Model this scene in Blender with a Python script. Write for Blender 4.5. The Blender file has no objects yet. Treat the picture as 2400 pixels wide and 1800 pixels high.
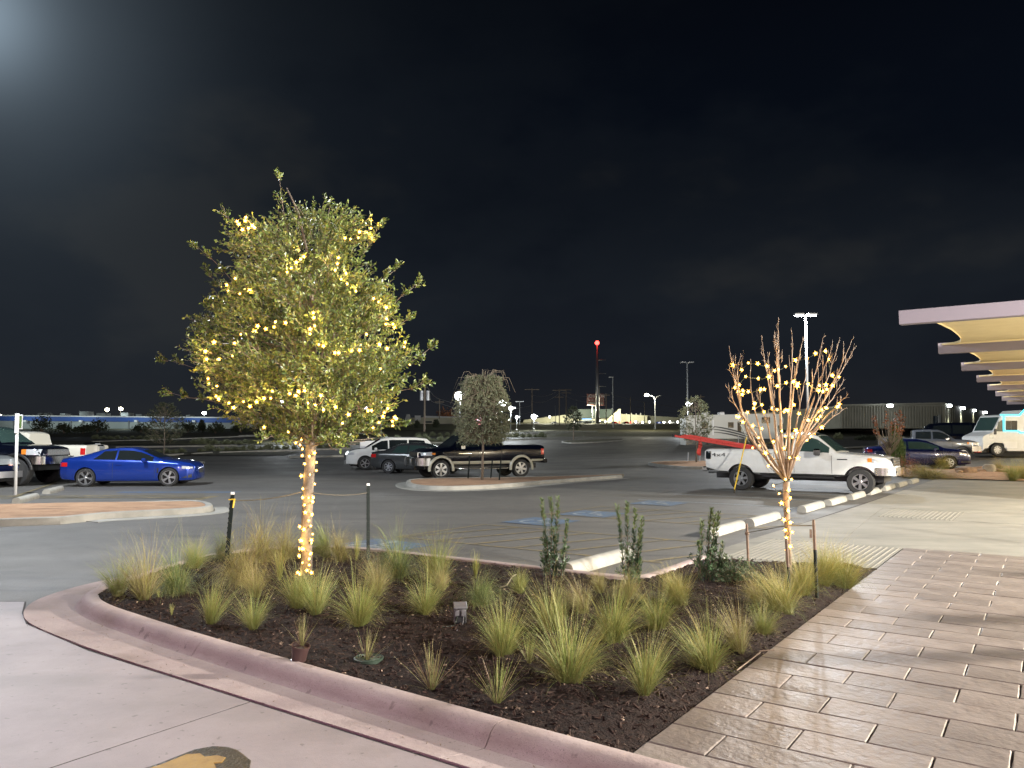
import bpy, bmesh, math, random
import numpy as np
from mathutils import Vector, Matrix
random.seed(7); rng = np.random.default_rng(7)
SC = bpy.context.scene
COL = SC.collection
R = math.radians

# ------------------------------------------------------------------ camera
F = 1800.0; TILT = math.atan(125/1800); CH = 1.75
cam = bpy.data.cameras.new('camera'); cam.sensor_width = 36; cam.lens = 27; cam.clip_end = 3000; cam.clip_start = .05
camo = bpy.data.objects.new('camera', cam); COL.objects.link(camo)
camo.location = (0, 0, CH); camo.rotation_euler = (R(90)+TILT, 0, 0)
SC.camera = camo
SC.view_settings.view_transform = 'Standard'; SC.view_settings.look = 'None'
SC.view_settings.exposure = 0; SC.view_settings.gamma = 1

# ------------------------------------------------------------------ night sky
W = bpy.data.worlds.new('World'); SC.world = W; W.use_nodes = True
nt = W.node_tree; nt.nodes.clear()
def N(t, **k):
    n = nt.nodes.new(t)
    for a, b in k.items(): setattr(n, a, b)
    return n
def Lk(a, b): nt.links.new(a, b)
out = N('ShaderNodeOutputWorld'); tc = N('ShaderNodeTexCoord')
sky = N('ShaderNodeTexSky'); sky.sky_type = 'NISHITA'; sky.sun_disc = False
sky.sun_elevation = R(0.5); sky.sun_rotation = R(200)
bsky = N('ShaderNodeBackground'); bsky.inputs[1].default_value = 0.0012; Lk(sky.outputs[0], bsky.inputs[0])
# broad glow painted into the sky in place of lamp haze, upper left
gd = Vector((-.545, .735, .425)).normalized()
dot = N('ShaderNodeVectorMath', operation='DOT_PRODUCT'); Lk(tc.outputs['Generated'], dot.inputs[0]); dot.inputs[1].default_value = gd
def ramp(stops, src, interp='EASE'):
    r = N('ShaderNodeValToRGB'); r.color_ramp.interpolation = interp
    e = r.color_ramp.elements
    while len(e) < len(stops): e.new(.5)
    for i, (p, c) in enumerate(stops): e[i].position = p; e[i].color = (*c, 1)
    Lk(src, r.inputs[0]); return r
def mth(op, a_, b_):
    m = N('ShaderNodeMath', operation=op)
    for i, v in enumerate((a_, b_)):
        if isinstance(v, (int, float)): m.inputs[i].default_value = v
        else: Lk(v, m.inputs[i])
    return m.outputs[0]
dp = mth('MAXIMUM', dot.outputs['Value'], 0.0)
gs = mth('ADD', mth('ADD', mth('MULTIPLY', mth('POWER', dp, 16.0), .012), mth('MULTIPLY', mth('POWER', dp, 90.0), .085)), mth('MULTIPLY', mth('POWER', dp, 600.0), .24))
gc = N('ShaderNodeCombineXYZ')
for i, k in enumerate((.76, .98, 1.18)): Lk(mth('MULTIPLY', gs, k), gc.inputs[i])
mp = N('ShaderNodeMapping'); mp.inputs['Scale'].default_value = (1.2, 1.2, 2.2); mp.inputs['Rotation'].default_value = (0, R(16), 0)
Lk(tc.outputs['Generated'], mp.inputs[0])
nz = N('ShaderNodeTexNoise'); nz.inputs['Scale'].default_value = 1.7; nz.inputs['Detail'].default_value = 5; nz.inputs['Roughness'].default_value = .55
Lk(mp.outputs[0], nz.inputs[0])
cl = ramp([(.40, (.0008, .0015, .0036)), (.52, (.0032, .0044, .0066)), (.66, (.0120, .0124, .0122))], nz.outputs[0])
sep = N('ShaderNodeSeparateXYZ'); Lk(tc.outputs['Generated'], sep.inputs[0])
hz = ramp([(0, (.012, .013, .014)), (.10, (.0065, .0085, .012)), (.35, (.0008, .0014, .003)), (1, (0, 0, 0))], sep.outputs[2])
dark = ramp([(.0, (1, 1, 1)), (.34, (.85, .85, .85)), (.58, (.16, .16, .18)), (1, (.1, .1, .1))], sep.outputs[2])
def addc(a, b, op='ADD'):
    m = N('ShaderNodeMix', data_type='RGBA', blend_type=op); m.inputs[0].default_value = 1
    Lk(a, m.inputs[6]); Lk(b, m.inputs[7]); return m.outputs[2]
c = addc(cl.outputs[0], dark.outputs[0], 'MULTIPLY')
c = addc(addc(c, hz.outputs[0]), gc.outputs[0])
bg = N('ShaderNodeBackground'); Lk(c, bg.inputs[0]); bg.inputs[1].default_value = 1.0
ad = N('ShaderNodeAddShader'); Lk(bsky.outputs[0], ad.inputs[0]); Lk(bg.outputs[0], ad.inputs[1]); Lk(ad.outputs[0], out.inputs[0])

# ------------------------------------------------------------------ lamp powers (each lamp is added by its own builder)
POW = dict(key=43000, lot=27000, left=13000, far=2200, wall=700, canopy=950, purple=330, seen=7500)

# ------------------------------------------------------------------ geometry helpers
def ray(px, py):
    x = (px-1200)/F; z = -(py-900)/F
    return Vector((x, math.cos(TILT)-z*math.sin(TILT), math.sin(TILT)+z*math.cos(TILT)))
def at(px, py, d):                       # point at forward distance d
    r = ray(px, py); t = d/r.y; return Vector((r.x*t, d, CH+r.z*t))
def gp(px, py, z=0.0):                   # point on a level plane
    r = ray(px, py); t = (z-CH)/r.z; return Vector((r.x*t, r.y*t, z))
LX = [0, 40, 50, 60, 80, 100, 130, 160, 200, 230, 300, 700]
LZ = [0, 0, .1, .3, .8, 1.4, 2.4, 3.4, 5, 6, 8, 18]
RX = [0, 33, 39, 48, 60, 80, 100, 130, 160, 200, 230, 300, 700]
RZ = [0, 0, .1, .45, .75, 1.1, 1.5, 2.4, 3.4, 5, 6, 8, 18]
def terr(x, y):
    a = float(np.interp(y, LX, LZ)); b = float(np.interp(y, RX, RZ))
    t = min(1, max(0, (x-3)/13)); return a+(b-a)*t
def gt(px, py):                          # pixel ray onto the rising ground
    r = ray(px, py); lo, hi = 2.0, 2.0
    while hi < 600:
        hi += .5
        if CH+r.z*hi/r.y <= terr(r.x*hi/r.y, hi): break
    lo = hi-.5
    for _ in range(20):
        m = (lo+hi)/2
        if CH+r.z*m/r.y <= terr(r.x*m/r.y, m): hi = m
        else: lo = m
    return Vector((r.x*hi/r.y, hi, terr(r.x*hi/r.y, hi)))
SA = R(35); UX, UY = math.sin(SA), math.cos(SA)
def st(a, b, z=0.0):                     # site grid: a runs along the building front, b towards it
    return Vector((a*UX+b*UY, a*UY-b*UX, z))
SROT = math.atan2(-UX, UY)               # heading of +b
AROT = math.atan2(UY, UX)                # heading of +a

SPLIT = {'window', 'headlight', 'taillight', 'turn_signal', 'door_handle', 'door_seam', 'fender_vent', 'fender_badge', 'bumper_intake', 'lower_trim', 'rear_quarter_trim', 'door_badge', 'body_crease', 'sill_line', 'wire', 'foot', 'stud', 'arm', 'cross_arm'}
class MB:
    def __init__(s): s.v = []; s.f = []; s.m = []
    def add(s, vs, fs, m=0):
        o = len(s.v); s.v += [tuple(v) for v in vs]; s.f += [tuple(i+o for i in f) for f in fs]; s.m += [m]*len(fs); return s
    def box(s, x0, x1, y0, y1, z0, z1, m=0, T=None):
        vs = [Vector(p) for p in ((x0,y0,z0),(x1,y0,z0),(x1,y1,z0),(x0,y1,z0),(x0,y0,z1),(x1,y0,z1),(x1,y1,z1),(x0,y1,z1))]
        if T is not None: vs = [T @ v for v in vs]
        return s.add(vs, [(0,3,2,1),(4,5,6,7),(0,1,5,4),(1,2,6,5),(2,3,7,6),(3,0,4,7)], m)
    def cbox(s, x0, x1, y0, y1, z0, z1, c=.01, m=0, T=None):   # box with chamfered top and side edges
        vs = []
        for z, i in ((z0, c), (z0+c, 0), (z1-c, 0), (z1, c)):
            vs += [Vector(p) for p in ((x0+i,y0+i,z),(x1-i,y0+i,z),(x1-i,y1-i,z),(x0+i,y1-i,z))]
        if T is not None: vs = [T @ v for v in vs]
        fs = [(0,3,2,1),(12,13,14,15)]
        for k in range(3):
            for j in range(4): fs.append((k*4+j, k*4+(j+1)%4, k*4+4+(j+1)%4, k*4+4+j))
        return s.add(vs, fs, m)
    def tube(s, pts, rad, n=6, m=0, cap=True):
        pts = [Vector(p) for p in pts]; k = len(pts)
        if not hasattr(rad, '__len__'): rad = [rad]*k
        vs = []; up = Vector((0, 0, 1))
        for i, p in enumerate(pts):
            t = (pts[min(i+1, k-1)]-pts[max(i-1, 0)])
            t = t.normalized() if t.length > 1e-9 else Vector((0, 0, 1))
            a = t.cross(up if abs(t.z) < .95 else Vector((1, 0, 0))).normalized(); b = t.cross(a)
            for j in range(n):
                an = 2*math.pi*j/n; vs.append(p+(a*math.cos(an)+b*math.sin(an))*rad[i])
        fs = [(i*n+j, i*n+(j+1) % n, (i+1)*n+(j+1) % n, (i+1)*n+j) for i in range(k-1) for j in range(n)]
        if cap: fs += [tuple(range(n))[::-1], tuple(range((k-1)*n, k*n))]
        return s.add(vs, fs, m)
    def lathe(s, prof, n=20, m=0, T=None, axis='z', cap=False):  # prof: (r, h)
        vs = []
        for r, h in prof:
            for j in range(n):
                an = 2*math.pi*j/n; c, q = r*math.cos(an), r*math.sin(an)
                vs.append(Vector((c, q, h)) if axis == 'z' else Vector((c, h, q)))
        if T is not None: vs = [T @ v for v in vs]
        k = len(prof)
        fs = [(i*n+j, i*n+(j+1) % n, (i+1)*n+(j+1) % n, (i+1)*n+j) for i in range(k-1) for j in range(n)]
        if cap: fs += [tuple(range(n))[::-1], tuple(range((k-1)*n, k*n))]
        return s.add(vs, fs, m)
    def ball(s, c, r, n=8, k=5, m=0, sq=1.0):
        prof = [(r*math.sin(math.pi*i/k)+1e-4, -r*sq*math.cos(math.pi*i/k)) for i in range(k+1)]
        return s.lathe(prof, n, m, Matrix.Translation(c))
    def build(s, name, mats, parent=None, smooth=False, loc=None):
        if name in SPLIT and parent is not None:
            cs = s.comps()
            if len(cs) > 1: return [c.build(name, mats, parent, smooth, loc) if len(c.f) else None for c in cs][-1] if False else s._many(cs, name, mats, parent, smooth, loc)
        return s._one(name, mats, parent, smooth, loc)
    def _many(s, cs, name, mats, parent, smooth, loc):
        o = None
        for c in cs: o = c._one(name, mats, parent, smooth, loc)
        return o
    def comps(s):
        par = list(range(len(s.v)))
        def fd(a):
            while par[a] != a: par[a] = par[par[a]]; a = par[a]
            return a
        for f in s.f:
            r = fd(f[0])
            for i in f[1:]: par[fd(i)] = r
        g = {}
        for f, m in zip(s.f, s.m): g.setdefault(fd(f[0]), []).append((f, m))
        out = []
        for k, l in g.items():
            ids = {}; c = MB()
            for f, m in l:
                for i in f:
                    if i not in ids: ids[i] = len(c.v); c.v.append(s.v[i])
                c.f.append(tuple(ids[i] for i in f)); c.m.append(m)
            out.append(c)
        return out
    def _one(s, name, mats, parent=None, smooth=False, loc=None):
        me = bpy.data.meshes.new(name); me.from_pydata(s.v, [], s.f)
        for mt in (mats if isinstance(mats, (list, tuple)) else [mats]): me.materials.append(mt)
        if any(s.m): me.polygons.foreach_set('material_index', s.m)
        me.update()
        if smooth:
            me.shade_smooth()
            if smooth is not True: me.set_sharp_from_angle(angle=R(smooth))
        return link(name, me, parent, loc)
def link(name, me, parent=None, loc=None):
    o = bpy.data.objects.new(name, me); COL.objects.link(o)
    if parent is not None: o.parent = parent
    if loc is not None: o.location = loc
    return o
def tag(o, label=None, cat=None, group=None, kind=None):
    if label: o['label'] = label
    if cat: o['category'] = cat
    if group: o['group'] = group
    if kind: o['kind'] = kind
    return o
def thing(name, label, cat, loc=(0, 0, 0), rz=0, group=None, scale=1):
    o = bpy.data.objects.new(name, None); COL.objects.link(o); o.location = loc; o.rotation_euler = (0, 0, rz)
    o.scale = (scale,)*3; o.empty_display_size = .2
    return tag(o, label, cat, group)
def struct(name, loc=(0, 0, 0)):
    o = bpy.data.objects.new(name, None); COL.objects.link(o); o.location = loc; o['kind'] = 'structure'; return o
def copy_tree(o, kids, parent=None):
    c = o.copy(); COL.objects.link(c); c.parent = parent
    for ch in kids.get(o.name, []): copy_tree(ch, kids, c)
    return c
def kids_map():
    k = {}
    for o in bpy.data.objects:
        if o.parent: k.setdefault(o.parent.name, []).append(o)
    return k
def lamp(kind, loc, power, color, parent=None, size=.15, aim=None, spot=None, name='lamp_light', sy=None):
    d = bpy.data.lights.new(name, kind); d.energy = power; d.color = color
    if kind == 'AREA':
        d.size = size
        if sy: d.shape = 'RECTANGLE'; d.size_y = sy
    else: d.shadow_soft_size = size
    if kind == 'SPOT': d.spot_size = R(spot or 120); d.spot_blend = .6
    o = bpy.data.objects.new(name, d); COL.objects.link(o); o.location = loc
    if aim is not None: o.rotation_euler = (Vector(aim)-Vector(loc)).to_track_quat('-Z', 'Y').to_euler()
    if parent is not None:
        o.parent = parent; o.matrix_parent_inverse = Matrix.Translation(parent.location).inverted() if False else parent.matrix_basis.inverted()
    return o

# ------------------------------------------------------------------ materials
def mat(name, col=(.5, .5, .5), rough=.6, metal=0, coat=0, spec=.5, emit=None, es=0, noise=None, bump=None, col2=None, coords='Object', trans=0, sheen=0, rnd=0, detail=4, thr=(.35, .65), rough2=None, ior=None):
    m = bpy.data.materials.new(name); m.use_nodes = True; t = m.node_tree; b = t.nodes['Principled BSDF']
    b.inputs['Base Color'].default_value = (*col, 1); b.inputs['Roughness'].default_value = rough; b.inputs['Metallic'].default_value = metal
    b.inputs['Coat Weight'].default_value = coat; b.inputs['Coat Roughness'].default_value = .04; b.inputs['Specular IOR Level'].default_value = spec
    if emit: b.inputs['Emission Color'].default_value = (*emit, 1); b.inputs['Emission Strength'].default_value = es
    if trans: b.inputs['Transmission Weight'].default_value = trans
    co = None
    if noise or bump:
        co = t.nodes.new('ShaderNodeTexCoord').outputs[coords]
    colsock = None
    if noise and col2 is not None:
        n = t.nodes.new('ShaderNodeTexNoise'); n.inputs['Scale'].default_value = noise; n.inputs['Detail'].default_value = detail; n.inputs['Roughness'].default_value = .65
        t.links.new(co, n.inputs[0])
        r = t.nodes.new('ShaderNodeValToRGB'); r.color_ramp.elements[0].position = thr[0]; r.color_ramp.elements[1].position = thr[1]
        r.color_ramp.elements[0].color = (*col, 1); r.color_ramp.elements[1].color = (*col2, 1)
        t.links.new(n.outputs[0], r.inputs[0]); colsock = r.outputs[0]
        if rough2 is not None:
            mr = t.nodes.new('ShaderNodeMapRange'); mr.inputs[1].default_value = thr[0]; mr.inputs[2].default_value = thr[1]
            mr.inputs[3].default_value = rough; mr.inputs[4].default_value = rough2
            t.links.new(n.outputs[0], mr.inputs[0]); t.links.new(mr.outputs[0], b.inputs['Roughness'])
    if rnd:
        oi = t.nodes.new('ShaderNodeObjectInfo'); hs = t.nodes.new('ShaderNodeHueSaturation')
        mr = t.nodes.new('ShaderNodeMapRange'); mr.inputs[3].default_value = 1-rnd; mr.inputs[4].default_value = 1+rnd
        t.links.new(oi.outputs['Random'], mr.inputs[0]); t.links.new(mr.outputs[0], hs.inputs['Value'])
        if colsock: t.links.new(colsock, hs.inputs['Color'])
        else: hs.inputs['Color'].default_value = (*col, 1)
        colsock = hs.outputs[0]
    if colsock: t.links.new(colsock, b.inputs['Base Color'])
    if bump:
        prev = None
        for sc_, st_, di in (bump if isinstance(bump[0], tuple) else [bump]):
            n = t.nodes.new('ShaderNodeTexNoise'); n.inputs['Scale'].default_value = sc_; n.inputs['Detail'].default_value = 6
            t.links.new(co, n.inputs[0])
            bn = t.nodes.new('ShaderNodeBump'); bn.inputs['Strength'].default_value = st_; bn.inputs['Distance'].default_value = di
            t.links.new(n.outputs[0], bn.inputs['Height'])
            if prev: t.links.new(prev, bn.inputs['Normal'])
            prev = bn.outputs[0]
        t.links.new(prev, b.inputs['Normal'])
    return m
def mixin(m, scale, thr, col, stretch=(1, 1, 1), coords='Object', fac=1.0, detail=5):
    """second layer of colour (stains, wear) over a material"""
    t = m.node_tree; b = t.nodes['Principled BSDF']; s = b.inputs['Base Color']
    co = t.nodes.new('ShaderNodeTexCoord').outputs[coords]; mpn = t.nodes.new('ShaderNodeMapping'); mpn.inputs['Scale'].default_value = stretch
    t.links.new(co, mpn.inputs[0])
    n = t.nodes.new('ShaderNodeTexNoise'); n.inputs['Scale'].default_value = scale; n.inputs['Detail'].default_value = detail
    t.links.new(mpn.outputs[0], n.inputs[0])
    mr = t.nodes.new('ShaderNodeMapRange'); mr.inputs[1].default_value = thr[0]; mr.inputs[2].default_value = thr[1]; mr.inputs[4].default_value = fac
    t.links.new(n.outputs[0], mr.inputs[0])
    mx = t.nodes.new('ShaderNodeMix'); mx.data_type = 'RGBA'; t.links.new(mr.outputs[0], mx.inputs[0])
    if s.is_linked: t.links.new(s.links[0].from_socket, mx.inputs[6])
    else: mx.inputs[6].default_value = s.default_value
    mx.inputs[7].default_value = (*col, 1); t.links.new(mx.outputs[2], s); return m

M = {}
M['asphalt'] = mat('asphalt', (.084, .080, .073), .74, noise=.35, col2=(.120, .113, .103), bump=((38, .5, .012), (220, .35, .006)), detail=8, rough2=.6)
mixin(M['asphalt'], .16, (.45, .75), (.058, .056, .054), (.35, 1.6, 1), fac=.8)
mixin(M['asphalt'], .9, (.62, .70), (.042, .041, .041), (.25, 1.5, 1), fac=.55)
mixin(M['asphalt'], 2.6, (.66, .72), (.040, .039, .038), (1, 1, 1), fac=.5)
mixin(M['asphalt'], 160, (.56, .75), (.19, .185, .175), fac=.55, detail=2)
M['field'] = mat('dry_field', (.040, .040, .018), .9, noise=.3, col2=(.075, .070, .032), bump=(2, .8, .3), detail=8)
M['concrete'] = mat('concrete', (.235, .196, .200), .62, noise=.9, col2=(.315, .268, .272), bump=((14, .25, .01), (160, .3, .003)), detail=9)
mixin(M['concrete'], 2.2, (.52, .78), (.16, .135, .12), (1, 1, 1), fac=.45)
mixin(M['concrete'], .55, (.50, .68), (.17, .150, .145), (.6, 1.8, 1), fac=.6)
mixin(M['concrete'], 18, (.68, .72), (.09, .08, .075), (1, 1, 1), fac=.5, detail=2)
mixin(M['concrete'], 240, (.62, .75), (.12, .10, .095), fac=.5, detail=1)
M['walk'] = mat('walk_concrete', (.165, .158, .135), .75, spec=.3, noise=.5, col2=(.235, .222, .19), bump=((16, .3, .01), (160, .3, .003)), detail=9, rough2=.66)
mixin(M['walk'], 1.1, (.5, .75), (.115, .108, .095), (.5, 2.4, 1), fac=.6)
M['kerb'] = mat('kerb_concrete', (.315, .245, .240), .8, spec=.3, noise=1.6, col2=(.40, .325, .31), bump=((25, .35, .012), (180, .4, .003)), detail=9)
mixin(M['kerb'], 1.4, (.50, .72), (.19, .14, .11), (1, 1, 1), fac=.5)
mixin(M['kerb'], .8, (.52, .66), (.17, .125, .11), (1, 1, 3), fac=.5)
mixin(M['kerb'], 9, (.66, .71), (.11, .085, .08), (1, 1, 1), fac=.5, detail=3)
mixin(M['kerb'], 120, (.60, .72), (.13, .10, .09), fac=.6, detail=2)
M['kerb_far'] = mat('pale_kerb', (.23, .225, .20), .75, noise=2, col2=(.31, .30, .27), bump=(20, .3, .01))
mixin(M['kerb_far'], .9, (.52, .75), (.15, .145, .13), fac=.6)
M['joint'] = mat('joint_dark', (.05, .042, .04), .9)
M['paver'] = mat('stamped_concrete', (.152, .124, .110), .36, noise=3.2, col2=(.218, .182, .160), bump=((5.5, .4, .03), (22, .35, .010), (110, .5, .003)), detail=9, rnd=.16, rough2=.52, coords='Object')
mixin(M['paver'], 1.4, (.48, .72), (.085, .064, .055), (1, 1, 1), fac=.7)
M['paver_edge'] = mat('stamped_edge', (.24, .2, .17), .4)
M['mulch'] = mat('mulch', (.009, .005, .0045), .95, spec=.2, noise=22, col2=(.026, .0145, .011), bump=((60, 1, .03), (14, .8, .04)), detail=9)
mixin(M['mulch'], 90, (.60, .72), (.06, .04, .028), fac=.6, detail=3)
M['chip'] = mat('bark_chip', (.016, .009, .0075), .9, spec=.25, noise=30, col2=(.048, .028, .020))
M['chip2'] = mat('pale_chip', (.20, .14, .10), .8)
M['gravel'] = mat('decomposed_granite', (.26, .15, .085), .95, noise=3, col2=(.36, .22, .13), bump=((50, .8, .02), (9, .5, .03)), detail=9)
mixin(M['gravel'], 1.6, (.56, .72), (.14, .075, .045), (.5, 1.5, 1), fac=.7)
M['paint_y'] = mat('faded_yellow_paint', (.20, .155, .07), .7, noise=5, col2=(.09, .083, .068), detail=8, thr=(.42, .66))
M['paint_w'] = mat('worn_white_paint', (.30, .34, .38), .7, noise=14, col2=(.13, .15, .17), detail=7)
M['paint_b'] = mat('blue_marking_paint', (.06, .115, .20), .7, noise=6, col2=(.085, .095, .11), detail=8, thr=(.4, .62))
M['tar'] = mat('black_tar', (.012, .012, .013), .35, bump=(60, .5, .01))
M['pad_y'] = mat('thick_yellow_paint', (.33, .20, .045), .6, noise=12, col2=(.24, .14, .035), bump=(40, .5, .005))
M['bark'] = mat('grey_bark', (.13, .105, .08), .85, noise=30, col2=(.22, .18, .145), bump=((45, .9, .01),))
M['twig'] = mat('pale_twig', (.22, .18, .13), .8)
M['bark_red'] = mat('smooth_brown_bark', (.155, .105, .072), .55, noise=22, col2=(.25, .18, .125), bump=(50, .5, .004))
M['leaf_a'] = mat('leaf_olive', (.135, .190, .042), .36, spec=.6)
M['leaf_b'] = mat('leaf_dark', (.058, .092, .026), .40, spec=.6)
M['leaf_c'] = mat('leaf_yellowish', (.23, .25, .055), .42)
for k in ('leaf_a', 'leaf_b', 'leaf_c'):
    M[k].node_tree.nodes['Principled BSDF'].inputs['Subsurface Weight'].default_value = 0
M['leaf_far'] = mat('leaf_greygreen', (.15, .165, .095), .7)
M['leaf_fardark'] = mat('leaf_far_dark', (.045, .055, .030), .8)
M['leaf_red'] = mat('leaf_dead_red', (.26, .10, .045), .6)
M['leaf_dk'] = mat('podocarpus_leaf', (.045, .090, .035), .4, spec=.6)
M['leaf_dk2'] = mat('podocarpus_new_leaf', (.14, .19, .06), .4)
M['conifer'] = mat('conifer_green', (.07, .12, .025), .7)
def grassmat(name, low, mid, top):
    m = mat(name, low, .55); t = m.node_tree; b = t.nodes['Principled BSDF']
    tcn = t.nodes.new('ShaderNodeTexCoord'); sp = t.nodes.new('ShaderNodeSeparateXYZ'); t.links.new(tcn.outputs['Object'], sp.inputs[0])
    r = t.nodes.new('ShaderNodeValToRGB'); e = r.color_ramp.elements; e.new(.5)
    for i, (p, c_) in enumerate(((0, low), (.26, mid), (.55, top))): e[i].position = p; e[i].color = (*c_, 1)
    t.links.new(sp.outputs[2], r.inputs[0]); t.links.new(r.outputs[0], b.inputs['Base Color']); return m
M['g_green'] = grassmat('grass_green', (.13, .165, .040), (.20, .26, .055), (.31, .34, .10))
M['g_dark'] = grassmat('grass_darkgreen', (.07, .10, .035), (.11, .16, .05), (.24, .27, .10))
M['g_straw'] = grassmat('grass_straw', (.16, .16, .05), (.29, .265, .10), (.42, .36, .17))
M['g_gold'] = grassmat('grass_gold', (.20, .175, .045), (.36, .31, .08), (.48, .41, .14))
M['g_brown'] = grassmat('grass_brown', (.13, .085, .045), (.24, .16, .085), (.38, .28, .17))
M['steel'] = mat('galvanised_steel', (.42, .42, .44), .45, .8)
M['pole_metal'] = mat('pole_paint', (.30, .31, .32), .45, .5)
M['green_steel'] = mat('dark_green_steel', (.006, .010, .009), .7, 0, spec=.2)
M['post_tip'] = mat('white_post_paint', (.62, .62, .60), .6)
M['wood'] = mat('utility_wood', (.16, .125, .095), .85, noise=8, col2=(.22, .18, .14))
M['stake'] = mat('weathered_stake', (.13, .085, .06), .85, noise=20, col2=(.20, .14, .10))
M['twine'] = mat('tie_strap', (.10, .085, .06), .8)
M['cable'] = mat('dark_green_cable', (.012, .02, .012), .5)
M['plastic_brown'] = mat('brown_nursery_plastic', (.055, .030, .028), .35)
M['soil'] = mat('potting_soil', (.03, .02, .014), .95)
M['valve'] = mat('green_valve_plastic', (.022, .040, .024), .6, bump=(70, .4, .004))
M['boxgrey'] = mat('grey_outlet_plastic', (.12, .115, .12), .45)
M['black'] = mat('black_plastic', (.012, .012, .013), .5)
M['rubber'] = mat('tyre_rubber', (.018, .018, .018), .8, bump=(60, .3, .003))
M['chrome'] = mat('chrome', (.75, .76, .78), .12, 1)
M['alloy'] = mat('alloy_wheel', (.55, .56, .58), .28, .9)
M['glass'] = mat('car_glass', (.010, .013, .014), .04, spec=.8)
M['glass_green'] = mat('car_glass_green', (.03, .055, .05), .05, spec=.8)
M['lens'] = mat('headlamp_lens', (.55, .57, .6), .08, .3, coat=1)
M['amber'] = mat('amber_lens', (.70, .22, .03), .15, coat=1)
M['red'] = mat('red_lens', (.45, .012, .012), .15, coat=1)
M['redlit'] = mat('lit_red_lens', (.45, .012, .012), .3, emit=(1, .05, .03), es=3)
M['white_paint'] = mat('white_car_paint', (.66, .67, .66), .25, coat=.6, noise=3, col2=(.60, .60, .58))
M['blue_paint'] = mat('blue_metallic_paint', (.008, .036, .26), .24, .45, coat=1)
M['black_paint'] = mat('black_blue_paint', (.002, .003, .008), .15, coat=.45, spec=.35)
M['navy_paint'] = mat('navy_paint', (.006, .012, .075), .22, .3, coat=.8)
M['grey_paint'] = mat('dark_grey_paint', (.045, .048, .050), .25, .3, coat=.9)
M['steel_paint'] = mat('steel_grey_paint', (.10, .11, .13), .28, .4, coat=.9)
M['silver_paint'] = mat('silver_paint', (.36, .38, .38), .28, .5, coat=.9)
M['tan_trim'] = mat('tan_trim_paint', (.33, .31, .24), .35, coat=.5)
M['cream_paint'] = mat('cream_white_paint', (.60, .58, .50), .28, coat=.7)
M['seam'] = mat('panel_gap', (.02, .02, .02), .8)
M['ladder'] = mat('red_fibreglass', (.55, .045, .03), .45)
M['yellow'] = mat('yellow_plastic', (.75, .52, .05), .45)
M['white'] = mat('white_enamel', (.7, .7, .7), .4)
M['rock'] = mat('brown_sandstone', (.20, .13, .085), .85, noise=3, col2=(.32, .22, .15), bump=(8, .7, .06))
M['rock_g'] = mat('pale_limestone', (.26, .235, .19), .85, noise=3, col2=(.36, .33, .27), bump=(8, .7, .06))
M['bulb'] = mat('bulb_glow', (.9, .6, .2), .4, emit=(1, .70, .20), es=9)
M['bulb_glare'] = mat('bulb_glare_petal', (.9, .55, .12), .4, emit=(1, .46, .04), es=3.2)  # emission of the petals that stand in for bulb glare
M['lamp_w'] = mat('lit_lamp_white', (.9, .9, .9), .4, emit=(.93, .97, 1), es=60)
M['lamp_far'] = mat('lit_far_lamp', (.9, .9, .9), .4, emit=(.93, .98, 1), es=26)
M['lamp_warm'] = mat('lit_warm_lamp', (.9, .9, .8), .4, emit=(1, .93, .66), es=20)
M['lamp_red'] = mat('lit_red_beacon', (.9, .1, .1), .4, emit=(1, .04, .03), es=12)
M['neon'] = mat('cyan_neon', (.1, .7, .8), .4, emit=(.03, .75, 1), es=2.6)
M['neon_p'] = mat('purple_neon', (.8, .3, .9), .4, emit=(1, .28, .75), es=6)
def wpart(mb, name, mats, parent=None, smooth=False):
    """a part whose mesh is given in world coordinates"""
    o = mb.build(name, mats, parent, smooth)
    if parent is not None: o.matrix_parent_inverse = parent.matrix_basis.inverted()
    return o
def drape(name, P, mat_, nx=8, ny=8, dz=.01, parent=None, kind='structure'):
    """four ground corners -> a grid laid over the rising ground"""
    vs = []; fs = []
    for i in range(ny+1):
        for j in range(nx+1):
            u, v = j/nx, i/ny
            x = (P[0][0]*(1-u)+P[1][0]*u)*(1-v)+(P[3][0]*(1-u)+P[2][0]*u)*v
            y = (P[0][1]*(1-u)+P[1][1]*u)*(1-v)+(P[3][1]*(1-u)+P[2][1]*u)*v
            vs.append((x, y, terr(x, y)+dz))
    for i in range(ny):
        for j in range(nx):
            a = i*(nx+1)+j; fs.append((a, a+1, a+nx+2, a+nx+1))
    m = MB().add(vs, fs); o = wpart(m, name, mat_, parent, True)
    if kind and parent is None: o['kind'] = kind
    return o
def grid_sheet(name, xs, ys, mat_):
    vs = [(x, y, terr(x, y)) for y in ys for x in xs]; n = len(xs)
    fs = [(i*n+j, i*n+j+1, (i+1)*n+j+1, (i+1)*n+j) for i in range(len(ys)-1) for j in range(n-1)]
    o = MB().add(vs, fs).build(name, mat_, None, True); o['kind'] = 'structure'; return o
xs = [-330, -200, -120, -80, -60, -40, -25, -15, -8, -3, 0, 3, 4.3, 5.6, 6.9, 8.2, 9.5, 10.8, 12.1, 13.4, 14.7, 16, 20, 26, 34, 45, 60, 80, 110, 160, 250, 400]
grid_sheet('ground', xs, [-80, -40, -15, -5, 0, 5, 10, 15, 20, 25, 30, 33, 36, 39, 40, 44, 48, 50, 55, 60, 70, 80, 90, 100, 112], M['asphalt'])
grid_sheet('field', xs, [112, 120, 130, 145, 160, 180, 200, 215, 230, 260, 300, 400, 700], M['field'])

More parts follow.
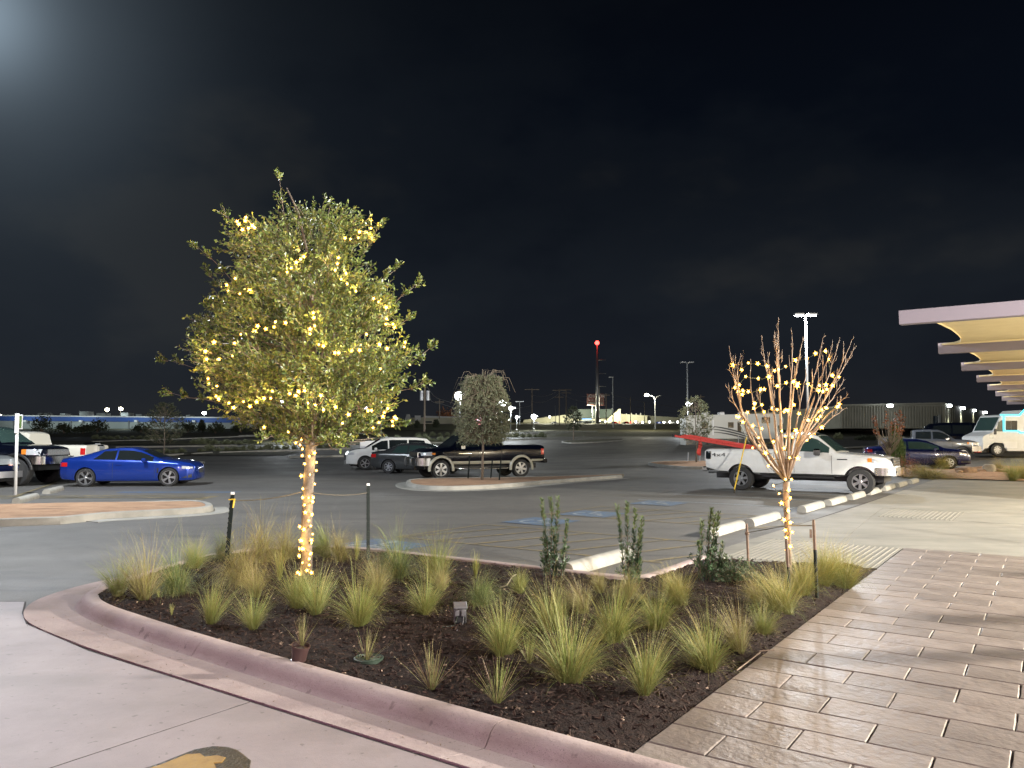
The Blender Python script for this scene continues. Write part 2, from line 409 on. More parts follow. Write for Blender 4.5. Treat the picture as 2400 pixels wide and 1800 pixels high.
def poly_prism(mb, pts, z0, z1, m=0, bev=0.0):
    n = len(pts); vs = [(p[0], p[1], z0) for p in pts]+[(p[0], p[1], z1) for p in pts]
    area = sum(pts[i][0]*pts[(i+1) % n][1]-pts[(i+1) % n][0]*pts[i][1] for i in range(n))
    f = [tuple(range(n, 2*n))]+[(i, (i+1) % n, n+(i+1) % n, n+i) for i in range(n)]
    if area < 0: f = [tuple(reversed(q)) for q in f]
    mb.add(vs, f, m)
def sp(*ab): return [tuple(st(a, b))[:2] for a, b in ab]

# -------- concrete apron in front of the planting bed, with its joints
apron = struct('concrete_apron')
m = MB(); poly_prism(m, sp((-14, 8), (3.275, 8), (3.275, -6.5), (3.40, -7.91), (3.58, -8.43), (3.84, -8.99), (3.6, -9.4), (-4.0, -21), (-14, -21)), .002, .0098)
wpart(m, 'joint_bed', M['joint'], apron)
for nm, pts in (('slab', sp((-1.6, 2.2), (3.262, 2.2), (3.262, -4.385), (-1.6, -4.385))),
                ('slab', sp((-1.6, -4.40), (3.262, -4.40), (3.262, -6.5), (3.385, -7.91), (3.565, -8.43), (3.82, -8.985), (3.6, -9.33), (-1.6, -17.2))),
                ('slab', sp((-1.6, 8), (3.262, 8), (3.262, 2.215), (-1.6, 2.215))),
                ('slab', sp((-14, 8), (-1.615, 8), (-1.615, -17.2), (-4, -20.7), (-14, -20.7)))):
    m = MB(); poly_prism(m, pts, .004, .011); wpart(m, nm, M['concrete'], apron)

# -------- kerb and gutter round the bed
KP = [(3.68, 7.5), (3.68, 3.2), (3.69, .4), (3.73, -2.66), (3.84, -5.66), (3.93, -6.95), (4.0, -7.6), (4.11, -8.05), (4.28, -8.36), (4.6, -8.66), (5.03, -8.88), (5.6, -9.25), (6.4, -9.62), (7.0, -9.68), (7.55, -9.45), (7.95, -9.0), (8.15, -8.4), (8.2, -7.6), (8.22, -6.4), (8.24, -5.2), (8.26, -4.4), (8.38, -4.08), (8.62, -3.95), (9.6, -3.95), (10.3, -3.95)]
def smooth_path(P, k=4):
    out = []
    for i in range(len(P)-1):
        p0 = P[max(i-1, 0)]; p1 = P[i]; p2 = P[i+1]; p3 = P[min(i+2, len(P)-1)]
        for j in range(k):
            t = j/k
            out.append(tuple(.5*((2*p1[c])+(-p0[c]+p2[c])*t+(2*p0[c]-5*p1[c]+4*p2[c]-p3[c])*t*t+(-p0[c]+3*p1[c]-3*p2[c]+p3[c])*t**3) for c in range(len(p1))))
    out.append(tuple(P[-1])); return out
def normals(pts, cen):
    ns = []
    for i in range(len(pts)):
        a = Vector(pts[max(i-1, 0)][:2]); b = Vector(pts[min(i+1, len(pts)-1)][:2]); t = (b-a)
        if t.length < 1e-6: t = Vector((1, 0))
        t.normalize(); ns.append(Vector((t.y, -t.x)))
    mid = len(pts)//2
    if ns[mid].dot(Vector(pts[mid][:2])-Vector(cen)) < 0: ns = [-n for n in ns]
    return ns
KPROF = [(-.02, .03), (-.02, .135), (-.005, .149), (.065, .150), (.095, .143), (.120, .126), (.142, .098), (.160, .064), (.178, .034), (.197, .014)]
def sweep(mb, pts, ns, prof, m=0, base=0.0, hz=None):
    vs = []; k = len(prof)
    for i, p in enumerate(pts):
        zb = hz(p) if hz else base
        for o, z in prof: vs.append((p[0]+ns[i].x*o, p[1]+ns[i].y*o, z+zb))
    fs = [(i*k+j, i*k+j+1, (i+1)*k+j+1, (i+1)*k+j) for i in range(len(pts)-1) for j in range(k-1)]
    fs += [tuple(range(k)), tuple(range((len(pts)-1)*k, len(pts)*k))[::-1]]
    mb.add(vs, fs, m)
KPROF = [(o_, z_*.80 if z_ > .03 else z_) for o_, z_ in KPROF]
kp = [tuple(st(*p))[:2] for p in smooth_path(KP, 4)]
kn = normals(kp, tuple(st(6, -5))[:2])
kerb = struct('kerb')
cuts = [0, 4, 8, 12, 16, 31, 46, 62, 76, len(kp)-1]
for i in range(len(cuts)-1):
    a, b = cuts[i], cuts[i+1]
    seg = [list(q) for q in kp[a:b+1]]
    for e, o in ((0, 1), (-1, -2)):        # leave a 6 mm joint at each end
        d = Vector(seg[o])-Vector(seg[e]); d = d.normalized()*.003; seg[e] = [seg[e][0]+d.x, seg[e][1]+d.y]
    mb = MB(); sweep(mb, [tuple(q) for q in seg], kn[a:b+1], KPROF); wpart(mb, 'kerb_section', M['kerb'], kerb, 40)
mb = MB(); sweep(mb, kp, kn, [(-.015, .02), (-.015, .10), (.06, .108), (.10, .085), (.13, .05), (.15, .02)]); wpart(mb, 'kerb_core', M['joint'], kerb)
# gutter pans
GO = [(3.285, 7.5), (3.285, 3.2), (3.285, .4), (3.285, -2.78), (3.285, -5.9), (3.33, -7.1), (3.41, -7.9), (3.58, -8.43), (3.85, -8.86), (4.2, -9.16), (4.65, -9.40), (5.3, -9.6)]
KI = KP[:12]
for (a, b) in ((0, 1), (1, 2), (2, 3), (3, 4), (4, 11)):
    go = smooth_path(GO, 4)[a*4:b*4+1]; ki = smooth_path(KI, 4)[a*4:b*4+1]
    nn = kn[a*4:b*4+1]; vs = []
    for i in range(len(go)):
        o = st(*go[i]); q = kp[a*4+i]; e = .003 if i == 0 else (-.003 if i == len(go)-1 else 0)
        q = (q[0]+nn[i].x*.19, q[1]+nn[i].y*.19)
        dv = st(0, -1)*e
        for t in (0, .25, .6, 1): vs.append((q[0]*(1-t)+o.x*t+dv.x, q[1]*(1-t)+o.y*t+dv.y, .014-.004*math.sin(t*math.pi)+.006*t))
        vs.append((o.x+dv.x, o.y+dv.y, .0))
    fs = [(i*5+j, i*5+j+1, (i+1)*5+j+1, (i+1)*5+j) for i in range(len(go)-1) for j in range(4)]
    fs += [tuple(range(5)), tuple(range((len(go)-1)*5, len(go)*5))[::-1]]
    wpart(MB().add(vs, fs), 'gutter_pan', M['kerb'], kerb, 40)
# dirt bed under the joints and the tapering toe
m = MB(); poly_prism(m, sp((3.27, 7.5), (3.7, 7.5), (3.7, -6.4), (3.9, -7.7), (4.3, -8.6), (5.3, -9.2), (5.3, -9.55), (4.65, -9.36), (4.2, -9.12), (3.86, -8.84), (3.6, -8.4), (3.43, -7.9), (3.27, -6.4)), .001, .0060); wpart(m, 'joint_bed', M['joint'], kerb)

# -------- mulch
from mathutils import noise as MN
bedpoly = [tuple(st(a, b))[:2] for a, b in [(3.62, -1.90)]+[p for p in smooth_path(KP[4:], 3)]+[(10.35, -3.3), (11.03, -1.90)]]
def inside(x, y, P):
    c = False; n = len(P); j = n-1
    for i in range(n):
        if (P[i][1] > y) != (P[j][1] > y) and x < (P[j][0]-P[i][0])*(y-P[i][1])/(P[j][1]-P[i][1])+P[i][0]: c = not c
        j = i
    return c
def bedz(x, y):
    b = x*UY-y*UX; a = x*UX+y*UY
    e = min(1, max(0, (-1.93-b)/.28)); z = .022+.075*e
    return z+.032*MN.noise(Vector((x*1.3, y*1.3, 3)))*e+.014*MN.noise(Vector((x*7, y*7, 1)))*(.3+e)+.010*MN.noise(Vector((x*26, y*26, 5)))*(.4+e)
step = .045
A0, A1, B0, B1 = 3.6, 11.1, -9.7, -1.92
na = int((A1-A0)/step); nb = int((B1-B0)/step)
vid = {}; vs = []; fs = []
ok = np.zeros((na+1, nb+1), bool)
for i in range(na+1):
    for j in range(nb+1):
        p = st(A0+i*step, B1-j*step)
        if inside(p.x, p.y, bedpoly): ok[i, j] = True
for i in range(na):
    for j in range(nb):
        if ok[i:i+2, j:j+2].sum() >= 1:
            q = []
            for (ii, jj) in ((i, j), (i+1, j), (i+1, j+1), (i, j+1)):
                if (ii, jj) not in vid:
                    p = st(A0+ii*step, B1-jj*step); vid[(ii, jj)] = len(vs); vs.append((p.x, p.y, bedz(p.x, p.y) if ok[ii, jj] else .05))
                q.append(vid[(ii, jj)])
            fs.append(tuple(q))
mul = MB().add(vs, fs).build('planting_bed_mulch', M['mulch'], None, True); tag(mul, 'dark shredded bark mulch filling the kerbed planting bed', 'mulch', kind='stuff')
# loose chips
mb = MB(); mb2 = MB()
def chip(mb, x, y, z, l, w, h):
    T = Matrix.Translation((x, y, z+h)) @ Matrix.Rotation(random.uniform(0, 6.3), 4, 'Z') @ Matrix.Rotation(random.gauss(0, .45), 4, 'Y') @ Matrix.Rotation(random.gauss(0, .4), 4, 'X')
    k = random.uniform(.3, .9)
    vs = [(-l, -w, -h), (l, -w*k, -h), (l*.8, w, -h), (-l, w*k, -h), (-l*.9, -w*.8, h), (l*.7, -w*k*.8, h), (l*.7, w*.8, h), (-l*.8, w*k*.7, h)]
    mb.add([T @ Vector(v) for v in vs], [(4, 5, 6, 7), (0, 1, 5, 4), (1, 2, 6, 5), (2, 3, 7, 6), (3, 0, 4, 7)])
n = 0
while n < 13000:
    a = random.uniform(3.7, 10.9); b = random.uniform(-9.5, -1.93); p = st(a, b)
    if a > 7 and random.random() < .45: continue
    if not inside(p.x, p.y, bedpoly): continue
    s = random.uniform(.5, 1.25); pale = random.random() < .045
    chip(mb2 if pale else mb, p.x, p.y, bedz(p.x, p.y)-.002, .026*s*(.5 if pale else 1), .0085*s, .0030*s); n += 1
tag(mb.build('bark_chips', M['chip']), 'loose dark bark chips strewn over the mulch', 'bark chips', kind='stuff')
for _ in range(60):                       # a few scattered outside on gutter and apron
    p = st(random.uniform(3.3, 3.75), random.uniform(-8, -2.2)); chip(mb2, p.x, p.y, .018, random.uniform(.003, .009), .003, .001)
tag(mb2.build('pale_wood_litter', M['chip2']), 'small pale wood scraps and dead leaves on the mulch', 'litter', kind='stuff')

# -------- stamped paving, one object per stone
pav = struct('stamped_paving')
m = MB(); poly_prism(m, sp((3.60, 3.2), (13.40, 3.2), (13.40, -1.945), (3.60, -1.945)), .0, .026); wpart(m, 'slab_base', M['joint'], pav)
m = MB(); poly_prism(m, sp((3.72, 8), (13.40, 8), (13.40, 3.21), (3.72, 3.21)), .0, .036); wpart(m, 'plain_slab', M['walk'], pav)
def paver_mesh(l, w, seed):
    r = random.Random(seed); g = .0045; n = 9; m_ = 5
    vs = []; fs = []
    for j in range(m_+1):
        for i in range(n+1):
            x = g+(l-2*g)*i/n; y = g+(w-2*g)*j/m_
            ex = min(i, n-i); ey = min(j, m_-j); edge = ex == 0 or ey == 0
            x += r.gauss(0, .0016) if edge else 0; y += r.gauss(0, .0016) if edge else 0
            z = -.004 if edge else .0016*MN.noise(Vector((x*5+seed*3, y*5, 0)))*1.6
            vs.append((x, y, z))
            if ex == 1: vs[-1] = (g+(.006 if i == 1 else l-2*g-.006), y, z)
            if ey == 1: vs[-1] = (vs[-1][0], g+(.006 if j == 1 else w-2*g-.006), z)
    for j in range(m_):
        for i in range(n): a = j*(n+1)+i; fs.append((a, a+1, a+n+2, a+n+1))
    k = len(vs); per = [i for i in range(n+1)]+[(j*(n+1)+n) for j in range(1, m_+1)]+[m_*(n+1)+i for i in range(n-1, -1, -1)]+[j*(n+1) for j in range(m_-1, 0, -1)]
    for i in per: vs.append((vs[i][0], vs[i][1], -.014))
    for q in range(len(per)): fs.append((per[q], k+q, k+(q+1) % len(per), per[(q+1) % len(per)]))
    me = bpy.data.meshes.new('paver'); me.from_pydata(vs, [], [tuple(f) for f in fs]); me.materials.append(M['paver']); me.shade_smooth(); me.set_sharp_from_angle(angle=R(14)); return me
PM = [paver_mesh(.68, .345, s) for s in range(7)]; PH = [paver_mesh(.34, .345, s) for s in range(20, 23)]
for k in range(28):
    a0 = 3.755+.345*k
    w = .345
    if a0+w > 13.5: break
    b = -1.94
    first = True
    while b < 3.1:
        half = first and (k % 2 == 1)
        me = random.choice(PH if half else PM); l = .34 if half else .68
        o = link('paver', me, pav); p = st(a0, b, .036)
        # local x runs along +b, local y along +a (mirrored frame handled by a negative y scale free rotation)
        o.location = st(a0+w, b, .036+random.uniform(-.0012, .0012)); o.rotation_euler = (random.gauss(0, .0022), random.gauss(0, .0022), SROT)
        b += l; first = False
# u: rotating by SROT sends +x to +b and +y to +a; pavers start at a0 so shift down
for o in [x for x in bpy.data.objects if x.name.startswith('paver')]:
    o.location = o.location - st(.345, 0, 0)

# -------- kerb-top walk, ribbed ramps and the drive slabs to the right
walk = struct('sidewalk')
m = MB(); poly_prism(m, sp((8.7, -3.97), (8.7, -4.30), (13.5, -4.25), (36.3, -3.95), (36.6, 8), (13.42, 8), (13.42, -1.95), (11.04, -1.96), (10.25, -3.3), (10.3, -3.97)), .001, .010); wpart(m, 'joint_bed', M['joint'], walk)
def slab(pts, z=.022, mt='walk', nm='slab'):
    c = Vector((sum(p[0] for p in pts)/len(pts), sum(p[1] for p in pts)/len(pts)))
    q = []
    for p in pts:
        v = c-Vector(p); q.append((p[0]+v.x/v.length*.006*1.4, p[1]+v.y/v.length*.006*1.4))
    m = MB(); poly_prism(m, q, .004, z); return wpart(m, nm, M[mt], walk)
slab(sp((8.72, -3.97), (8.72, -4.30), (11.0, -4.28), (11.0, -3.6), (10.3, -3.4), (10.3, -3.97)))
slab(sp((11.0, -4.28), (13.42, -4.25), (13.42, -3.95), (11.0, -3.95)))
slab(sp((10.3, -3.5), (11.0, -3.95), (11.0, -1.96)), .021)
rampb = slab(sp((11.0, -3.95), (13.42, -3.95), (13.42, -1.96), (11.04, -1.96)), .020, nm='ramp')
rib = MB(); rib.cbox(0, 2.36, -.014, .014, -.002, .009, .005); ribme = None
for i in range(24):
    if ribme is None: o = rib.build('ramp_rib', M['walk'], walk); ribme = o.data
    else: o = link('ramp_rib', ribme, walk)
    o.location = st(11.05, -2.02-i*.083, .020); o.rotation_euler = (0, 0, AROT)
slab(sp((13.42, -4.25), (18.45, -4.1), (18.45, -3.3), (13.42, -2.9)))
slab(sp((13.42, -2.9), (18.45, -3.3), (18.45, 1.4), (13.42, .4)), .021)
slab(sp((13.42, .4), (18.45, 1.4), (18.45, 8), (13.42, 8)))
slab(sp((18.45, -4.1), (20.8, -4.05), (20.8, -3.45), (18.45, -3.3)))
slab(sp((18.45, -3.3), (20.8, -3.45), (20.7, -1.72), (18.45, -1.75)), .020, nm='ramp')
for i in range(16):
    o = link('ramp_rib', ribme, walk); o.location = st(18.5, -1.8-i*.09, .020); o.rotation_euler = (0, 0, AROT); o.scale = (.9, 1, 1)
slab(sp((18.45, -1.75), (20.7, -1.72), (24.5, 1.6), (24.5, 8), (18.45, 8)))
slab(sp((20.8, -4.05), (28.5, -4.02), (28.5, -3.35), (20.8, -3.45)))
slab(sp((20.8, -3.45), (28.5, -3.35), (28.5, 1.9), (24.5, 1.6), (20.7, -1.72)), .023)
slab(sp((24.5, 1.6), (28.5, 1.9), (28.5, 8), (24.5, 8)), .023)
slab(sp((28.5, -4.02), (36.2, -3.97), (36.2, -3.3), (28.5, -3.35)))
slab(sp((28.5, -3.35), (36.2, -3.3), (36.3, 2.2), (28.5, 1.9)), .023)
slab(sp((28.5, 1.9), (36.3, 2.2), (36.5, 8), (28.5, 8)), .023)

# -------- painted markings
mk = struct('road_markings')
def line(p, q, w=.07, z=.005, mt='paint_y', nm='painted_line', par=mk):
    p = Vector(p[:2]); q = Vector(q[:2]); d = (q-p).normalized(); n = Vector((-d.y, d.x))*w/2
    k = max(1, int((q-p).length/2)); vs = []
    for i in range(k+1):
        c = p+(q-p)*i/k
        for s in (-1, 1): v = c+n*s; vs.append((v.x, v.y, terr(v.x, v.y)+z))
    return wpart(MB().add(vs, [(2*i, 2*i+2, 2*i+3, 2*i+1)[::1] for i in range(k)]), nm, M[mt], par)
def sl(a0, b0, a1, b1, **k): line(st(a0, b0), st(a1, b1), **k)
for A_, B_ in ((10.05, 12.45), (14.9, 17.35)):
    sl(A_, -9.5, B_, -9.4, z=.005); sl(A_, -9.5, A_+.05, -4.5, z=.006); sl(B_, -9.4, B_, -4.5, z=.006)
    for i in range(7):
        b = -8.9+i*.78; sl(A_+.05, b-.5, B_-.05, b+.35, z=.008)
for a in (19.9, 22.4, 24.9, 27.4, 29.9, 32.4): sl(a, -9.6, a, -5.0, w=.1, mt='paint_w')
sl(7.9, -9.6, 9.7, -9.4)
def symbol(a, b, rot=0, s=1.0):
    o = struct('parking_symbol', st(a, b, terr(*st(a, b)[:2])+.009)); o.rotation_euler = (0, 0, SROT+rot); o.scale = (s, s, 1)
    MB().box(-.75, .75, -.75, .75, 0, .001).build('blue_square', M['paint_b'], o)
    m = MB(); th = .05
    def seg(x0, y0, x1, y1):
        d = Vector((x1-x0, y1-y0)).normalized(); n_ = Vector((-d.y, d.x))*th
        m.add([(x0+n_.x, y0+n_.y, .006), (x0-n_.x, y0-n_.y, .006), (x1-n_.x, y1-n_.y, .006), (x1+n_.x, y1+n_.y, .006)], [(0, 1, 2, 3)])
    pts = [(-.08+.36*math.cos(t), -.18+.36*math.sin(t)) for t in np.linspace(2.2, 6.6, 15)]
    for i in range(14): seg(*pts[i], *pts[i+1])
    seg(-.1, .35, -.06, -.05); seg(-.06, -.05, .3, -.05); seg(.3, -.05, .42, -.42); seg(.42, -.42, .55, -.38); seg(-.08, .14, .22, .14)
    m.add([(-.1+.1*math.cos(t), .52+.1*math.sin(t), .006) for t in np.linspace(0, 6.283, 13)[:12]], [tuple(range(12))])
    m.build('white_wheelchair_figure', M['paint_w'], o)
symbol(13.55, -8.75, 0, .8); symbol(15.55, -8.65, 0, .8); symbol(19.05, -8.6, 0, .8); symbol(8.95, -8.95, 0, .9)
c0 = gp(440, 1154); line((c0.x-2.2, c0.y), (c0.x+1.6, c0.y+.1), w=.5, mt='paint_b', nm='blue_marking')
c1 = gp(487, 1166); line((c1.x, c1.y-.8), (c1.x+.02, c1.y+.5), w=.26)
for i, yy in enumerate((1168, 1162, 1172, 1158)):
    p = gp(0, yy); q = gp(480, 1160+i*3); line((p.x-8, p.y+.0), (q.x, q.y), w=.12, z=.005+.003*i)
p = gp(30, 1166); q = gp(132, 1132); line(p, q, w=.12, z=.02)
# dirty painted patch on the apron
pm_ = struct('painted_patch')
m = MB(); poly_prism(m, sp((1.7, -4.05), (2.39, -3.97), (2.60, -3.985), (2.69, -3.94), (2.725, -3.87), (2.735, -3.79), (2.715, -3.70), (2.69, -3.60), (2.62, -3.52), (2.52, -3.46), (2.4, -3.42), (1.7, -3.4)), .010, .013); wpart(m, 'tar', M['tar'], pm_)
m = MB(); poly_prism(m, sp((1.7, -4.02), (2.38, -3.94), (2.53, -3.95), (2.58, -3.90), (2.57, -3.84), (2.62, -3.80), (2.63, -3.74), (2.58, -3.70), (2.55, -3.73), (2.52, -3.66), (2.46, -3.67), (2.42, -3.60), (2.3, -3.58), (1.7, -3.55)), .013, .018); wpart(m, 'yellow_paint', M['pad_y'], pm_)

# -------- wheel stops
m = MB()
prof = [(-.11, 0), (-.105, .07), (-.085, .12), (-.05, .145), (0, .152), (.05, .145), (.085, .12), (.105, .07), (.11, 0)]
n = len(prof); vs = [(x, y, z) for x in (0, 1.8) for y, z in prof]
fs = [(j, j+1, n+j+1, n+j) for j in range(n-1)]+[tuple(range(n))[::-1], tuple(range(n, 2*n))]
ws = m.add(vs, fs).build('wheel_stop', M['kerb_far'], None, 40)
sa = [(8.54, 'Nearest concrete wheel stop, half hidden behind the tall podocarpus shrubs'), (13.05, 'Cream wheel stop beside the upright podocarpus, with a dark shadow at its end'),
      (15.2, 'Cream wheel stop just left of the lit bare tree trunk'), (18.7, 'Short pale wheel stop just right of the lit bare tree trunk'), (20.95, 'White wheel stop second beyond the bare tree trunk'),
      (23.2, 'White wheel stop in front of the white pickup nose'), (25.45, 'White wheel stop touching the white pickup front tyre'), (27.7, 'Small white wheel stop just past the white pickup bumper'),
      (29.95, 'Small white wheel stop second from the rock bed'), (32.4, 'Farthest tiny white wheel stop next to the rock bed')]
for i, (a, lb) in enumerate(sa):
    o = ws if i == 0 else link('wheel_stop', ws.data)
    o.location = st(a, -5.12+(a-9)*.029, terr(*st(a, -5)[:2])); o.rotation_euler = (0, 0, AROT); tag(o, lb, 'wheel stop', 'concrete wheel stops')
for (px, py, r, lb) in ((38, 1180, R(108), 'Dirty wheel stop behind the left gravel island'), (108, 1158, R(108), 'Wheel stop between the white sign post and the blue coupe')):
    o = link('wheel_stop', ws.data); o.location = gp(px, py); o.rotation_euler = (0, 0, r); tag(o, lb, 'wheel stop', 'concrete wheel stops')

# -------- islands in the lot
def island(name, label, path, cen, gutter=None, top='gravel'):
    o = thing(name, label, 'island', (0, 0, 0)); o['kind'] = 'structure'
    pp = smooth_path(path, 3); nn = normals(pp, cen)
    mb = MB(); sweep(mb, pp, nn, [(-.12, .02), (-.12, .14), (-.10, .15), (.0, .15), (.03, .14), (.05, .09), (.07, .0)], hz=lambda p: terr(p[0], p[1])); wpart(mb, 'kerb_ring', M['kerb_far'], o, 40)
    if gutter:
        mb = MB(); a, b = gutter; sweep(mb, pp[a:b], nn[a:b], [(.06, .004), (.06, .016), (.42, .014), (.44, .003)], hz=lambda p: terr(p[0], p[1])); wpart(mb, 'gutter_pan', M['kerb_far'], o)
    inner = [(p[0]-n_.x*.11, p[1]-n_.y*.11) for p, n_ in zip(pp, nn)]
    c = Vector((sum(p[0] for p in inner)/len(inner), sum(p[1] for p in inner)/len(inner)))
    vs = [(c.x, c.y, terr(c.x, c.y)+.17)]
    for k, f in ((0, .55), (1, 1)):
        for p in inner:
            x = c.x+(p[0]-c.x)*f; y = c.y+(p[1]-c.y)*f; vs.append((x, y, terr(x, y)+(.165 if f < 1 else .135)))
    L = len(inner); fs = []
    for i in range(L-1): fs.append((0, 1+i, 2+i)); fs.append((1+i, 1+L+i, 2+L+i, 2+i))
    fs.append((0, L, 1)); fs.append((L, 2*L, L+1, 1))
    wpart(MB().add(vs, fs), 'gravel_fill', M[top], o, True); return o
def gl(pts, z=.15): return [tuple(gp(x, y, z))[:2] for x, y in pts]
island('gravel_island', 'Kerbed island of red granite gravel at the left edge', [(-40, 26)]+gl([(0, 1183), (244, 1177), (420, 1172.5), (468, 1173), (492, 1179), (484, 1187), (400, 1193), (244, 1201), (0, 1216)])+[(-18, 14.6), (-40, 16)], tuple(gp(200, 1190))[:2], (14, 26))
island('gravel_island', 'Kerbed gravel island carrying the weeping tree before the black pickup', gl([(1458, 1110), (1248, 1116.5), (1050, 1119), (971, 1122), (955, 1127), (971, 1135), (1039, 1139), (1161, 1135), (1300, 1124), (1456, 1112.5)]), tuple(gp(1200, 1125))[:2], (8, 28))
def glt(pts): return [tuple(gt(x, y))[:2] for x, y in pts]
island('gravel_island', 'Small gravel island with a sapling behind the red ladder', glt([(1730, 1085), (1640, 1085), (1560, 1086), (1521, 1089), (1541, 1094), (1607, 1100), (1680, 1099), (1730, 1098)]), tuple(gt(1620, 1092))[:2])
island('gravel_island', 'Thin kerbed island with a small tree far across the empty lot', glt([(1458, 1031), (1390, 1032), (1330, 1035), (1318, 1037), (1340, 1040), (1400, 1038), (1458, 1034)]), tuple(gt(1390, 1035.5))[:2], top='field')
# ------------------------------------------------------------------ vehicles
def lerp(a, b, t): return a+(b-a)*t
class Body:
    def __init__(s, sp_):
        s.q = sp_
        for k in ('top', 'belt', 'hw', 'bot'): setattr(s, k, ([p[0] for p in sp_[k]], [p[1] for p in sp_[k]]))
        s.rh = sp_['roofhw']; s.x0 = sp_['hw'][0][0]; s.x1 = sp_['hw'][-1][0]
    def sec(s, x):
        zt = float(np.interp(x, *s.top)); zl = float(np.interp(x, *s.belt)); zb = float(np.interp(x, *s.bot)); w = float(np.interp(x, *s.hw))
        zt = max(zt, zl+.012); g = min(1, max(0, (zt-zl)/.42)); wr = lerp(.90*w, min(s.rh, w*.96), g); z7 = zl+(zt-zl)*.86; cr = .022 if g > .5 else .012
        return [(0, zb), (w*.80, zb), (w*.945, zb+.02), (w*.985, zb+.09), (w, lerp(zb, zl, .42)), (w*1.0, lerp(zb, zl, .66)), (w*.99, lerp(zb, zl, .84)), (w*.975, zl-.035), (w*.95, zl),
                (lerp(.95*w, wr, .5)+.012*g, lerp(zl, z7, .5)), (wr, z7), (wr*.94, zl+(zt-zl)*.965), (wr*.80, zt), (wr*.42, zt+cr), (0, zt+cr*1.2)]
    def side(s, x, z):
        p = s.sec(x)[1:12]
        for a, b in zip(p, p[1:]):
            if b[1] >= z >= a[1] or (b is p[-1]): 
                t = (z-a[1])/(b[1]-a[1]+1e-9); return lerp(a[0], b[0], min(1, max(0, t)))
        return p[-1][0]
    def mesh(s, mb):
        xs = set(np.arange(s.x0, s.x1, .11).round(3).tolist()+[s.x1])
        for arr in (s.top[0], s.belt[0], s.hw[0], s.bot[0]):
            for x in arr:
                if s.x0 <= x <= s.x1: xs.add(round(x, 3))
        xs = sorted(xs); xs = [x for i, x in enumerate(xs) if i == 0 or x-xs[i-1] > .004]
        vs = []
        for x in xs:
            h = s.sec(x); ring = [(x, y, z) for y, z in h]+[(x, -y, z) for y, z in h[-2:0:-1]]; vs += ring
        n = len(ring); L = len(xs)
        fs = [(i*n+j, (i+1)*n+j, (i+1)*n+(j+1) % n, i*n+(j+1) % n) for i in range(L-1) for j in range(n)]
        fs += [tuple(range(n)), tuple(range((L-1)*n, L*n))[::-1]]
        mb.add(vs, fs); return mb
    def patch(s, mb, x0, x1, z0, z1, off=.008, n=6, m=0, k=3, sides=(1, -1)):
        f0 = z0 if callable(z0) else (lambda x: z0); f1 = z1 if callable(z1) else (lambda x: z1)
        for sd in sides:
            vs = []
            for i in range(n+1):
                x = lerp(x0, x1, i/n)
                for j in range(k+1): z = lerp(f0(x), f1(x), j/k); vs.append((x, sd*(s.side(x, z)+off), z))
            fs = [(i*(k+1)+j, i*(k+1)+j+1, (i+1)*(k+1)+j+1, (i+1)*(k+1)+j) for i in range(n) for j in range(k)]
            if sd > 0: fs = [f[::-1] for f in fs]
            mb.add(vs, fs, m)
        return mb
    def window(s, x0, x1, f0=.06, f1=.92, off=.007, n=8, slant0=0, slant1=0):
        mb = MB()
        for sd in (1, -1):
            vs = []
            for i in range(n+1):
                for j in range(4):
                    f = lerp(f0, f1, j/3); x = lerp(x0+slant0*f, x1+slant1*f, i/n); p = s.sec(x)
                    a, m_, b = p[8], p[9], p[10]
                    y, z = (lerp(a[0], m_[0], f*2), lerp(a[1], m_[1], f*2)) if f < .5 else (lerp(m_[0], b[0], f*2-1), lerp(m_[1], b[1], f*2-1))
                    vs.append((x, sd*(y+off), z+off*.3))
            fs = [(i*4+j, i*4+j+1, (i+1)*4+j+1, (i+1)*4+j) for i in range(n) for j in range(3)]
            if sd > 0: fs = [f[::-1] for f in fs]
            mb.add(vs, fs)
        return mb
    def screen(s, xa, xb, n=7, off=.008):
        mb = MB(); vs = []
        for i in range(n+1):
            x = lerp(xa, xb, i/n); p = s.sec(x); row = [p[11], p[12], p[13], p[14]]
            pts = [(y*(.985 if k_ == 0 else 1), z) for k_, (y, z) in enumerate(row)]
            full = [(y, z) for y, z in pts]+[(-y, z) for y, z in pts[-2::-1]]
            sgn = 1 if xb < xa else -1
            vs += [(x+sgn*off*.5, y, z+off) for y, z in full]
        w = 7; fs = [(i*w+j, i*w+j+1, (i+1)*w+j+1, (i+1)*w+j) for i in range(n) for j in range(w-1)]
        return mb.add(vs, fs)
def boolcut(o, cutters):
    dg = bpy.context.evaluated_depsgraph_get
    for c in cutters:
        md = o.modifiers.new('b', 'BOOLEAN'); md.operation = 'DIFFERENCE'; md.object = c; md.solver = 'EXACT'
    bpy.context.view_layer.update(); d = bpy.context.evaluated_depsgraph_get(); me = bpy.data.meshes.new_from_object(o.evaluated_get(d))
    o.modifiers.clear(); old = o.data; o.data = me; bpy.data.meshes.remove(old)
    for c in cutters: bpy.data.objects.remove(c)
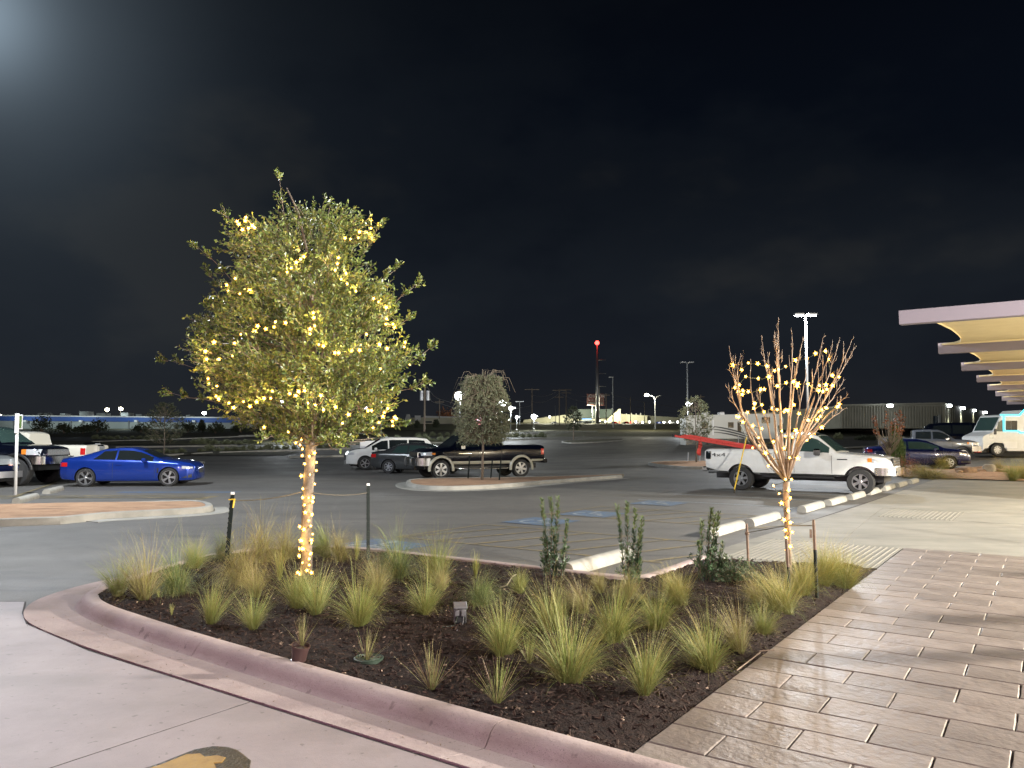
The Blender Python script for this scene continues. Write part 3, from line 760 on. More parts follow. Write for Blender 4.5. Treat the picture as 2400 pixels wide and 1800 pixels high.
def wheel(par, x, side, w2, r, rimf=.66, spokes=6, tw=.25, style=0, rimmat='alloy'):
    """tyre + rim at axle x; side +1 left, -1 right"""
    wo = MB().lathe([(r*rimf, -tw/2), (r*.93, -tw/2), (r*.985, -tw*.42), (r, -tw*.3), (r, tw*.3), (r*.985, tw*.42), (r*.93, tw/2), (r*rimf*1.02, tw/2), (r*rimf, tw*.40), (r*rimf*.98, 0), (r*rimf, -tw/2)], 36, axis='y').build('wheel', M['rubber'], par, 40)
    wo.location = (x, side*(w2-tw/2-.015), r); wo.rotation_euler = (0, random.uniform(0, 1), 0 if side > 0 else math.pi)
    rr = r*rimf; m = MB(); yo = tw/2-.02
    m.lathe([(rr*1.0, yo-.02), (rr*1.0, yo+.006), (rr*.93, yo+.006), (rr*.90, yo-.05)], 36, axis='y')
    for k in range(spokes):
        a = 2*math.pi*k/spokes
        for da in ((-.10, .10) if style == 1 else (0,)):
            wd = (.10 if style == 1 else (.23 if style == 2 else .17))*rr
            T = Matrix.Rotation(a+da*1.2, 4, 'Y')
            h0, h1 = rr*.16, rr*.95
            vs = [T @ Vector(p) for p in ((h0, yo-.035, -wd*.7), (h0, yo-.035, wd*.7), (h1, yo-.03, wd*.9), (h1, yo-.03, -wd*.9), (h0, yo+.0, -wd*.55), (h0, yo+.0, wd*.55), (h1, yo-.002, wd*.75), (h1, yo-.002, -wd*.75))]
            m.add(vs, [(4, 7, 6, 5), (0, 1, 5, 4), (1, 2, 6, 5), (2, 3, 7, 6), (3, 0, 4, 7)])
    m.lathe([(.001, yo+.008), (rr*.16, yo+.006), (rr*.24, yo-.01), (rr*.26, yo-.04)], 20, axis='y')
    ro = m.build('rim', M[rimmat], wo, 35)
    MB().lathe([(.001, yo-.09), (rr*.97, yo-.09), (rr*.97, yo-.06)], 24, axis='y').build('brake_backing', M['black'], wo)
    return wo
def vehicle(name, label, cat, q, paint, loc, rz, group=None, scale=1):
    V = thing(name, label, cat, loc, rz, group, scale); B = Body(q)
    mb = B.mesh(MB()); o = mb.build('body', [M[paint], M['black']], V)
    cm = MB(); r = q['r']; ra = q.get('ra', r*1.13); w2 = max(p[1] for p in q['hw'])
    for x in q['ax']:
        for sd in (1, -1):
            T = Matrix.Translation((x, sd*(w2-.17), r*1.02)); cm.lathe([(ra, -.22), (ra, .25)], 40, 0, T, 'y', cap=True)
    bm = bmesh.new(); me = bpy.data.meshes.new('c'); me.from_pydata(cm.v, [], cm.f); bm.from_mesh(me); bmesh.ops.recalc_face_normals(bm, faces=bm.faces); bm.to_mesh(me); bm.free()
    c = link('c', me); c.matrix_world = Matrix(); cutters = [c]
    if q.get('bed'):
        x0, x1, yb, zf = q['bed']; c2 = MB().box(x0, x1, -yb, yb, zf, 3).build('c2', M['black']); cutters.append(c2)
    lo, ro_ = V.location.copy(), V.rotation_euler.copy(); sc_ = V.scale.copy()
    V.location = (0, 0, 0); V.rotation_euler = (0, 0, 0); V.scale = (1, 1, 1)
    bm = bmesh.new(); bm.from_mesh(o.data); bmesh.ops.recalc_face_normals(bm, faces=bm.faces); bm.to_mesh(o.data); bm.free()
    boolcut(o, cutters)
    V.location = lo; V.rotation_euler = ro_; V.scale = sc_
    for p in o.data.polygons:
        cx, cy, cz = p.center
        for x in q['ax']:
            if math.hypot(cx-x, cz-r*1.02) < ra+.004 and abs(cy) < w2*.985 and cz < r*1.02+ra and abs(p.normal.y) < .98 or (math.hypot(cx-x, cz-r*1.02) < ra*.999 and abs(abs(cy)-(w2-.39)) < .02): p.material_index = 1
        if q.get('bed') and q['bed'][0]-.01 < cx < q['bed'][1]+.01 and abs(cy) < q['bed'][2]+.005 and cz < np.interp(cx, *B.top)-.02 and cz > q['bed'][3]-.02: p.material_index = 1
    o.data.shade_smooth(); o.data.set_sharp_from_angle(angle=R(32))
    # under-body
    MB().box(B.x0+.25, B.x1-.25, -w2*.62, w2*.62, q['clear'], float(np.interp(0, *B.bot))+.06).build('underbody', M['black'], V)
    for wn in q['win']: B.window(*wn[:2], **(wn[2] if len(wn) > 2 else {})).build('window', M[q.get('glass', 'glass')], V, True)
    B.screen(*q['ws']).build('windscreen', M[q.get('glass', 'glass')], V, True)
    if q.get('rs'): B.screen(*q['rs']).build('rear_window', M['glass'], V, True)
    for x in q['ax']:
        for sd in (1, -1): wheel(V, x, sd, w2, r, q.get('rimf', .66), q.get('spokes', 6), q.get('tw', .24), q.get('style', 0), q.get('rimmat', 'alloy'))
    m = MB()
    for x in q['seams']:
        zb = float(np.interp(x, *B.bot))+.1; B.patch(m, x-.006, x+.006, zb, float(np.interp(x, *B.belt))-.005, .003, 1, 0, 8)
    m.build('door_seam', M['seam'], V)
    m = MB()
    for x in q['handles']:
        z = float(np.interp(x, *B.belt))-.14
        for sd in (1, -1):
            y = B.side(x, z); m.cbox(x-.09, x+.09, y*sd-.01 if sd > 0 else y*sd-.035, y*sd+.035 if sd > 0 else y*sd+.01, z-.016, z+.016, .008)
    m.build('door_handle', M[q.get('hmat', paint)], V)
    mx, mz, ms = q['mirror']; yy = B.side(mx, mz)
    for sd in (1, -1):
        m = MB(); m.cbox(mx-.09*ms, mx+.06*ms, min(sd*(yy+.05), sd*(yy+.05+.2*ms)), max(sd*(yy+.05), sd*(yy+.05+.2*ms)), mz-.03*ms, mz+.13*ms, .03*ms)
        m.box(mx-.02, mx+.02, min(sd*(yy-.03), sd*(yy+.07)), max(sd*(yy-.03), sd*(yy+.07)), mz, mz+.03); m.build('mirror', M[q.get('mmat', paint)], V, 30)
    return V, B
def put(pf, pr, q, side, flat=True):
    """front/rear near-side tyre contacts (pixels) -> centre location and heading"""
    a = gp(*pf) if flat else gt(*pf); b = gp(*pr) if flat else gt(*pr)
    h = math.atan2(a.y-b.y, a.x-b.x); mid = (a+b)/2; w2 = max(p[1] for p in q['hw'])
    # ax are symmetric about q['mid']
    off = Vector((-math.sin(h), math.cos(h), 0))*(w2-.12)*(-side)
    xm = (q['ax'][0]+q['ax'][1])/2; c = mid+off-Vector((math.cos(h), math.sin(h), 0))*xm
    return (c.x, c.y, mid.z), h
def text(body, size, mt, name, parent=None, loc=(0, 0, 0), rot=(0, 0, 0), ext=.002, align='CENTER', sx=1):
    cu = bpy.data.curves.new(name, 'FONT'); cu.body = body; cu.size = size; cu.extrude = ext; cu.align_x = align; cu.align_y = 'CENTER'
    o = bpy.data.objects.new(name, cu); COL.objects.link(o); bpy.context.view_layer.update()
    me = bpy.data.meshes.new_from_object(o.evaluated_get(bpy.context.evaluated_depsgraph_get())); bpy.data.objects.remove(o)
    me.materials.clear(); me.materials.append(M[mt]); o = link(name, me, parent); o.location = loc; o.rotation_euler = rot; o.scale = (sx, 1, 1); return o

# ---- white pickup (extended cab)
PK = dict(top=[(-3.02, 1.34), (-2.9, 1.37), (-.74, 1.37), (-.70, 1.80), (-.60, 1.87), (-.1, 1.90), (.36, 1.88), (.60, 1.80), (1.13, 1.34), (1.20, 1.27), (2.2, 1.20), (2.55, 1.13), (2.68, 1.02), (2.72, .9)],
          belt=[(-3.02, 1.30), (-.75, 1.32), (-.70, 1.29), (1.1, 1.25), (1.6, 1.22), (2.3, 1.14), (2.6, 1.05), (2.72, .85)],
          hw=[(-3.02, .95), (-2.9, .98), (1.8, .99), (2.3, .97), (2.55, .90), (2.68, .80), (2.72, .70)], bot=[(-3.02, .72), (-2.6, .62), (-1.2, .53), (1.2, .53), (2.3, .62), (2.72, .66)],
          roofhw=.74, ax=(1.86, -1.82), r=.395, ra=.475, bed=(-2.93, -.82, .80, .86), clear=.38, ws=(1.16, .44), win=[(-.55, -.13, dict(slant0=.10, slant1=.02)), (-.02, .98, {})], glass='glass_green',
          seams=(-.72, -.08, 1.06), handles=(-.20, .12)[:1], mirror=(.72, 1.22, 1.35), spokes=6, style=2, rimf=.60, tw=.27, mmat='chrome', hmat='chrome')
loc, h = put((2014, 1160), (1742, 1149), PK, -1)
V, B = vehicle('pickup_truck', 'White extended-cab pickup parked behind the lit bare tree, red ladder in its bed', 'pickup truck', PK, 'white_paint', loc, h)
FT = (V, B, loc, h)
B.patch(MB(), 2.20, 2.66, .98, lambda x: 1.10-(x-2.2)*.10, .012, 6).build('headlight', M['lens'], V, True)
B.patch(MB(), 2.09, 2.21, 1.0, 1.12, .014, 3).build('turn_signal', M['amber'], V, True)
B.patch(MB(), -3.0, -2.82, 1.02, 1.28, .012, 3).build('taillight', M['glass'], V, True)
m = MB()
for i in range(3): m.cbox(2.70, 2.745, -.52, .52, .92+i*.075-.02, .92+i*.075+.015, .008)
m.cbox(2.66, 2.73, -.56, .56, .85, 1.12, .02, 1); m.build('grille', [M['chrome'], M['black']], V)
m = MB(); P = [(2.30, .985), (2.45, .985), (2.66, .93), (2.83, .80), (2.88, .5), (2.90, 0)]
full = P+[(x, -y) for x, y in P[-2::-1]]
vs = [(x, y, z) for x, y in full for z in (.60, .66, .80, .84)]+[(x-.10, y*.93, .84) for x, y in full]
n = len(full); fs = [(i*4+j, (i+1)*4+j, (i+1)*4+j+1, i*4+j+1) for i in range(n-1) for j in range(3)]+[(i*4+3, (i+1)*4+3, 4*n+i+1, 4*n+i) for i in range(n-1)]
m.add(vs, fs); bp = m.build('front_bumper', M['chrome'], V, 40)
MB().lathe([(.001, 0), (.06, 0), (.075, -.01)], 16, 0, Matrix.Translation((2.80, -.72, .72)) @ Matrix.Rotation(R(-55), 4, 'Z') @ Matrix.Rotation(R(90), 4, 'X') @ Matrix.Rotation(R(90), 4, 'X'), 'y').build('fog_lamp', M['black'], V)
m = MB(); m.cbox(-3.16, -3.0, -.90, .90, .60, .76, .03); m.build('rear_bumper', M['chrome'], V, 40)
MB().box(-3.28, -3.1, -.04, .04, .50, .56).build('tow_hitch', M['black'], V)
MB().box(-1.1, 1.1, -.97, .97, .47, .53).build('rocker_trim', M['black'], V)
m = MB(); B.patch(m, 1.22, 1.52, 1.055, 1.085, .008, 4); m.build('fender_badge', M['black'], V)
t4 = text('4x4', .17, 'grey_paint', 'badge_lettering', V, (-2.55, -.985, 1.16), (R(90), 0, 0), .001, sx=1.9)
m = MB(); B.patch(m, -2.9, 2.2, .555, .60, .012, 20); m.build('lower_trim', M['seam'], V)
# headrest glimpsed through the cab window is not modelled apart; ladder rests in bed
def tofr(v, lc, hd): c, s = math.cos(hd), math.sin(hd); return Vector((lc[0]+c*v[0]-s*v[1], lc[1]+s*v[0]+c*v[1], lc[2]+v[2]))
lad = thing('ladder', 'Red fibreglass extension ladder sticking out over the white pickup tailgate', 'ladder', (0, 0, 0))
a = tofr((-1.0, -.45, 1.28), loc, h); b = tofr((-4.45, .08, 1.80), loc, h); d = (b-a); L_ = d.length; ex = d.normalized(); ey = Vector((0, 0, 1)).cross(ex).normalized(); ez = ex.cross(ey)
TL = Matrix((( ex.x, ey.x, ez.x, a.x), (ex.y, ey.y, ez.y, a.y), (ex.z, ey.z, ez.z, a.z), (0, 0, 0, 1)))
for y in (-.22, .19):
    m = MB(); m.cbox(0, L_, y, y+.032, -.035, .035, .006, 0, TL); wpart(m, 'rail', M['ladder'], lad)
for y in (-.17, .14):
    m = MB(); m.cbox(.3, L_-.35, y, y+.03, .050, .105, .006, 0, TL); wpart(m, 'rail', M['ladder'], lad)
for i in range(14):
    x = .25+i*(L_-.4)/14; m = MB(); m.tube([TL @ Vector((x, -.2, .0)), TL @ Vector((x, .2, .0))], .016, 6); wpart(m, 'rung', M['chrome'], lad)
m = MB(); m.box(L_-.02, L_+.12, -.22, -.19, -.05, .05, 0, TL); m.box(L_-.02, L_+.12, .19, .22, -.05, .05, 0, TL); wpart(m, 'foot', M['chrome'], lad)
m = MB(); m.cbox(L_*.52, L_*.62, -.225, -.22, -.035, .04, .002, 0, TL); wpart(m, 'warning_label', M['yellow'], lad)
m = MB(); fb = TL @ Vector((L_-.75, -.24, -.04)); vs = []
for i in range(7):
    z = -.09*i; w_ = .05+.012*(i % 3)
    vs += [fb+Vector((.03*math.sin(i)-w_, .01*i, z)), fb+Vector((.03*math.sin(i)+w_, .02*math.cos(i), z-.02)), ]
m.add(vs, [(2*i, 2*i+1, 2*i+3, 2*i+2) for i in range(6)]); o = wpart(m, 'warning_flag', M['ladder'], None); tag(o, 'Limp red warning flag tied under the end of the red ladder', 'flag')
yp = MB(); p0 = gp(1721, 1156); p1 = at(1750, 1024, p0.y+.9); yp.tube([p0+Vector((0, 0, .10)), p1], [.022, .018], 8)
yo = thing('leaning_pole', 'Thin yellow pole leaning on the white pickup bed by its rear wheel', 'pole', (0, 0, 0)); wpart(yp, 'shaft', M['yellow'], yo)
wpart(MB().tube([p0, p0+Vector((0, 0, .12))+(p1-p0)*.0], .02, 8), 'tip', M['black'], yo)

# ---- black crew-cab pickup with tan flares
TU = dict(top=[(-2.95, 1.37), (-2.85, 1.41), (-.98, 1.41), (-.94, 1.86), (-.80, 1.92), (-.2, 1.95), (.54, 1.93), (.80, 1.84), (1.36, 1.40), (1.45, 1.33), (2.3, 1.27), (2.60, 1.18), (2.72, 1.05), (2.76, .95)],
          belt=[(-2.95, 1.33), (-1.0, 1.36), (-.94, 1.33), (1.3, 1.30), (1.7, 1.28), (2.4, 1.20), (2.65, 1.08), (2.76, .9)],
          hw=[(-2.95, .96), (-2.8, .99), (1.8, 1.0), (2.35, .98), (2.6, .90), (2.72, .80), (2.76, .7)], bot=[(-2.95, .70), (-2.5, .64), (-1.2, .55), (1.2, .55), (2.3, .62), (2.76, .66)],
          roofhw=.76, ax=(1.88, -1.82), r=.40, ra=.485, bed=(-2.85, -1.05, .82, .88), clear=.40, ws=(1.40, .64), win=[(-.78, .12, dict(slant0=.05)), (.22, 1.20, {})],
          seams=(-.88, .17, 1.28), handles=(-.55, .32), mirror=(1.02, 1.28, 1.2), spokes=6, style=2, rimf=.68, tw=.27, mmat='chrome')
loc2, h2 = put((1029.5, 1123), (1222, 1118.5), TU, 1)
V, B = vehicle('pickup_truck', 'Black crew-cab pickup with tan wheel arch flares behind the weeping tree island', 'pickup truck', TU, 'black_paint', loc2, h2, scale=1.0)
def flare(V, x, r, w2, zc, mt, name='arch_flare', t=.10, a0=8, a1=172):
    for sd in (1, -1):
        m = MB(); vs = []
        for i in range(19):
            an = R(lerp(a0, a1, i/18))
            for rr, yo in ((r-.005, w2-.05), (r-.005, w2+.045), (r+t*.6, w2+.045), (r+t, w2+.003)): vs.append((x+rr*math.cos(an), sd*yo, zc+rr*math.sin(an)))
        fs = [(i*4+j, i*4+j+1, (i+1)*4+j+1, (i+1)*4+j) for i in range(18) for j in range(3)]
        m.add(vs, fs if sd < 0 else [f[::-1] for f in fs]); m.build(name, M[mt], V, 35)
for x in TU['ax']: flare(V, x, .485, 1.0, .408, 'tan_trim', a0=-8, a1=188)
m = MB(); B.patch(m, -1.3, 1.38, .56, .74, .012, 10); m.build('lower_trim', M['tan_trim'], V, True)
m = MB(); B.patch(m, -2.9, -2.3, .70, .80, .012, 4); m.build('rear_quarter_trim', M['tan_trim'], V, True)
for sd in (1, -1): MB().tube([(-1.2, sd*.98, .44), (-1.1, sd*1.02, .42), (1.1, sd*1.02, .42), (1.2, sd*.98, .44)], .035, 8).build('side_step', M['chrome'], V, True)
B.patch(MB(), 2.28, 2.70, .98, lambda x: 1.14-(x-2.28)*.08, .012, 6).build('headlight', M['lens'], V, True)
B.patch(MB(), 2.14, 2.30, 1.02, 1.10, .014, 3).build('turn_signal', M['amber'], V, True)
B.patch(MB(), -2.93, -2.78, 1.0, 1.26, .012, 3).build('taillight', M['red'], V, True)
vs2 = [(x+.02, y*1.01, z+.0) for x, y, z in vs[:1]]
def bumper(V, P, zs, mt='chrome', top=.1, name='front_bumper'):
    full = P+[(x, -y) for x, y in P[-2::-1]]; nz = len(zs)
    vs = [(x, y, z) for x, y in full for z in zs]+[(x-top, y*.93, zs[-1]) for x, y in full]; n = len(full)
    fs = [(i*nz+j, (i+1)*nz+j, (i+1)*nz+j+1, i*nz+j+1) for i in range(n-1) for j in range(nz-1)]+[(i*nz+nz-1, (i+1)*nz+nz-1, nz*n+i+1, nz*n+i) for i in range(n-1)]
    return MB().add(vs, fs).build(name, M[mt], V, 40)
bumper(V, [(2.36, .99), (2.5, .985), (2.72, .92), (2.88, .80), (2.93, .5), (2.95, 0)], (.56, .62, .84, .88))
MB().cbox(2.68, 2.80, -.6, .6, .90, 1.16, .03).build('grille', M['chrome'], V)
MB().tube([(2.96, -.45, .5), (3.04, -.45, .6), (3.05, -.45, .85), (2.98, -.4, .92), (2.98, .4, .92), (3.05, .45, .85), (3.04, .45, .6), (2.96, .45, .5)], .035, 8).build('bull_bar', M['chrome'], V, True)
MB().cbox(-3.12, -2.93, -.93, .93, .62, .80, .03).build('rear_bumper', M['black_paint'], V)
m = MB(); B.patch(m, .55, 1.1, 1.05, 1.08, .008, 3); m.build('door_badge', M['chrome'], V)
m = MB(); B.patch(m, -2.9, 2.1, 1.12, 1.135, .004, 20); m.build('body_crease', M['black_paint'], V)

# ---- blue coupe
BM = dict(top=[(-2.32, .86), (-2.25, .98), (-2.05, 1.04), (-1.75, 1.07), (-1.55, 1.11), (-.85, 1.33), (-.35, 1.375), (.05, 1.37), (.40, 1.29), (1.05, 1.00), (1.15, .965), (1.7, .91), (2.1, .83), (2.25, .72), (2.30, .62)],
          belt=[(-2.32, .84), (-2.2, .95), (-1.5, .965), (-.6, .935), (.6, .90), (1.05, .885), (1.7, .83), (2.05, .77), (2.22, .68), (2.30, .55)],
          hw=[(-2.32, .72), (-2.25, .82), (-2.0, .89), (-1.4, .915), (-.4, .905), (1.2, .905), (1.75, .89), (2.05, .82), (2.22, .68), (2.30, .5)], bot=[(-2.32, .36), (-2.2, .26), (-1.4, .19), (1.4, .18), (2.2, .20), (2.30, .26)],
          roofhw=.60, ax=(1.42, -1.39), r=.325, ra=.365, clear=.16, ws=(1.02, .44), rs=(-1.55, -.85), win=[(-1.18, -.42, dict(slant0=.36)), (-.36, .86, {})],
          seams=(-.48, .95), handles=(-.28,), mirror=(.62, .90, .85), spokes=5, style=1, rimf=.74, tw=.23)
loc3, h3 = put((398, 1139.5), (199, 1141), BM, -1)
V, B = vehicle('coupe', 'Metallic blue two-door coupe parked behind the left gravel island', 'car', BM, 'blue_paint', loc3, h3)
B.patch(MB(), 1.86, 2.20, .63, lambda x: .73-(x-1.86)*.12, .008, 5).build('headlight', M['lens'], V, True)
B.patch(MB(), -2.27, -2.0, .72, .86, .008, 4).build('taillight', M['red'], V, True)
m = MB(); B.patch(m, 1.85, 2.24, .30, lambda x: .30+max(0, (x-1.85))*.42, .006, 5); m.build('bumper_intake', M['black'], V, True)
MB().box(2.27, 2.31, -.28, .28, .46, .62).build('grille', M['black'], V)
m = MB(); B.patch(m, -1.0, 1.03, .235, .26, .012, 10); m.build('sill_line', M['blue_paint'], V, True)
m = MB(); B.patch(m, 1.02, 1.08, .48, .66, .006, 2); m.build('fender_vent', M['black'], V)

# ---- grey saloon, white estate/SUV
SD = dict(top=[(-2.38, .86), (-2.3, 1.03), (-2.0, 1.09), (-1.65, 1.11), (-1.0, 1.40), (-.5, 1.46), (.1, 1.46), (.5, 1.38), (1.2, 1.06), (1.3, 1.03), (1.9, .96), (2.2, .86), (2.38, .70)],
          belt=[(-2.38, .84), (-2.25, .98), (-1.5, .99), (.8, .94), (1.3, .93), (1.9, .87), (2.2, .76), (2.38, .62)],
          hw=[(-2.38, .70), (-2.28, .84), (-1.9, .90), (1.5, .91), (2.0, .85), (2.25, .72), (2.38, .55)], bot=[(-2.38, .38), (-2.1, .27), (-1.4, .20), (1.4, .20), (2.38, .25)],
          roofhw=.63, ax=(1.40, -1.38), r=.33, ra=.37, clear=.17, ws=(1.20, .52), rs=(-1.62, -1.02), win=[(-1.25, -.45, dict(slant0=.28)), (-.38, .98, {})],
          seams=(-.42, .62), handles=(-.62, .1), mirror=(.8, .95, .8), spokes=7, rimf=.62, tw=.2, glass='glass_green')
loc4, h4 = put((1060, 1111), (893, 1109.5), SD, -1)
V, B = vehicle('saloon_car', 'Dark grey saloon half hidden behind the black pickup nose', 'car', SD, 'grey_paint', loc4, h4)
B.patch(MB(), -2.34, -2.02, .78, .94, .008, 4).build('taillight', M['red'], V, True)
m = MB(); m.tube([(-2.3, 0, 0)]*2, .001, 3) if False else None
SU = dict(top=[(-2.35, 1.1), (-2.3, 1.25), (-2.15, 1.5), (-1.95, 1.66), (-1.4, 1.72), (0, 1.73), (.5, 1.66), (1.2, 1.22), (1.32, 1.15), (1.9, 1.08), (2.2, .98), (2.35, .80)],
          belt=[(-2.35, 1.05), (-2.0, 1.10), (.9, 1.03), (1.3, 1.02), (1.9, .97), (2.2, .86), (2.35, .7)],
          hw=[(-2.35, .80), (-2.2, .90), (1.5, .94), (2.0, .90), (2.22, .78), (2.35, .6)], bot=[(-2.35, .42), (-1.8, .30), (1.5, .26), (2.35, .32)],
          roofhw=.68, ax=(1.38, -1.38), r=.36, ra=.41, clear=.2, ws=(1.22, .56), rs=(-2.28, -1.98), win=[(-1.95, -.95, dict(slant0=.15)), (-.88, .1, {}), (.17, 1.02, {})],
          seams=(-.92, .13, 1.05), handles=(-.75, .3), mirror=(.85, 1.06, .9), spokes=5, rimf=.66)
pc = at(903, 1060, 41.5)
V, B = vehicle('white_suv', 'White family SUV just behind the dark grey saloon', 'car', SU, 'white_paint', (pc.x+.1, 42.2, terr(pc.x, 42.2)), R(196))
B.patch(MB(), 1.95, 2.28, .80, .93, .008, 4).build('headlight', M['lens'], V, True)
MB().cbox(2.28, 2.40, -.5, .5, .55, .80, .02).build('grille', M['black'], V)

# ---- left edge group
BG = dict(PK); BG['hw'] = [(x, w*1.03) for x, w in PK['hw']]; BG['r'] = .50; BG['ra'] = .60; BG['rimf'] = .52
for k in ('top', 'belt', 'bot'): BG[k] = [(x, z+.24) for x, z in PK[k]]
BG['mirror'] = (.72, 1.46, 1.3); BG['clear'] = .55; BG['rimmat'] = 'black'; BG['tw'] = .33; BG['bed'] = (-2.93, -.82, .80, 1.1)
pb = gp(48, 1139)
V, B = vehicle('lifted_pickup', 'Black lifted pickup with huge tyres and amber lamp behind the sign post', 'pickup truck', BG, 'black_paint', (pb.x-1.86, pb.y+.9, 0), R(-4))
B.patch(MB(), 2.25, 2.66, 1.12, 1.32, .012, 6).build('headlight', M['lens'], V, True)
B.patch(MB(), 2.08, 2.25, 1.14, 1.32, .014, 3).build('turn_signal', M['amber'], V, True)
bumper(V, [(2.36, 1.0), (2.5, .985), (2.72, .92), (2.84, .80), (2.86, .5), (2.87, 0)], (.78, .84, 1.02, 1.06))
MB().cbox(2.66, 2.78, -.6, .6, 1.08, 1.34, .03).build('grille', M['chrome'], V)
for x in BG['ax']: flare(V, x, .60, 1.02, .51, 'black', t=.08)
WT = dict(PK); WT['ax'] = (2.1, -1.82); WT['win'] = PK['win']
for k in ('top', 'belt', 'hw', 'bot'): WT[k] = [((x*1.08 if x > .3 else x), z+(.08 if k != 'hw' else 0)) for x, z in PK[k]]
pw = gp(120, 1129)
V, B = vehicle('pickup_truck', 'Cream white pickup parked tail towards the blue coupe at the left edge', 'pickup truck', WT, 'cream_paint', (pw.x-1.8, pw.y+.9, 0), R(183))
B.patch(MB(), -3.0, -2.82, 1.06, 1.32, .012, 3).build('taillight', M['red'], V, True)
MB().cbox(-3.22, -3.0, -.92, .92, .68, .84, .03).build('rear_bumper', M['chrome'], V)
flare(V, -1.82, .475, .99, .40, 'cream_paint', t=.09)
tb = thing('toolbox', 'Chrome toolbox and spotlights standing in the cream pickup bed end', 'toolbox', (0, 0, 0))
c_ = at(208, 1052, pw.y+.9)
for i, (px, py, w_, hh) in enumerate(((197, 1052, .20, .20), (214, 1050, .26, .24), (232, 1052, .13, .16))):
    c_ = at(px, py, pw.y+1.2); wpart(MB().cbox(c_.x-w_, c_.x+w_, c_.y-.2, c_.y+.2, c_.z-hh, c_.z+hh, .05), 'box' if i < 2 else 'spotlight', M['chrome'], tb, 30)
wpart(MB().box(c_.x-1.2, c_.x+.2, c_.y-.3, c_.y+.3, c_.z-.75, c_.z-.16), 'rack', M['black'], tb)
pg = gp(33, 1141)
SG = dict(SU); V, B = vehicle('silver_suv', 'Silver grey SUV nose cut off by the left picture edge', 'car', SG, 'silver_paint', (pg.x-2.35, pg.y+.3, 0), R(-12))
B.patch(MB(), 1.95, 2.28, .80, .95, .008, 4).build('headlight', M['lens'], V, True); MB().cbox(2.2, 2.42, -.55, .55, .45, .80, .04).build('grille', M['chrome'], V)
bumper(V, [(2.1, .92), (2.3, .84), (2.44, .6), (2.48, 0)], (.34, .4, .52, .56), 'steel')

# ---- right group
NV = dict(SD)
pn = gt(2223, 1100); hV = math.atan2(-UX, UY)
def place_fr(q, pix, hd, side=-1):
    p = gt(*pix); w2 = max(v[1] for v in q['hw'])-.1; xf = q['ax'][0]
    c = Vector((p.x, p.y, 0))-Vector((math.cos(hd), math.sin(hd), 0))*xf+Vector((-math.sin(hd), math.cos(hd), 0))*w2*(-side)
    return (c.x, c.y, p.z)
NVh = R(-20)
V, B = vehicle('saloon_car', 'Navy blue sedan behind the dead-leaved sapling and the conifer', 'car', NV, 'navy_paint', place_fr(NV, (2222, 1100), NVh), NVh, scale=1.04)
B.patch(MB(), 1.85, 2.28, .70, lambda x: .84-(x-1.85)*.16, .008, 5).build('headlight', M['lens'], V, True)
B.patch(MB(), -2.34, -2.02, .82, .96, .008, 4).build('taillight', M['red'], V, True)
m = MB(); B.patch(m, 1.9, 2.33, .32, .42, .008, 5); m.build('bumper_intake', M['black'], V, True)
TA = dict(TU); TA['ra'] = .46; TA['r'] = .38
V, B = vehicle('pickup_truck', 'Steel grey pickup between the navy sedan and the black SUV', 'pickup truck', TA, 'steel_paint', place_fr(TA, (2263, 1079), R(-24)), R(-24), scale=.95)
B.patch(MB(), 2.20, 2.70, 1.0, lambda x: 1.16-(x-2.2)*.08, .012, 6).build('headlight', M['lens'], V, True)
B.patch(MB(), 2.10, 2.20, 1.02, 1.14, .014, 3).build('turn_signal', M['amber'], V, True)
bumper(V, [(2.36, .99), (2.5, .985), (2.72, .92), (2.88, .80), (2.93, .5), (2.95, 0)], (.56, .62, .84, .88), 'chrome'); MB().cbox(2.68, 2.80, -.55, .55, .88, 1.14, .03).build('grille', M['chrome'], V)
for x in TA['ax']: flare(V, x, .46, 1.0, .388, 'black', t=.07)
pb = at(2270, 1040, 55)
V, B = vehicle('black_suv', 'Black SUV glimpsed between the steel grey pickup and the food truck', 'car', SU, 'black_paint', (pb.x, 55, terr(pb.x, 55)), R(-22), scale=1.25)
# distant white car with lit tail lamp on the far road
pz = gt(2000, 999)
pf = at(1972, 998, 150)
V, B = vehicle('white_suv', 'Tiny white car with lit red tail lamps on the far road', 'car', SU, 'white_paint', (pf.x+1, 150, at(1980, 998, 150).z), R(180), scale=1.0)
V.scale = (1.35, 1.1, 1.35)
B.patch(MB(), -2.34, -1.9, .9, 1.3, .02, 4).build('taillight', M['redlit'], V, True)

# ---- food truck
FTr = thing('food_truck', 'White step-van food truck outlined with glowing cyan neon at the right edge', 'food truck', (0, 0, 0))
d0 = 48.0; s0 = d0/F
def fx(px, py, dd=0): return at(px, py, d0+dd)
wz = gt(2336, 1067); g0 = terr(30, d0)
prof = [(2304, 1056), (2303, 1026), (2306, 1022), (2328, 1012), (2347, 975), (2352, 972), (2390, 972), (2402, 961), (2480, 961), (2480, 1057), (2362, 1057), (2357, 1045), (2350, 1038), (2330, 1037), (2318, 1044), (2316, 1050), (2308, 1051)]
near = [fx(*p) for p in prof]; far = [Vector((p.x+.0, p.y+2.2, p.z)) for p in near]; n = len(prof)
m = MB().add(near+far, [tuple(range(n))[::-1], tuple(range(n, 2*n))]+[(i, (i+1) % n, n+(i+1) % n, n+i) for i in range(n)]); wpart(m, 'body', M['white_paint'], FTr)
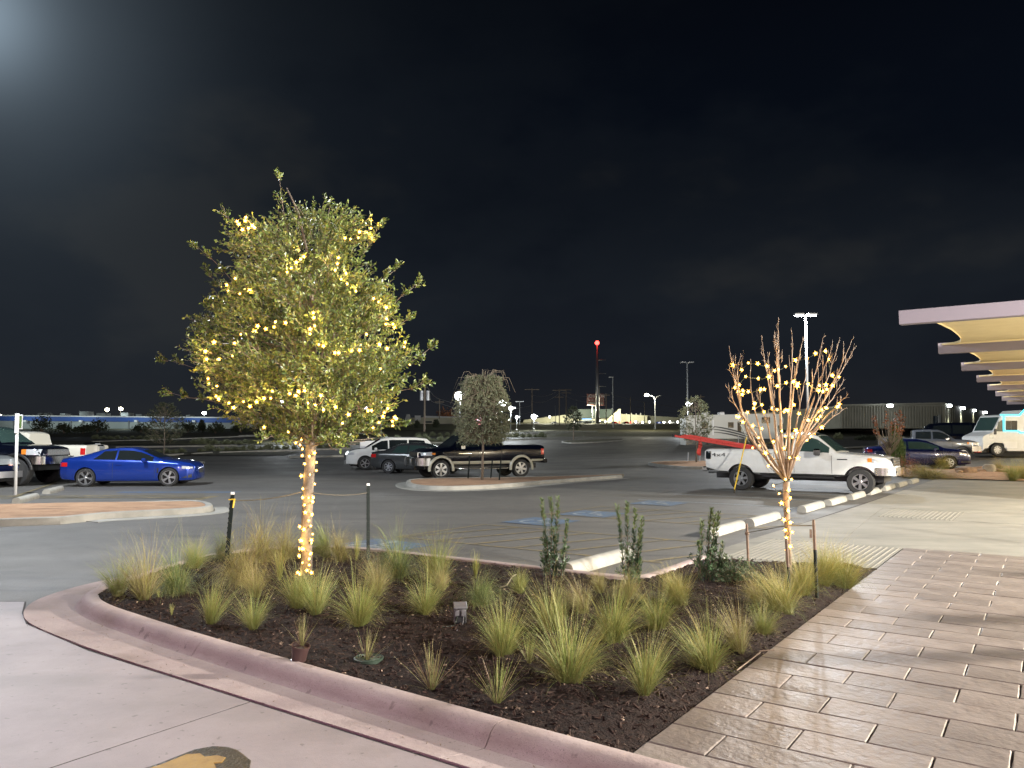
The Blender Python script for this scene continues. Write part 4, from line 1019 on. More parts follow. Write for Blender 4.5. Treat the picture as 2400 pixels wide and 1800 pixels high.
a_ = [fx(2331, 1009), fx(2346, 977)]; wpart(MB().add([a_[0]+Vector((-.06, .15, 0)), a_[0]+Vector((-.06, 2.05, 0)), a_[1]+Vector((-.06, 2.05, 0)), a_[1]+Vector((-.06, .15, 0)), a_[0]+Vector((.0, .15, 0)), a_[0]+Vector((.0, 2.05, 0)), a_[1]+Vector((.0, 2.05, 0)), a_[1]+Vector((.0, .15, 0))], [(0, 3, 2, 1), (0, 1, 5, 4), (1, 2, 6, 5), (2, 3, 7, 6), (3, 0, 4, 7)]), 'windscreen', M['glass_green'], FTr)
def plate(pts, dd, th, nm, mt, par):
    a = [at(x, y, d0+dd) for x, y in pts]; b = [Vector((p.x, p.y+th, p.z)) for p in a]; k = len(pts)
    return wpart(MB().add(a+b, [tuple(range(k))[::-1], tuple(range(k, 2*k))]+[(i, (i+1) % k, k+(i+1) % k, k+i) for i in range(k)]), nm, M[mt], par)
plate([(2336, 1011), (2340, 989), (2350, 984), (2351, 1011)], -.02, .05, 'cab_window', 'glass_green', FTr)
plate([(2358, 1009), (2358, 986), (2370, 986), (2370, 1009)], -.02, .04, 'serving_window', 'glass', FTr)
plate([(2371, 1009), (2371, 986), (2384, 986), (2384, 1009)], -.02, .04, 'serving_window', 'glass', FTr)
plate([(2345, 973.5), (2345, 971), (2390, 971), (2402, 958.5), (2440, 958.5), (2440, 961.5), (2403, 961.5), (2391, 974.5), (2351, 974.5)], -.05, .05, 'neon_tube', 'neon', FTr)
plate([(2352, 1011), (2352, 973), (2355, 973), (2355, 1008.5), (2387, 1008.5), (2393, 1013), (2440, 1013), (2440, 1015.5), (2392, 1015.5), (2386, 1011.5)], -.05, .05, 'neon_tube', 'neon', FTr)
plate([(2331, 1005), (2331, 1018), (2336, 1018), (2336, 1005)], -.30, .06, 'mirror', 'black', FTr)
plate([(2319, 1019), (2319, 1028), (2328, 1028), (2328, 1019)], -.01, .02, 'vent', 'silver_paint', FTr)
plate([(2354, 1035), (2354, 1050), (2384, 1050), (2384, 1035)], -.01, .01, 'locker_door', 'white', FTr)
for i in range(2):
    wo = wheel(FTr, 0, 1, 0, .40, .60, 8, .25, 2); c_ = fx(2336 if i == 0 else 2336, 1054, .12 if i == 0 else 2.0)
    wo.parent = FTr; wo.location = c_; wo.rotation_euler = (0, 0, math.pi)
wpart(MB().box(fx(2304, 1055).x, fx(2480, 1055).x, d0+.3, d0+1.9, g0+.35, g0+.62), 'chassis', M['black'], FTr)
o = wpart(MB().cbox(fx(2297, 1060).x, fx(2304.5, 1060).x, d0+.2, d0+1.6, fx(2300, 1061).z, fx(2300, 1052).z, .03), 'front_bumper', M['red'], FTr)

# ---- motorhome
M['rv_paint'] = mat('motorhome_gelcoat', (.50, .50, .46), .4)
RV = thing('motorhome', 'Cream motorhome with dark swoosh stripes parked far behind the white pickup', 'motorhome', (0, 0, 0))
d0 = 74.0
prof = [(1608, 1046), (1607, 980), (1612, 974), (1800, 969), (1828, 971), (1836, 980), (1836, 992), (1822, 998), (1826, 1012), (1850, 1020), (1852, 1046)]
near = [at(x, y, d0) for x, y in prof]; far = [Vector((p.x, p.y+2.5, p.z)) for p in near]; n = len(prof)
wpart(MB().add(near+far, [tuple(range(n))[::-1], tuple(range(n, 2*n))]+[(i, (i+1) % n, n+(i+1) % n, n+i) for i in range(n)]), 'body', M['rv_paint'], RV)
plate([(1608, 1028), (1850, 1028), (1850, 1044), (1608, 1044)][::-1], -.02, .03, 'skirt_panel', 'grey_paint', RV)
for (x, y, w_, h_) in ((1652, 997, 16, 16), (1713, 996, 13, 13), (1733, 1000, 9, 24), (1795, 985, 20, 14)):
    plate([(x-w_/2, y+h_/2), (x-w_/2, y-h_/2), (x+w_/2, y-h_/2), (x+w_/2, y+h_/2)], -.02, .03, 'window', 'glass', RV)
for k_ in range(3):
    pts = []; pts2 = []
    for i in range(13):
        t = i/12; x = 1660+t*110+k_*6; y = 999+7*k_+ (t**1.6)*26; w_ = 1.0+2.4*math.sin(math.pi*t)
        pts.append((x, y-w_/2)); pts2.append((x, y+w_/2))
    plate((pts+pts2[::-1])[::-1], -.03, .02, 'swoosh_stripe', 'black', RV)
plate([(1670, 1020), (1670, 984), (1673, 984), (1673, 1020)], -.10, .05, 'awning_arm', 'white', RV)
for i, (x, w_) in enumerate(((1652, 12), (1690, 11), (1740, 17))): 
    c_ = at(x, 971, d0+1.2); wpart(MB().cbox(c_.x-w_*d0/F/2, c_.x+w_*d0/F/2, c_.y-.4, c_.y+.4, c_.z-.15, c_.z+.22, .08), 'roof_unit', M['white'], RV, 30)
for x in (1665, 1815):
    c_ = at(x, 1040, d0+.1); wo = wheel(RV, 0, 1, 0, .42, .6, 6, .25); wo.location = c_; wo.rotation_euler = (0, 0, math.pi)
for x, rr in ((1730, 1), (1745, 1)): plate([(x, 1043), (x, 1022), (x+1.2, 1022), (x+1.2, 1043)], -.12, .04, 'step_rail', 'steel', RV)
d0 = 47.0
TR = thing('utility_trailer', 'White box trailer showing behind the white SUV bonnet', 'trailer', (0, 0, 0))
plate([(844, 1060), (844, 1034), (900, 1032), (900, 1060)], 0, 2.2, 'box', 'white', TR)
c_ = gt(870, 1072); wo = wheel(TR, 0, 1, 0, .33, .6, 6, .2); wo.location = (at(872, 1070, 47).x, 47.05, terr(-8, 47)+.33); wo.rotation_euler = (0, 0, math.pi)
# ------------------------------------------------------------------ vegetation
def leaf_faces(p, d, n, l, w, vs, fs):
    """folded leaf: base p, direction d, normal n"""
    s = d.cross(n).normalized(); o = len(vs); m_ = p+d*l*.55
    vs += [p, m_+s*w*.5+n*w*.18, p+d*l, m_-s*w*.5+n*w*.18, m_-n*w*.02]
    fs += [(o, o+4, o+1), (o+4, o+2, o+1), (o, o+3, o+4), (o+4, o+3, o+2)]
def rv(): 
    v = Vector((random.gauss(0, 1), random.gauss(0, 1), random.gauss(0, 1))); return v.normalized()
# -------- live oak with string lights
OD = 9.35; OB = gp(718, 1352, .09)
oak = thing('oak_tree', 'Young live oak wrapped in warm string lights, tallest tree in the bed', 'tree', OB)
def rel(v): return Vector(v)-OB
tr_px = [(718, 1352, .075), (718, 1250, .068), (722, 1150, .066), (728, 1060, .064), (735, 990, .058), (738, 900, .048), (735, 800, .036), (730, 700, .026), (722, 600, .018), (700, 500, .012), (672, 440, .007)]
m = MB(); m.tube([rel(at(x, y, OD)) for x, y, r in tr_px], [r*1.0 for *_, r in tr_px], 12)
m.build('trunk', M['bark'], oak, True)
SIL = [(403, 650, 655), (440, 655, 672), (470, 600, 800), (500, 545, 890), (540, 520, 880), (560, 500, 880), (600, 505, 850), (640, 495, 900), (690, 495, 935), (740, 470, 935), (780, 445, 940), (820, 410, 985), (860, 415, 965), (900, 445, 960), (940, 475, 950), (975, 500, 940), (1000, 555, 900), (1020, 600, 850), (1040, 650, 800), (1052, 690, 770)]
sy = [s[0] for s in SIL]; sl_ = [s[1] for s in SIL]; sr_ = [s[2] for s in SIL]
lv = {0: ([], []), 1: ([], []), 2: ([], [])}; tw = MB()
def spray(p, d, L, nl, big=1.0, tone=None, droop=0):
    pts = [p]; c = p.copy(); dd = d.copy()
    for i in range(4):
        dd = (dd+rv()*.16+Vector((0, 0, -droop))).normalized(); c = c+dd*L/4; pts.append(c.copy())
    tw.tube(pts, [.0035, .003, .0022, .0015, .001], 3, 0, False)
    for i in range(nl):
        t = (i+.6)/nl*4; k = min(3, int(t)); q = pts[k].lerp(pts[k+1], t-k)
        ax = (pts[k+1]-pts[k]).normalized(); out_ = ax.cross(rv()).normalized()
        ld = (ax*.65+out_*.8+Vector((0, 0, .08))).normalized(); nn = (ld.cross(rv()).normalized()+Vector((0, 0, .35))).normalized(); nn = (nn-ld*nn.dot(ld)).normalized()
        k_ = tone if tone is not None else random.choices((0, 1, 2), (6, 4, 2))[0]
        l = random.uniform(.036, .062)*big; leaf_faces(q, ld, nn, l, l*random.uniform(.42, .58), *lv[k_])
cnt = 0
while cnt < 3500:
    y = random.uniform(478, 1050); ysh = 26*max(0, min(1, (900-y)/400)); xl = float(np.interp(y, sy, sl_)); xr = float(np.interp(y, sy, sr_))
    if y > 985: xl += 15; xr -= 15
    xl += 25; xr -= 25
    cx = (xl+xr)/2; hw = (xr-xl)/2
    if random.random() > hw/270: continue
    th = random.uniform(0, 2*math.pi); rf = random.random()**.42
    px = cx+hw*rf*math.cos(th); dd = OD+hw*rf*math.sin(th)*OD/F*.95
    wv = MN.noise(Vector((px*.013, y*.013, dd*1.6)))
    if wv < -.22 and rf > .35: continue
    if wv < .04 and rf > .86: continue
    p = rel(at(px, y+ysh, dd)); ctr = rel(at(735, y+55, OD)); d = (p-ctr).normalized(); d = (d+Vector((0, 0, .35))+rv()*.55).normalized()
    spray(p, d, random.uniform(.16, .30), random.randint(9, 13)); cnt += 1
# limbs that reach the known tips
tips = [(650, 403, 0, 940), (775, 468, .1, 800), (893, 520, -.3, 820), (935, 617, .1, 850), (985, 655, -.2, 900), (965, 745, -.3, 950), (1022, 813, .1, 1000), (1005, 893, -.3, 1010), (950, 990, .2, 1020), (448, 563, -.2, 850), (478, 630, .2, 880), (482, 712, -.3, 930), (372, 838, .1, 980), (383, 916, -.1, 1010), (470, 775, -.5, 960), (520, 490, -.1, 800), (560, 985, .3, 1035), (620, 1020, -.6, 1045), (800, 1030, -.7, 1045), (880, 1010, -.4, 1040), (700, 700, -1.1, 950), (760, 800, -1.2, 1000), (620, 850, -1.1, 1010), (840, 650, -.9, 900), (560, 640, .9, 900), (860, 760, 1.0, 960), (650, 560, .6, 850), (780, 580, -.6, 850)]
lm = MB()
for (px, py, dz_, sy_) in tips:
    px = px+(735-px)*.06; py = py+(18 if py < 700 else 6); q = rel(at(px, py, OD+dz_)); fx_ = float(np.interp(sy_, [p[1] for p in tr_px][::-1], [p[0] for p in tr_px][::-1])); s = rel(at(fx_, sy_, OD))
    mid = s.lerp(q, .5)+Vector((0, 0, .06)); k = 9; pts = []
    for i in range(k+1):
        t = i/k; v = s*(1-t)**2+mid*2*t*(1-t)+q*t*t; 
        if 0 < i < k: v += rv()*.02
        pts.append(v)
    lm.tube(pts, [lerp(.013, .003, (i/k)**.7) for i in range(k+1)], 6)
    for i in range(3, k+1):
        for r_ in range(5 if i > 4 else 2):
            ax = (pts[i]-pts[i-1]).normalized(); spray(pts[i]+rv()*.015, (ax*(.9 if i > k-2 else .35)+rv()*.6+Vector((0, 0, .25))).normalized(), random.uniform(.08, .17), random.randint(7, 11))
# whippy pale twigs showing through the crown
for _ in range(150):
    y = random.uniform(620, 1030); xl = float(np.interp(y, sy, sl_))+60; xr = float(np.interp(y, sy, sr_))-60
    th = random.uniform(0, 2*math.pi); px = (xl+xr)/2+(xr-xl)/2*math.cos(th)*random.random()**.5; dd = OD+(xr-xl)/2*.9*math.sin(th)*OD/F
    p = rel(at(px, y, dd)); ctr = rel(at(737, min(y+90, 1045), OD)); 
    pts = [ctr.lerp(p, t)+rv()*.03 for t in (.35, .55, .75, .9, 1.05)]; tw.tube(pts, [.008, .006, .005, .003, .002], 4, 0, False)
for k_ in range(5):   # bare snaggy roots of twigs below the crown
    s = rel(at(745, 1030, OD)); q = rel(at(790+k_*22, 1055-k_*7, OD-.3+.1*k_)); pts = [s, s.lerp(q, .4)+Vector((0, 0, .05)), s.lerp(q, .7)-Vector((0, 0, .02)), q]; lm.tube(pts, [.014, .010, .008, .003], 5)
lm.build('limbs', M['bark'], oak, True)
tag(tw.build('twigs', M['twig'], oak), kind='stuff')
for k_, nm in ((0, 'leaf_a'), (1, 'leaf_b'), (2, 'leaf_c')):
    tag(MB().add(*lv[k_]).build('leaves', M[nm], oak), kind='stuff')

# -------- bulbs
BPOW = 3.2
def bulb_mesh(r):
    m = MB(); m.ball((0, 0, 0), r*.62, 8, 5, 0)
    for k_ in range(5):  # amber glowing petals imitate the glare star round each bulb
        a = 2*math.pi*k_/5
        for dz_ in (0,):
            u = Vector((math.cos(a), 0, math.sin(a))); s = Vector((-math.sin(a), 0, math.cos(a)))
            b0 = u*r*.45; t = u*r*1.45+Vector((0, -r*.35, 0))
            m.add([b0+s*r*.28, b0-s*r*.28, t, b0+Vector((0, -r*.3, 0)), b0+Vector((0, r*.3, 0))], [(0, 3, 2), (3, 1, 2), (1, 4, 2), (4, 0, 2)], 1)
    m.lathe([(r*.3, 0), (r*.34, r*1.2), (.001, r*1.25)], 6, 2, Matrix.Translation((0, r*.2, 0)), 'y')
    me = m.build('bulb', [M['bulb'], M['bulb_glare'], M['cable']]); d = me.data; bpy.data.objects.remove(me); return d
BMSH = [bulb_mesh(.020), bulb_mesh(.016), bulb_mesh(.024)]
def string_lights(label, pts3, chains, root):
    o = thing('string_lights', label, 'string lights', root); rot0 = 0
    for p in pts3:
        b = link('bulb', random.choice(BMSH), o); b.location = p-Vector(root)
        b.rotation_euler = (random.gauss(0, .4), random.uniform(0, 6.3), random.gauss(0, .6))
    for p in pts3[::3]:
        lamp('POINT', p+Vector((0, -.05, 0)), BPOW*(1 if p.x < 0 else .6)*(.3 if p.z < 1.9 else 1), (1, .62, .18), None, .03, name='bulb_light')
    w_ = MB()
    for ch in chains:
        if len(ch) > 1:
            q = []
            for a, b in zip(ch, ch[1:]):
                q += [a, a.lerp(b, .5)+Vector((0, 0, -.03*(b-a).length))]
            q.append(ch[-1]); w_.tube([v-Vector(root)+Vector((0, .016, 0)) for v in q], .0032, 4)
    w_.build('wire', M['cable'], o); return o
zA = lambda x, y: (350+x*.3165, 380+y*.3165)
zB = lambda x, y: (350+x*.3165, 780+y*.3165)
zC = lambda x, y: (600+x*.3617, 1250+y*.3617)
cA = [[(710, 435), (663, 460), (690, 500), (735, 490), (780, 485), (650, 440), (715, 410), (765, 470)], [(1640, 430), (1705, 465), (1640, 490), (1555, 517), (1612, 525), (1635, 540), (1548, 560), (1655, 575), (1490, 570), (1450, 563)],
      [(1145, 700), (1120, 720), (1087, 742), (1050, 785), (1020, 815)], [(1400, 708), (1393, 752), (1375, 800), (1443, 800), (1457, 823), (1420, 868), (1465, 900), (1525, 930), (1530, 955)],
      [(635, 862), (575, 910), (585, 955), (670, 975), (745, 950)], [(1660, 1010), (1697, 1035), (1753, 1075), (1757, 1160), (1750, 1200), (1805, 1200), (1815, 1222)],
      [(1215, 1115), (1218, 1152), (1225, 1213), (1190, 1235), (1190, 1272)], [(1010, 1190), (933, 1183), (925, 1222), (862, 1235), (803, 1213), (780, 1255), (678, 1275), (630, 1340), (480, 1333)],
      [(617, 1433), (515, 1460), (425, 1460), (415, 1400)], [(1255, 1350), (1290, 1362), (1375, 1412), (1403, 1412), (1500, 1395), (1557, 1392), (1607, 1275), (1705, 1350), (1760, 1380), (1887, 1370), (1895, 1335)], [(1712, 1530), (1930, 1500)]]
cB = [[(435, 340), (440, 375), (500, 395)], [(515, 490), (495, 470), (590, 520), (625, 555), (697, 510), (745, 545), (795, 512), (850, 485), (900, 485), (912, 432)], [(1040, 450), (1085, 465), (1105, 435), (1150, 430), (1175, 520), (1230, 535), (1290, 570), (1270, 465), (1380, 550), (1475, 605), (1430, 670)],
      [(1620, 578), (1645, 575), (1730, 620), (1765, 560), (1740, 590), (1700, 665), (1815, 625), (1830, 635), (1800, 655), (1802, 688), (1657, 705)], [(850, 700), (1028, 735)]]
cT = [(1125, 790), (1085, 815), (1115, 830), (1135, 860), (1133, 910), (1185, 915), (1222, 890), (1150, 970), (1237, 960), (1237, 1020), (1190, 1050), (1127, 1060), (1225, 1120), (1137, 1155), (1135, 1220), (1180, 1222), (1213, 1220), (1210, 1250), (1150, 1275), (1155, 1330), (1205, 1345), (1180, 1390), (1115, 1435), (1145, 1455), (1195, 1430), (1210, 1490), (1130, 1540), (1200, 1555), (1115, 1600), (1140, 1600), (1190, 1640), (1110, 1650)]
cT2 = [(290, 45), (360, 45), (300, 100), (355, 130), (285, 150), (300, 190), (345, 205), (270, 255), (360, 255), (285, 265), (330, 240), (345, 165)]
def crownfront(px, py):
    xl = float(np.interp(py, sy, sl_)); xr = float(np.interp(py, sy, sr_)); cx = (xl+xr)/2; hw = max(30, (xr-xl)/2-15)
    t = min(.98, abs(px-cx)/hw); return OD-math.sqrt(1-t*t)*hw*OD/F*.93
chains = []; allp = []
for ch, z in [(c_, zA) for c_ in cA]+[(c_, zB) for c_ in cB]:
    q = [z(*p) for p in ch]; q = [at(x, y, crownfront(x, y)-.05) for x, y in q]; chains.append(q); allp += q
q = []
for p, z in [(p, zB) for p in cT]+[(p, zC) for p in cT2]:
    x, y = z(*p); fx_ = float(np.interp(y, [a[1] for a in tr_px][::-1], [a[0] for a in tr_px][::-1])); hw = .075*F/OD; t = max(-1, min(1, (x-fx_)/hw)); q.append(at(x, y, OD-.085*math.sqrt(max(0, 1-t*t))-.015))
allp += q; chains.append(q)
for k_ in range(10):     # the string's far side
    a = random.uniform(0, math.pi); y = random.uniform(560, 980); xl = float(np.interp(y, sy, sl_)); xr = float(np.interp(y, sy, sr_)); allp.append(at((xl+xr)/2+(xr-xl)/2*.8*math.cos(a), y, OD+(xr-xl)/2*.75*math.sin(a)*OD/F))
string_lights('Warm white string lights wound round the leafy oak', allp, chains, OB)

# -------- bare tree with string lights
BD = 8.45; BB = gp(1847, 1388, .09)
bare = thing('bare_tree', 'Leafless vase-shaped young tree with star-like string lights beside the paving', 'tree', BB)
relb = lambda v: Vector(v)-BB
m = MB(); tp = [(1849, 1388, .034), (1848, 1300, .031), (1845, 1220, .031), (1842, 1160, .034), (1843, 1130, .036)]
m.tube([relb(at(x, y, BD)) for x, y, r in tp], [r for *_, r in tp], 10); m.build('trunk', M['bark_red'], bare, True)
mz = lambda x, y: (1600+x*.3014, 700+y*.3014)
limbs = [((365, 355), (400, 700), (520, 1080), -.15), ((345, 655), (430, 870), (560, 1120), .2), ((615, 285), (650, 560), (740, 1100), .3), ((740, 165), (750, 500), (760, 1150), -.1), ((710, 235), (740, 420), (760, 900), -.2), ((850, 235), (860, 600), (800, 1150), .35),
         ((935, 290), (880, 480), (830, 1000), -.3), ((1090, 270), (1030, 640), (890, 1100), .1), ((1165, 320), (1100, 560), (900, 1090), -.35), ((1215, 295), (1130, 680), (880, 1160), .3), ((1315, 285), (1190, 650), (880, 1170), -.05), ((1350, 330), (1230, 560), (980, 1000), .15),
         ((1270, 725), (1180, 850), (930, 1120), -.3), ((1255, 820), (1140, 940), (900, 1150), .25), ((530, 460), (510, 800), (640, 1150), .4), ((450, 420), (400, 560), (460, 900), -.3), ((660, 375), (690, 700), (740, 1180), -.45), ((970, 480), (920, 800), (850, 1160), .5), ((570, 700), (640, 900), (720, 1200), .5), ((500, 930), (560, 1050), (680, 1280), -.2), ((1245, 610), (1180, 760), (930, 1110), .4)]
brm = []
lim = MB(); twg = MB()
fork = relb(at(1843, 1130, BD))
for e, c_, s_, dz_ in limbs:
    e = (e[0], e[1]+38); E_ = relb(at(*mz(*e), BD+dz_)); C_ = relb(at(*mz(*c_), BD+dz_*.8)); S_ = relb(at(*mz(*s_), BD+dz_*.3)); pts = []
    k = 12
    base = [fork, fork.lerp(S_, .5)+rv()*.01]
    for i in range(k+1):
        t = i/k; v = S_*(1-t)**2+C_*2*t*(1-t)+E_*t*t; pts.append(v+(rv()*.006 if 0 < i < k else rv()*0))
    P = base+pts; rr = [.017, .0145]+[lerp(.0125, .0024, (i/k)**.8) for i in range(k+1)]
    lim.tube(P, rr, 7)
    for i in range(4, k+1):
        if random.random() < .8:
            ax = (pts[i]-pts[i-1]).normalized(); d = (ax+rv()*.55+Vector((0, 0, .2))).normalized(); L = random.uniform(.07, .22)*(1.1 if i < k-2 else .45)
            q = [pts[i], pts[i]+d*L*.5+rv()*.006, pts[i]+d*L*.55+Vector((0, 0, L*.5))]; twg.tube(q, [.004, .003, .0018], 4, 0)
            if random.random() < .6: twg.tube([q[1], q[1]+(d+rv()*.7).normalized()*L*.4], [.0026, .0014], 4, 0)
            brm.append(q[2])
lim.build('limbs', M['bark_red'], bare, True); tag(twg.build('twigs', M['bark_red'], bare, True), kind='stuff')
bl = [(390, 515), (460, 553), (510, 500), (583, 505), (655, 525), (715, 560), (745, 550), (800, 527), (878, 478), (965, 465), (1035, 425), (1110, 408), (1135, 470), (1163, 597), (1215, 608), (1165, 675), (1115, 670), (1063, 675), (1060, 715), (1120, 705), (1090, 722), (975, 665), (897, 662), (890, 680), (860, 645), (805, 655), (735, 678), (670, 608), (587, 620), (490, 605), (440, 670), (408, 690), (430, 720), (468, 715), (510, 722), (463, 745), (605, 708), (635, 705), (560, 815), (553, 853), (615, 825), (503, 885), (632, 880), (697, 850), (735, 862), (800, 865), (815, 870), (790, 880), (865, 825), (905, 895), (975, 945), (1070, 915), (1082, 865), (1055, 875), (1115, 850), (1215, 820), (1205, 840), (1045, 940), (1080, 1000), (1020, 1040), (880, 1025), (995, 1070), (965, 1100), (853, 1078), (800, 1070), (770, 1030), (707, 1112), (600, 1140), (590, 1082), (615, 1010), (545, 990), (468, 960), (435, 920), (420, 915), (543, 1160), (645, 1200), (735, 1190), (790, 1165), (830, 1237), (895, 1240), (695, 1250), (665, 1300), (800, 1405), (845, 1405), (705, 1455), (750, 1515), (825, 1490), (835, 1550), (770, 1590), (820, 1640)]
z8 = lambda x, y: (1400+x*.4521, 1100+y*.4521)
bl2 = [(955, 175), (990, 215), (968, 262), (1000, 275), (975, 315), (1010, 325), (980, 355), (1000, 400), (980, 418)]
P3 = [at(*mz(*p), BD+random.uniform(-.3, .25)-.06) if p[1] < 1350 else at(*mz(*p), BD-.05) for p in bl]+[at(*z8(*p), BD-.05) for p in bl2]
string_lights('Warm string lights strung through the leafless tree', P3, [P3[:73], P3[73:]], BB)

# -------- feather grasses
def grass_mesh(name, n, mats, spread, tilt, L, droop, base=.035, wid=.0022, seed=1, lean=(0, 0)):
    r = random.Random(seed); vs = []; fs = []; ms = []
    sub = [(r.uniform(0, 6.283), r.uniform(.2, 1)*base*1.1, r.gauss(0, .30), r.gauss(0, .30), r.uniform(.62, 1.12)) for _ in range(7)]
    for i in range(n):
        sa, sr2, lx_, ly_, sl3 = sub[min(6, int(r.random()**1.3*7))] if n > 150 else (0, 0, 0, 0, 1)
        a = r.uniform(0, 6.283); br = base*math.sqrt(r.random()); b = Vector((br*.7*math.cos(a)+sr2*math.cos(sa), br*.7*math.sin(a)+sr2*math.sin(sa), -.01))
        ti = abs(r.gauss(0, tilt)); a2 = a+r.gauss(0, .5); d = Vector((math.sin(ti)*math.cos(a2)*spread+lean[0]*.3+lx_, math.sin(ti)*math.sin(a2)*spread+lean[1]*.3+ly_, math.cos(ti))).normalized()
        l = L*r.uniform(.5, 1.1); w = wid*r.uniform(.6, 1.25); az = r.uniform(0, 3.14); s = Vector((math.cos(az), math.sin(az), 0)); p = b; K = 6; o = len(vs)
        dr = droop*r.uniform(.5, 1.6); l *= sl3
        if r.random() < .13: dr = dr*2.2+.5; l *= .8; thatch = True
        else: thatch = False
        for k_ in range(K+1):
            ww = w*(1-(k_/K)**1.5*.8); vs += [p-s*ww, p+s*ww]
            d = (d+Vector((d.x*.22+lean[0]*.12, d.y*.22+lean[1]*.12, -1))*dr*(k_+.4)/K*.42+Vector((r.gauss(0, .03), r.gauss(0, .03), 0))).normalized(); p = p+d*l/K
        for k_ in range(K): fs.append((o+2*k_, o+2*k_+1, o+2*k_+3, o+2*k_+2)); ms.append(0)
        mi = len(mats)-1 if thatch else r.choices(range(len(mats)), [3]+[1.2]*(len(mats)-1))[0]; ms[-K:] = [mi]*K
    me = bpy.data.meshes.new(name); me.from_pydata([tuple(v) for v in vs], [], fs)
    for x in mats: me.materials.append(M[x])
    me.polygons.foreach_set('material_index', ms); me.update(); return me
GT = {}
for i in range(4):
    GT['up', i] = grass_mesh('grass_blades', 620, ['g_green', 'g_gold', 'g_straw'], 1.0, .36, .56, .40, seed=10+i, wid=.0014)
    GT['fan', i] = grass_mesh('grass_blades', 900, ['g_green', 'g_straw', 'g_gold'], 1.1, .44, .60, .58, seed=20+i, base=.05, wid=.0014)
    GT['droopgold', i] = grass_mesh('grass_blades', 1250, ['g_gold', 'g_straw', 'g_straw', 'g_brown'], 1.25, .62, .66, 2.0, seed=30+i, base=.06, wid=.0014, lean=(-.25, 0))
    GT['droopgreen', i] = grass_mesh('grass_blades', 1100, ['g_dark', 'g_green', 'g_straw'], 1.25, .62, .64, 1.8, seed=40+i, base=.06, wid=.0014)
    GT['tan', i] = grass_mesh('grass_blades', 700, ['g_straw', 'g_brown', 'g_gold'], 1.1, .46, .60, .65, seed=50+i, lean=(-.6, 0), wid=.0014)
    GT['leanleft', i] = grass_mesh('grass_blades', 650, ['g_green', 'g_green', 'g_straw'], .8, .3, .62, .6, seed=60+i, lean=(-1.0, 0), wid=.0014)
    GT['gold', i] = grass_mesh('grass_blades', 1300, ['g_gold', 'g_gold', 'g_straw', 'g_green'], 1.1, .46, .68, .62, seed=70+i, base=.07, lean=(.25, 0), wid=.0014)
GT['thin', 0] = GT['thin', 1] = grass_mesh('grass_blades', 80, ['g_green', 'g_straw', 'g_gold'], .7, .22, .5, .08, seed=80, base=.016)
GT['sparse', 0] = grass_mesh('grass_blades', 110, ['g_green', 'g_straw', 'g_brown'], 1.1, .42, .5, .15, seed=81, base=.035); GT['sparse', 1] = grass_mesh('grass_blades', 80, ['g_straw', 'g_green', 'g_brown'], 1.0, .38, .5, .12, seed=82, base=.035)
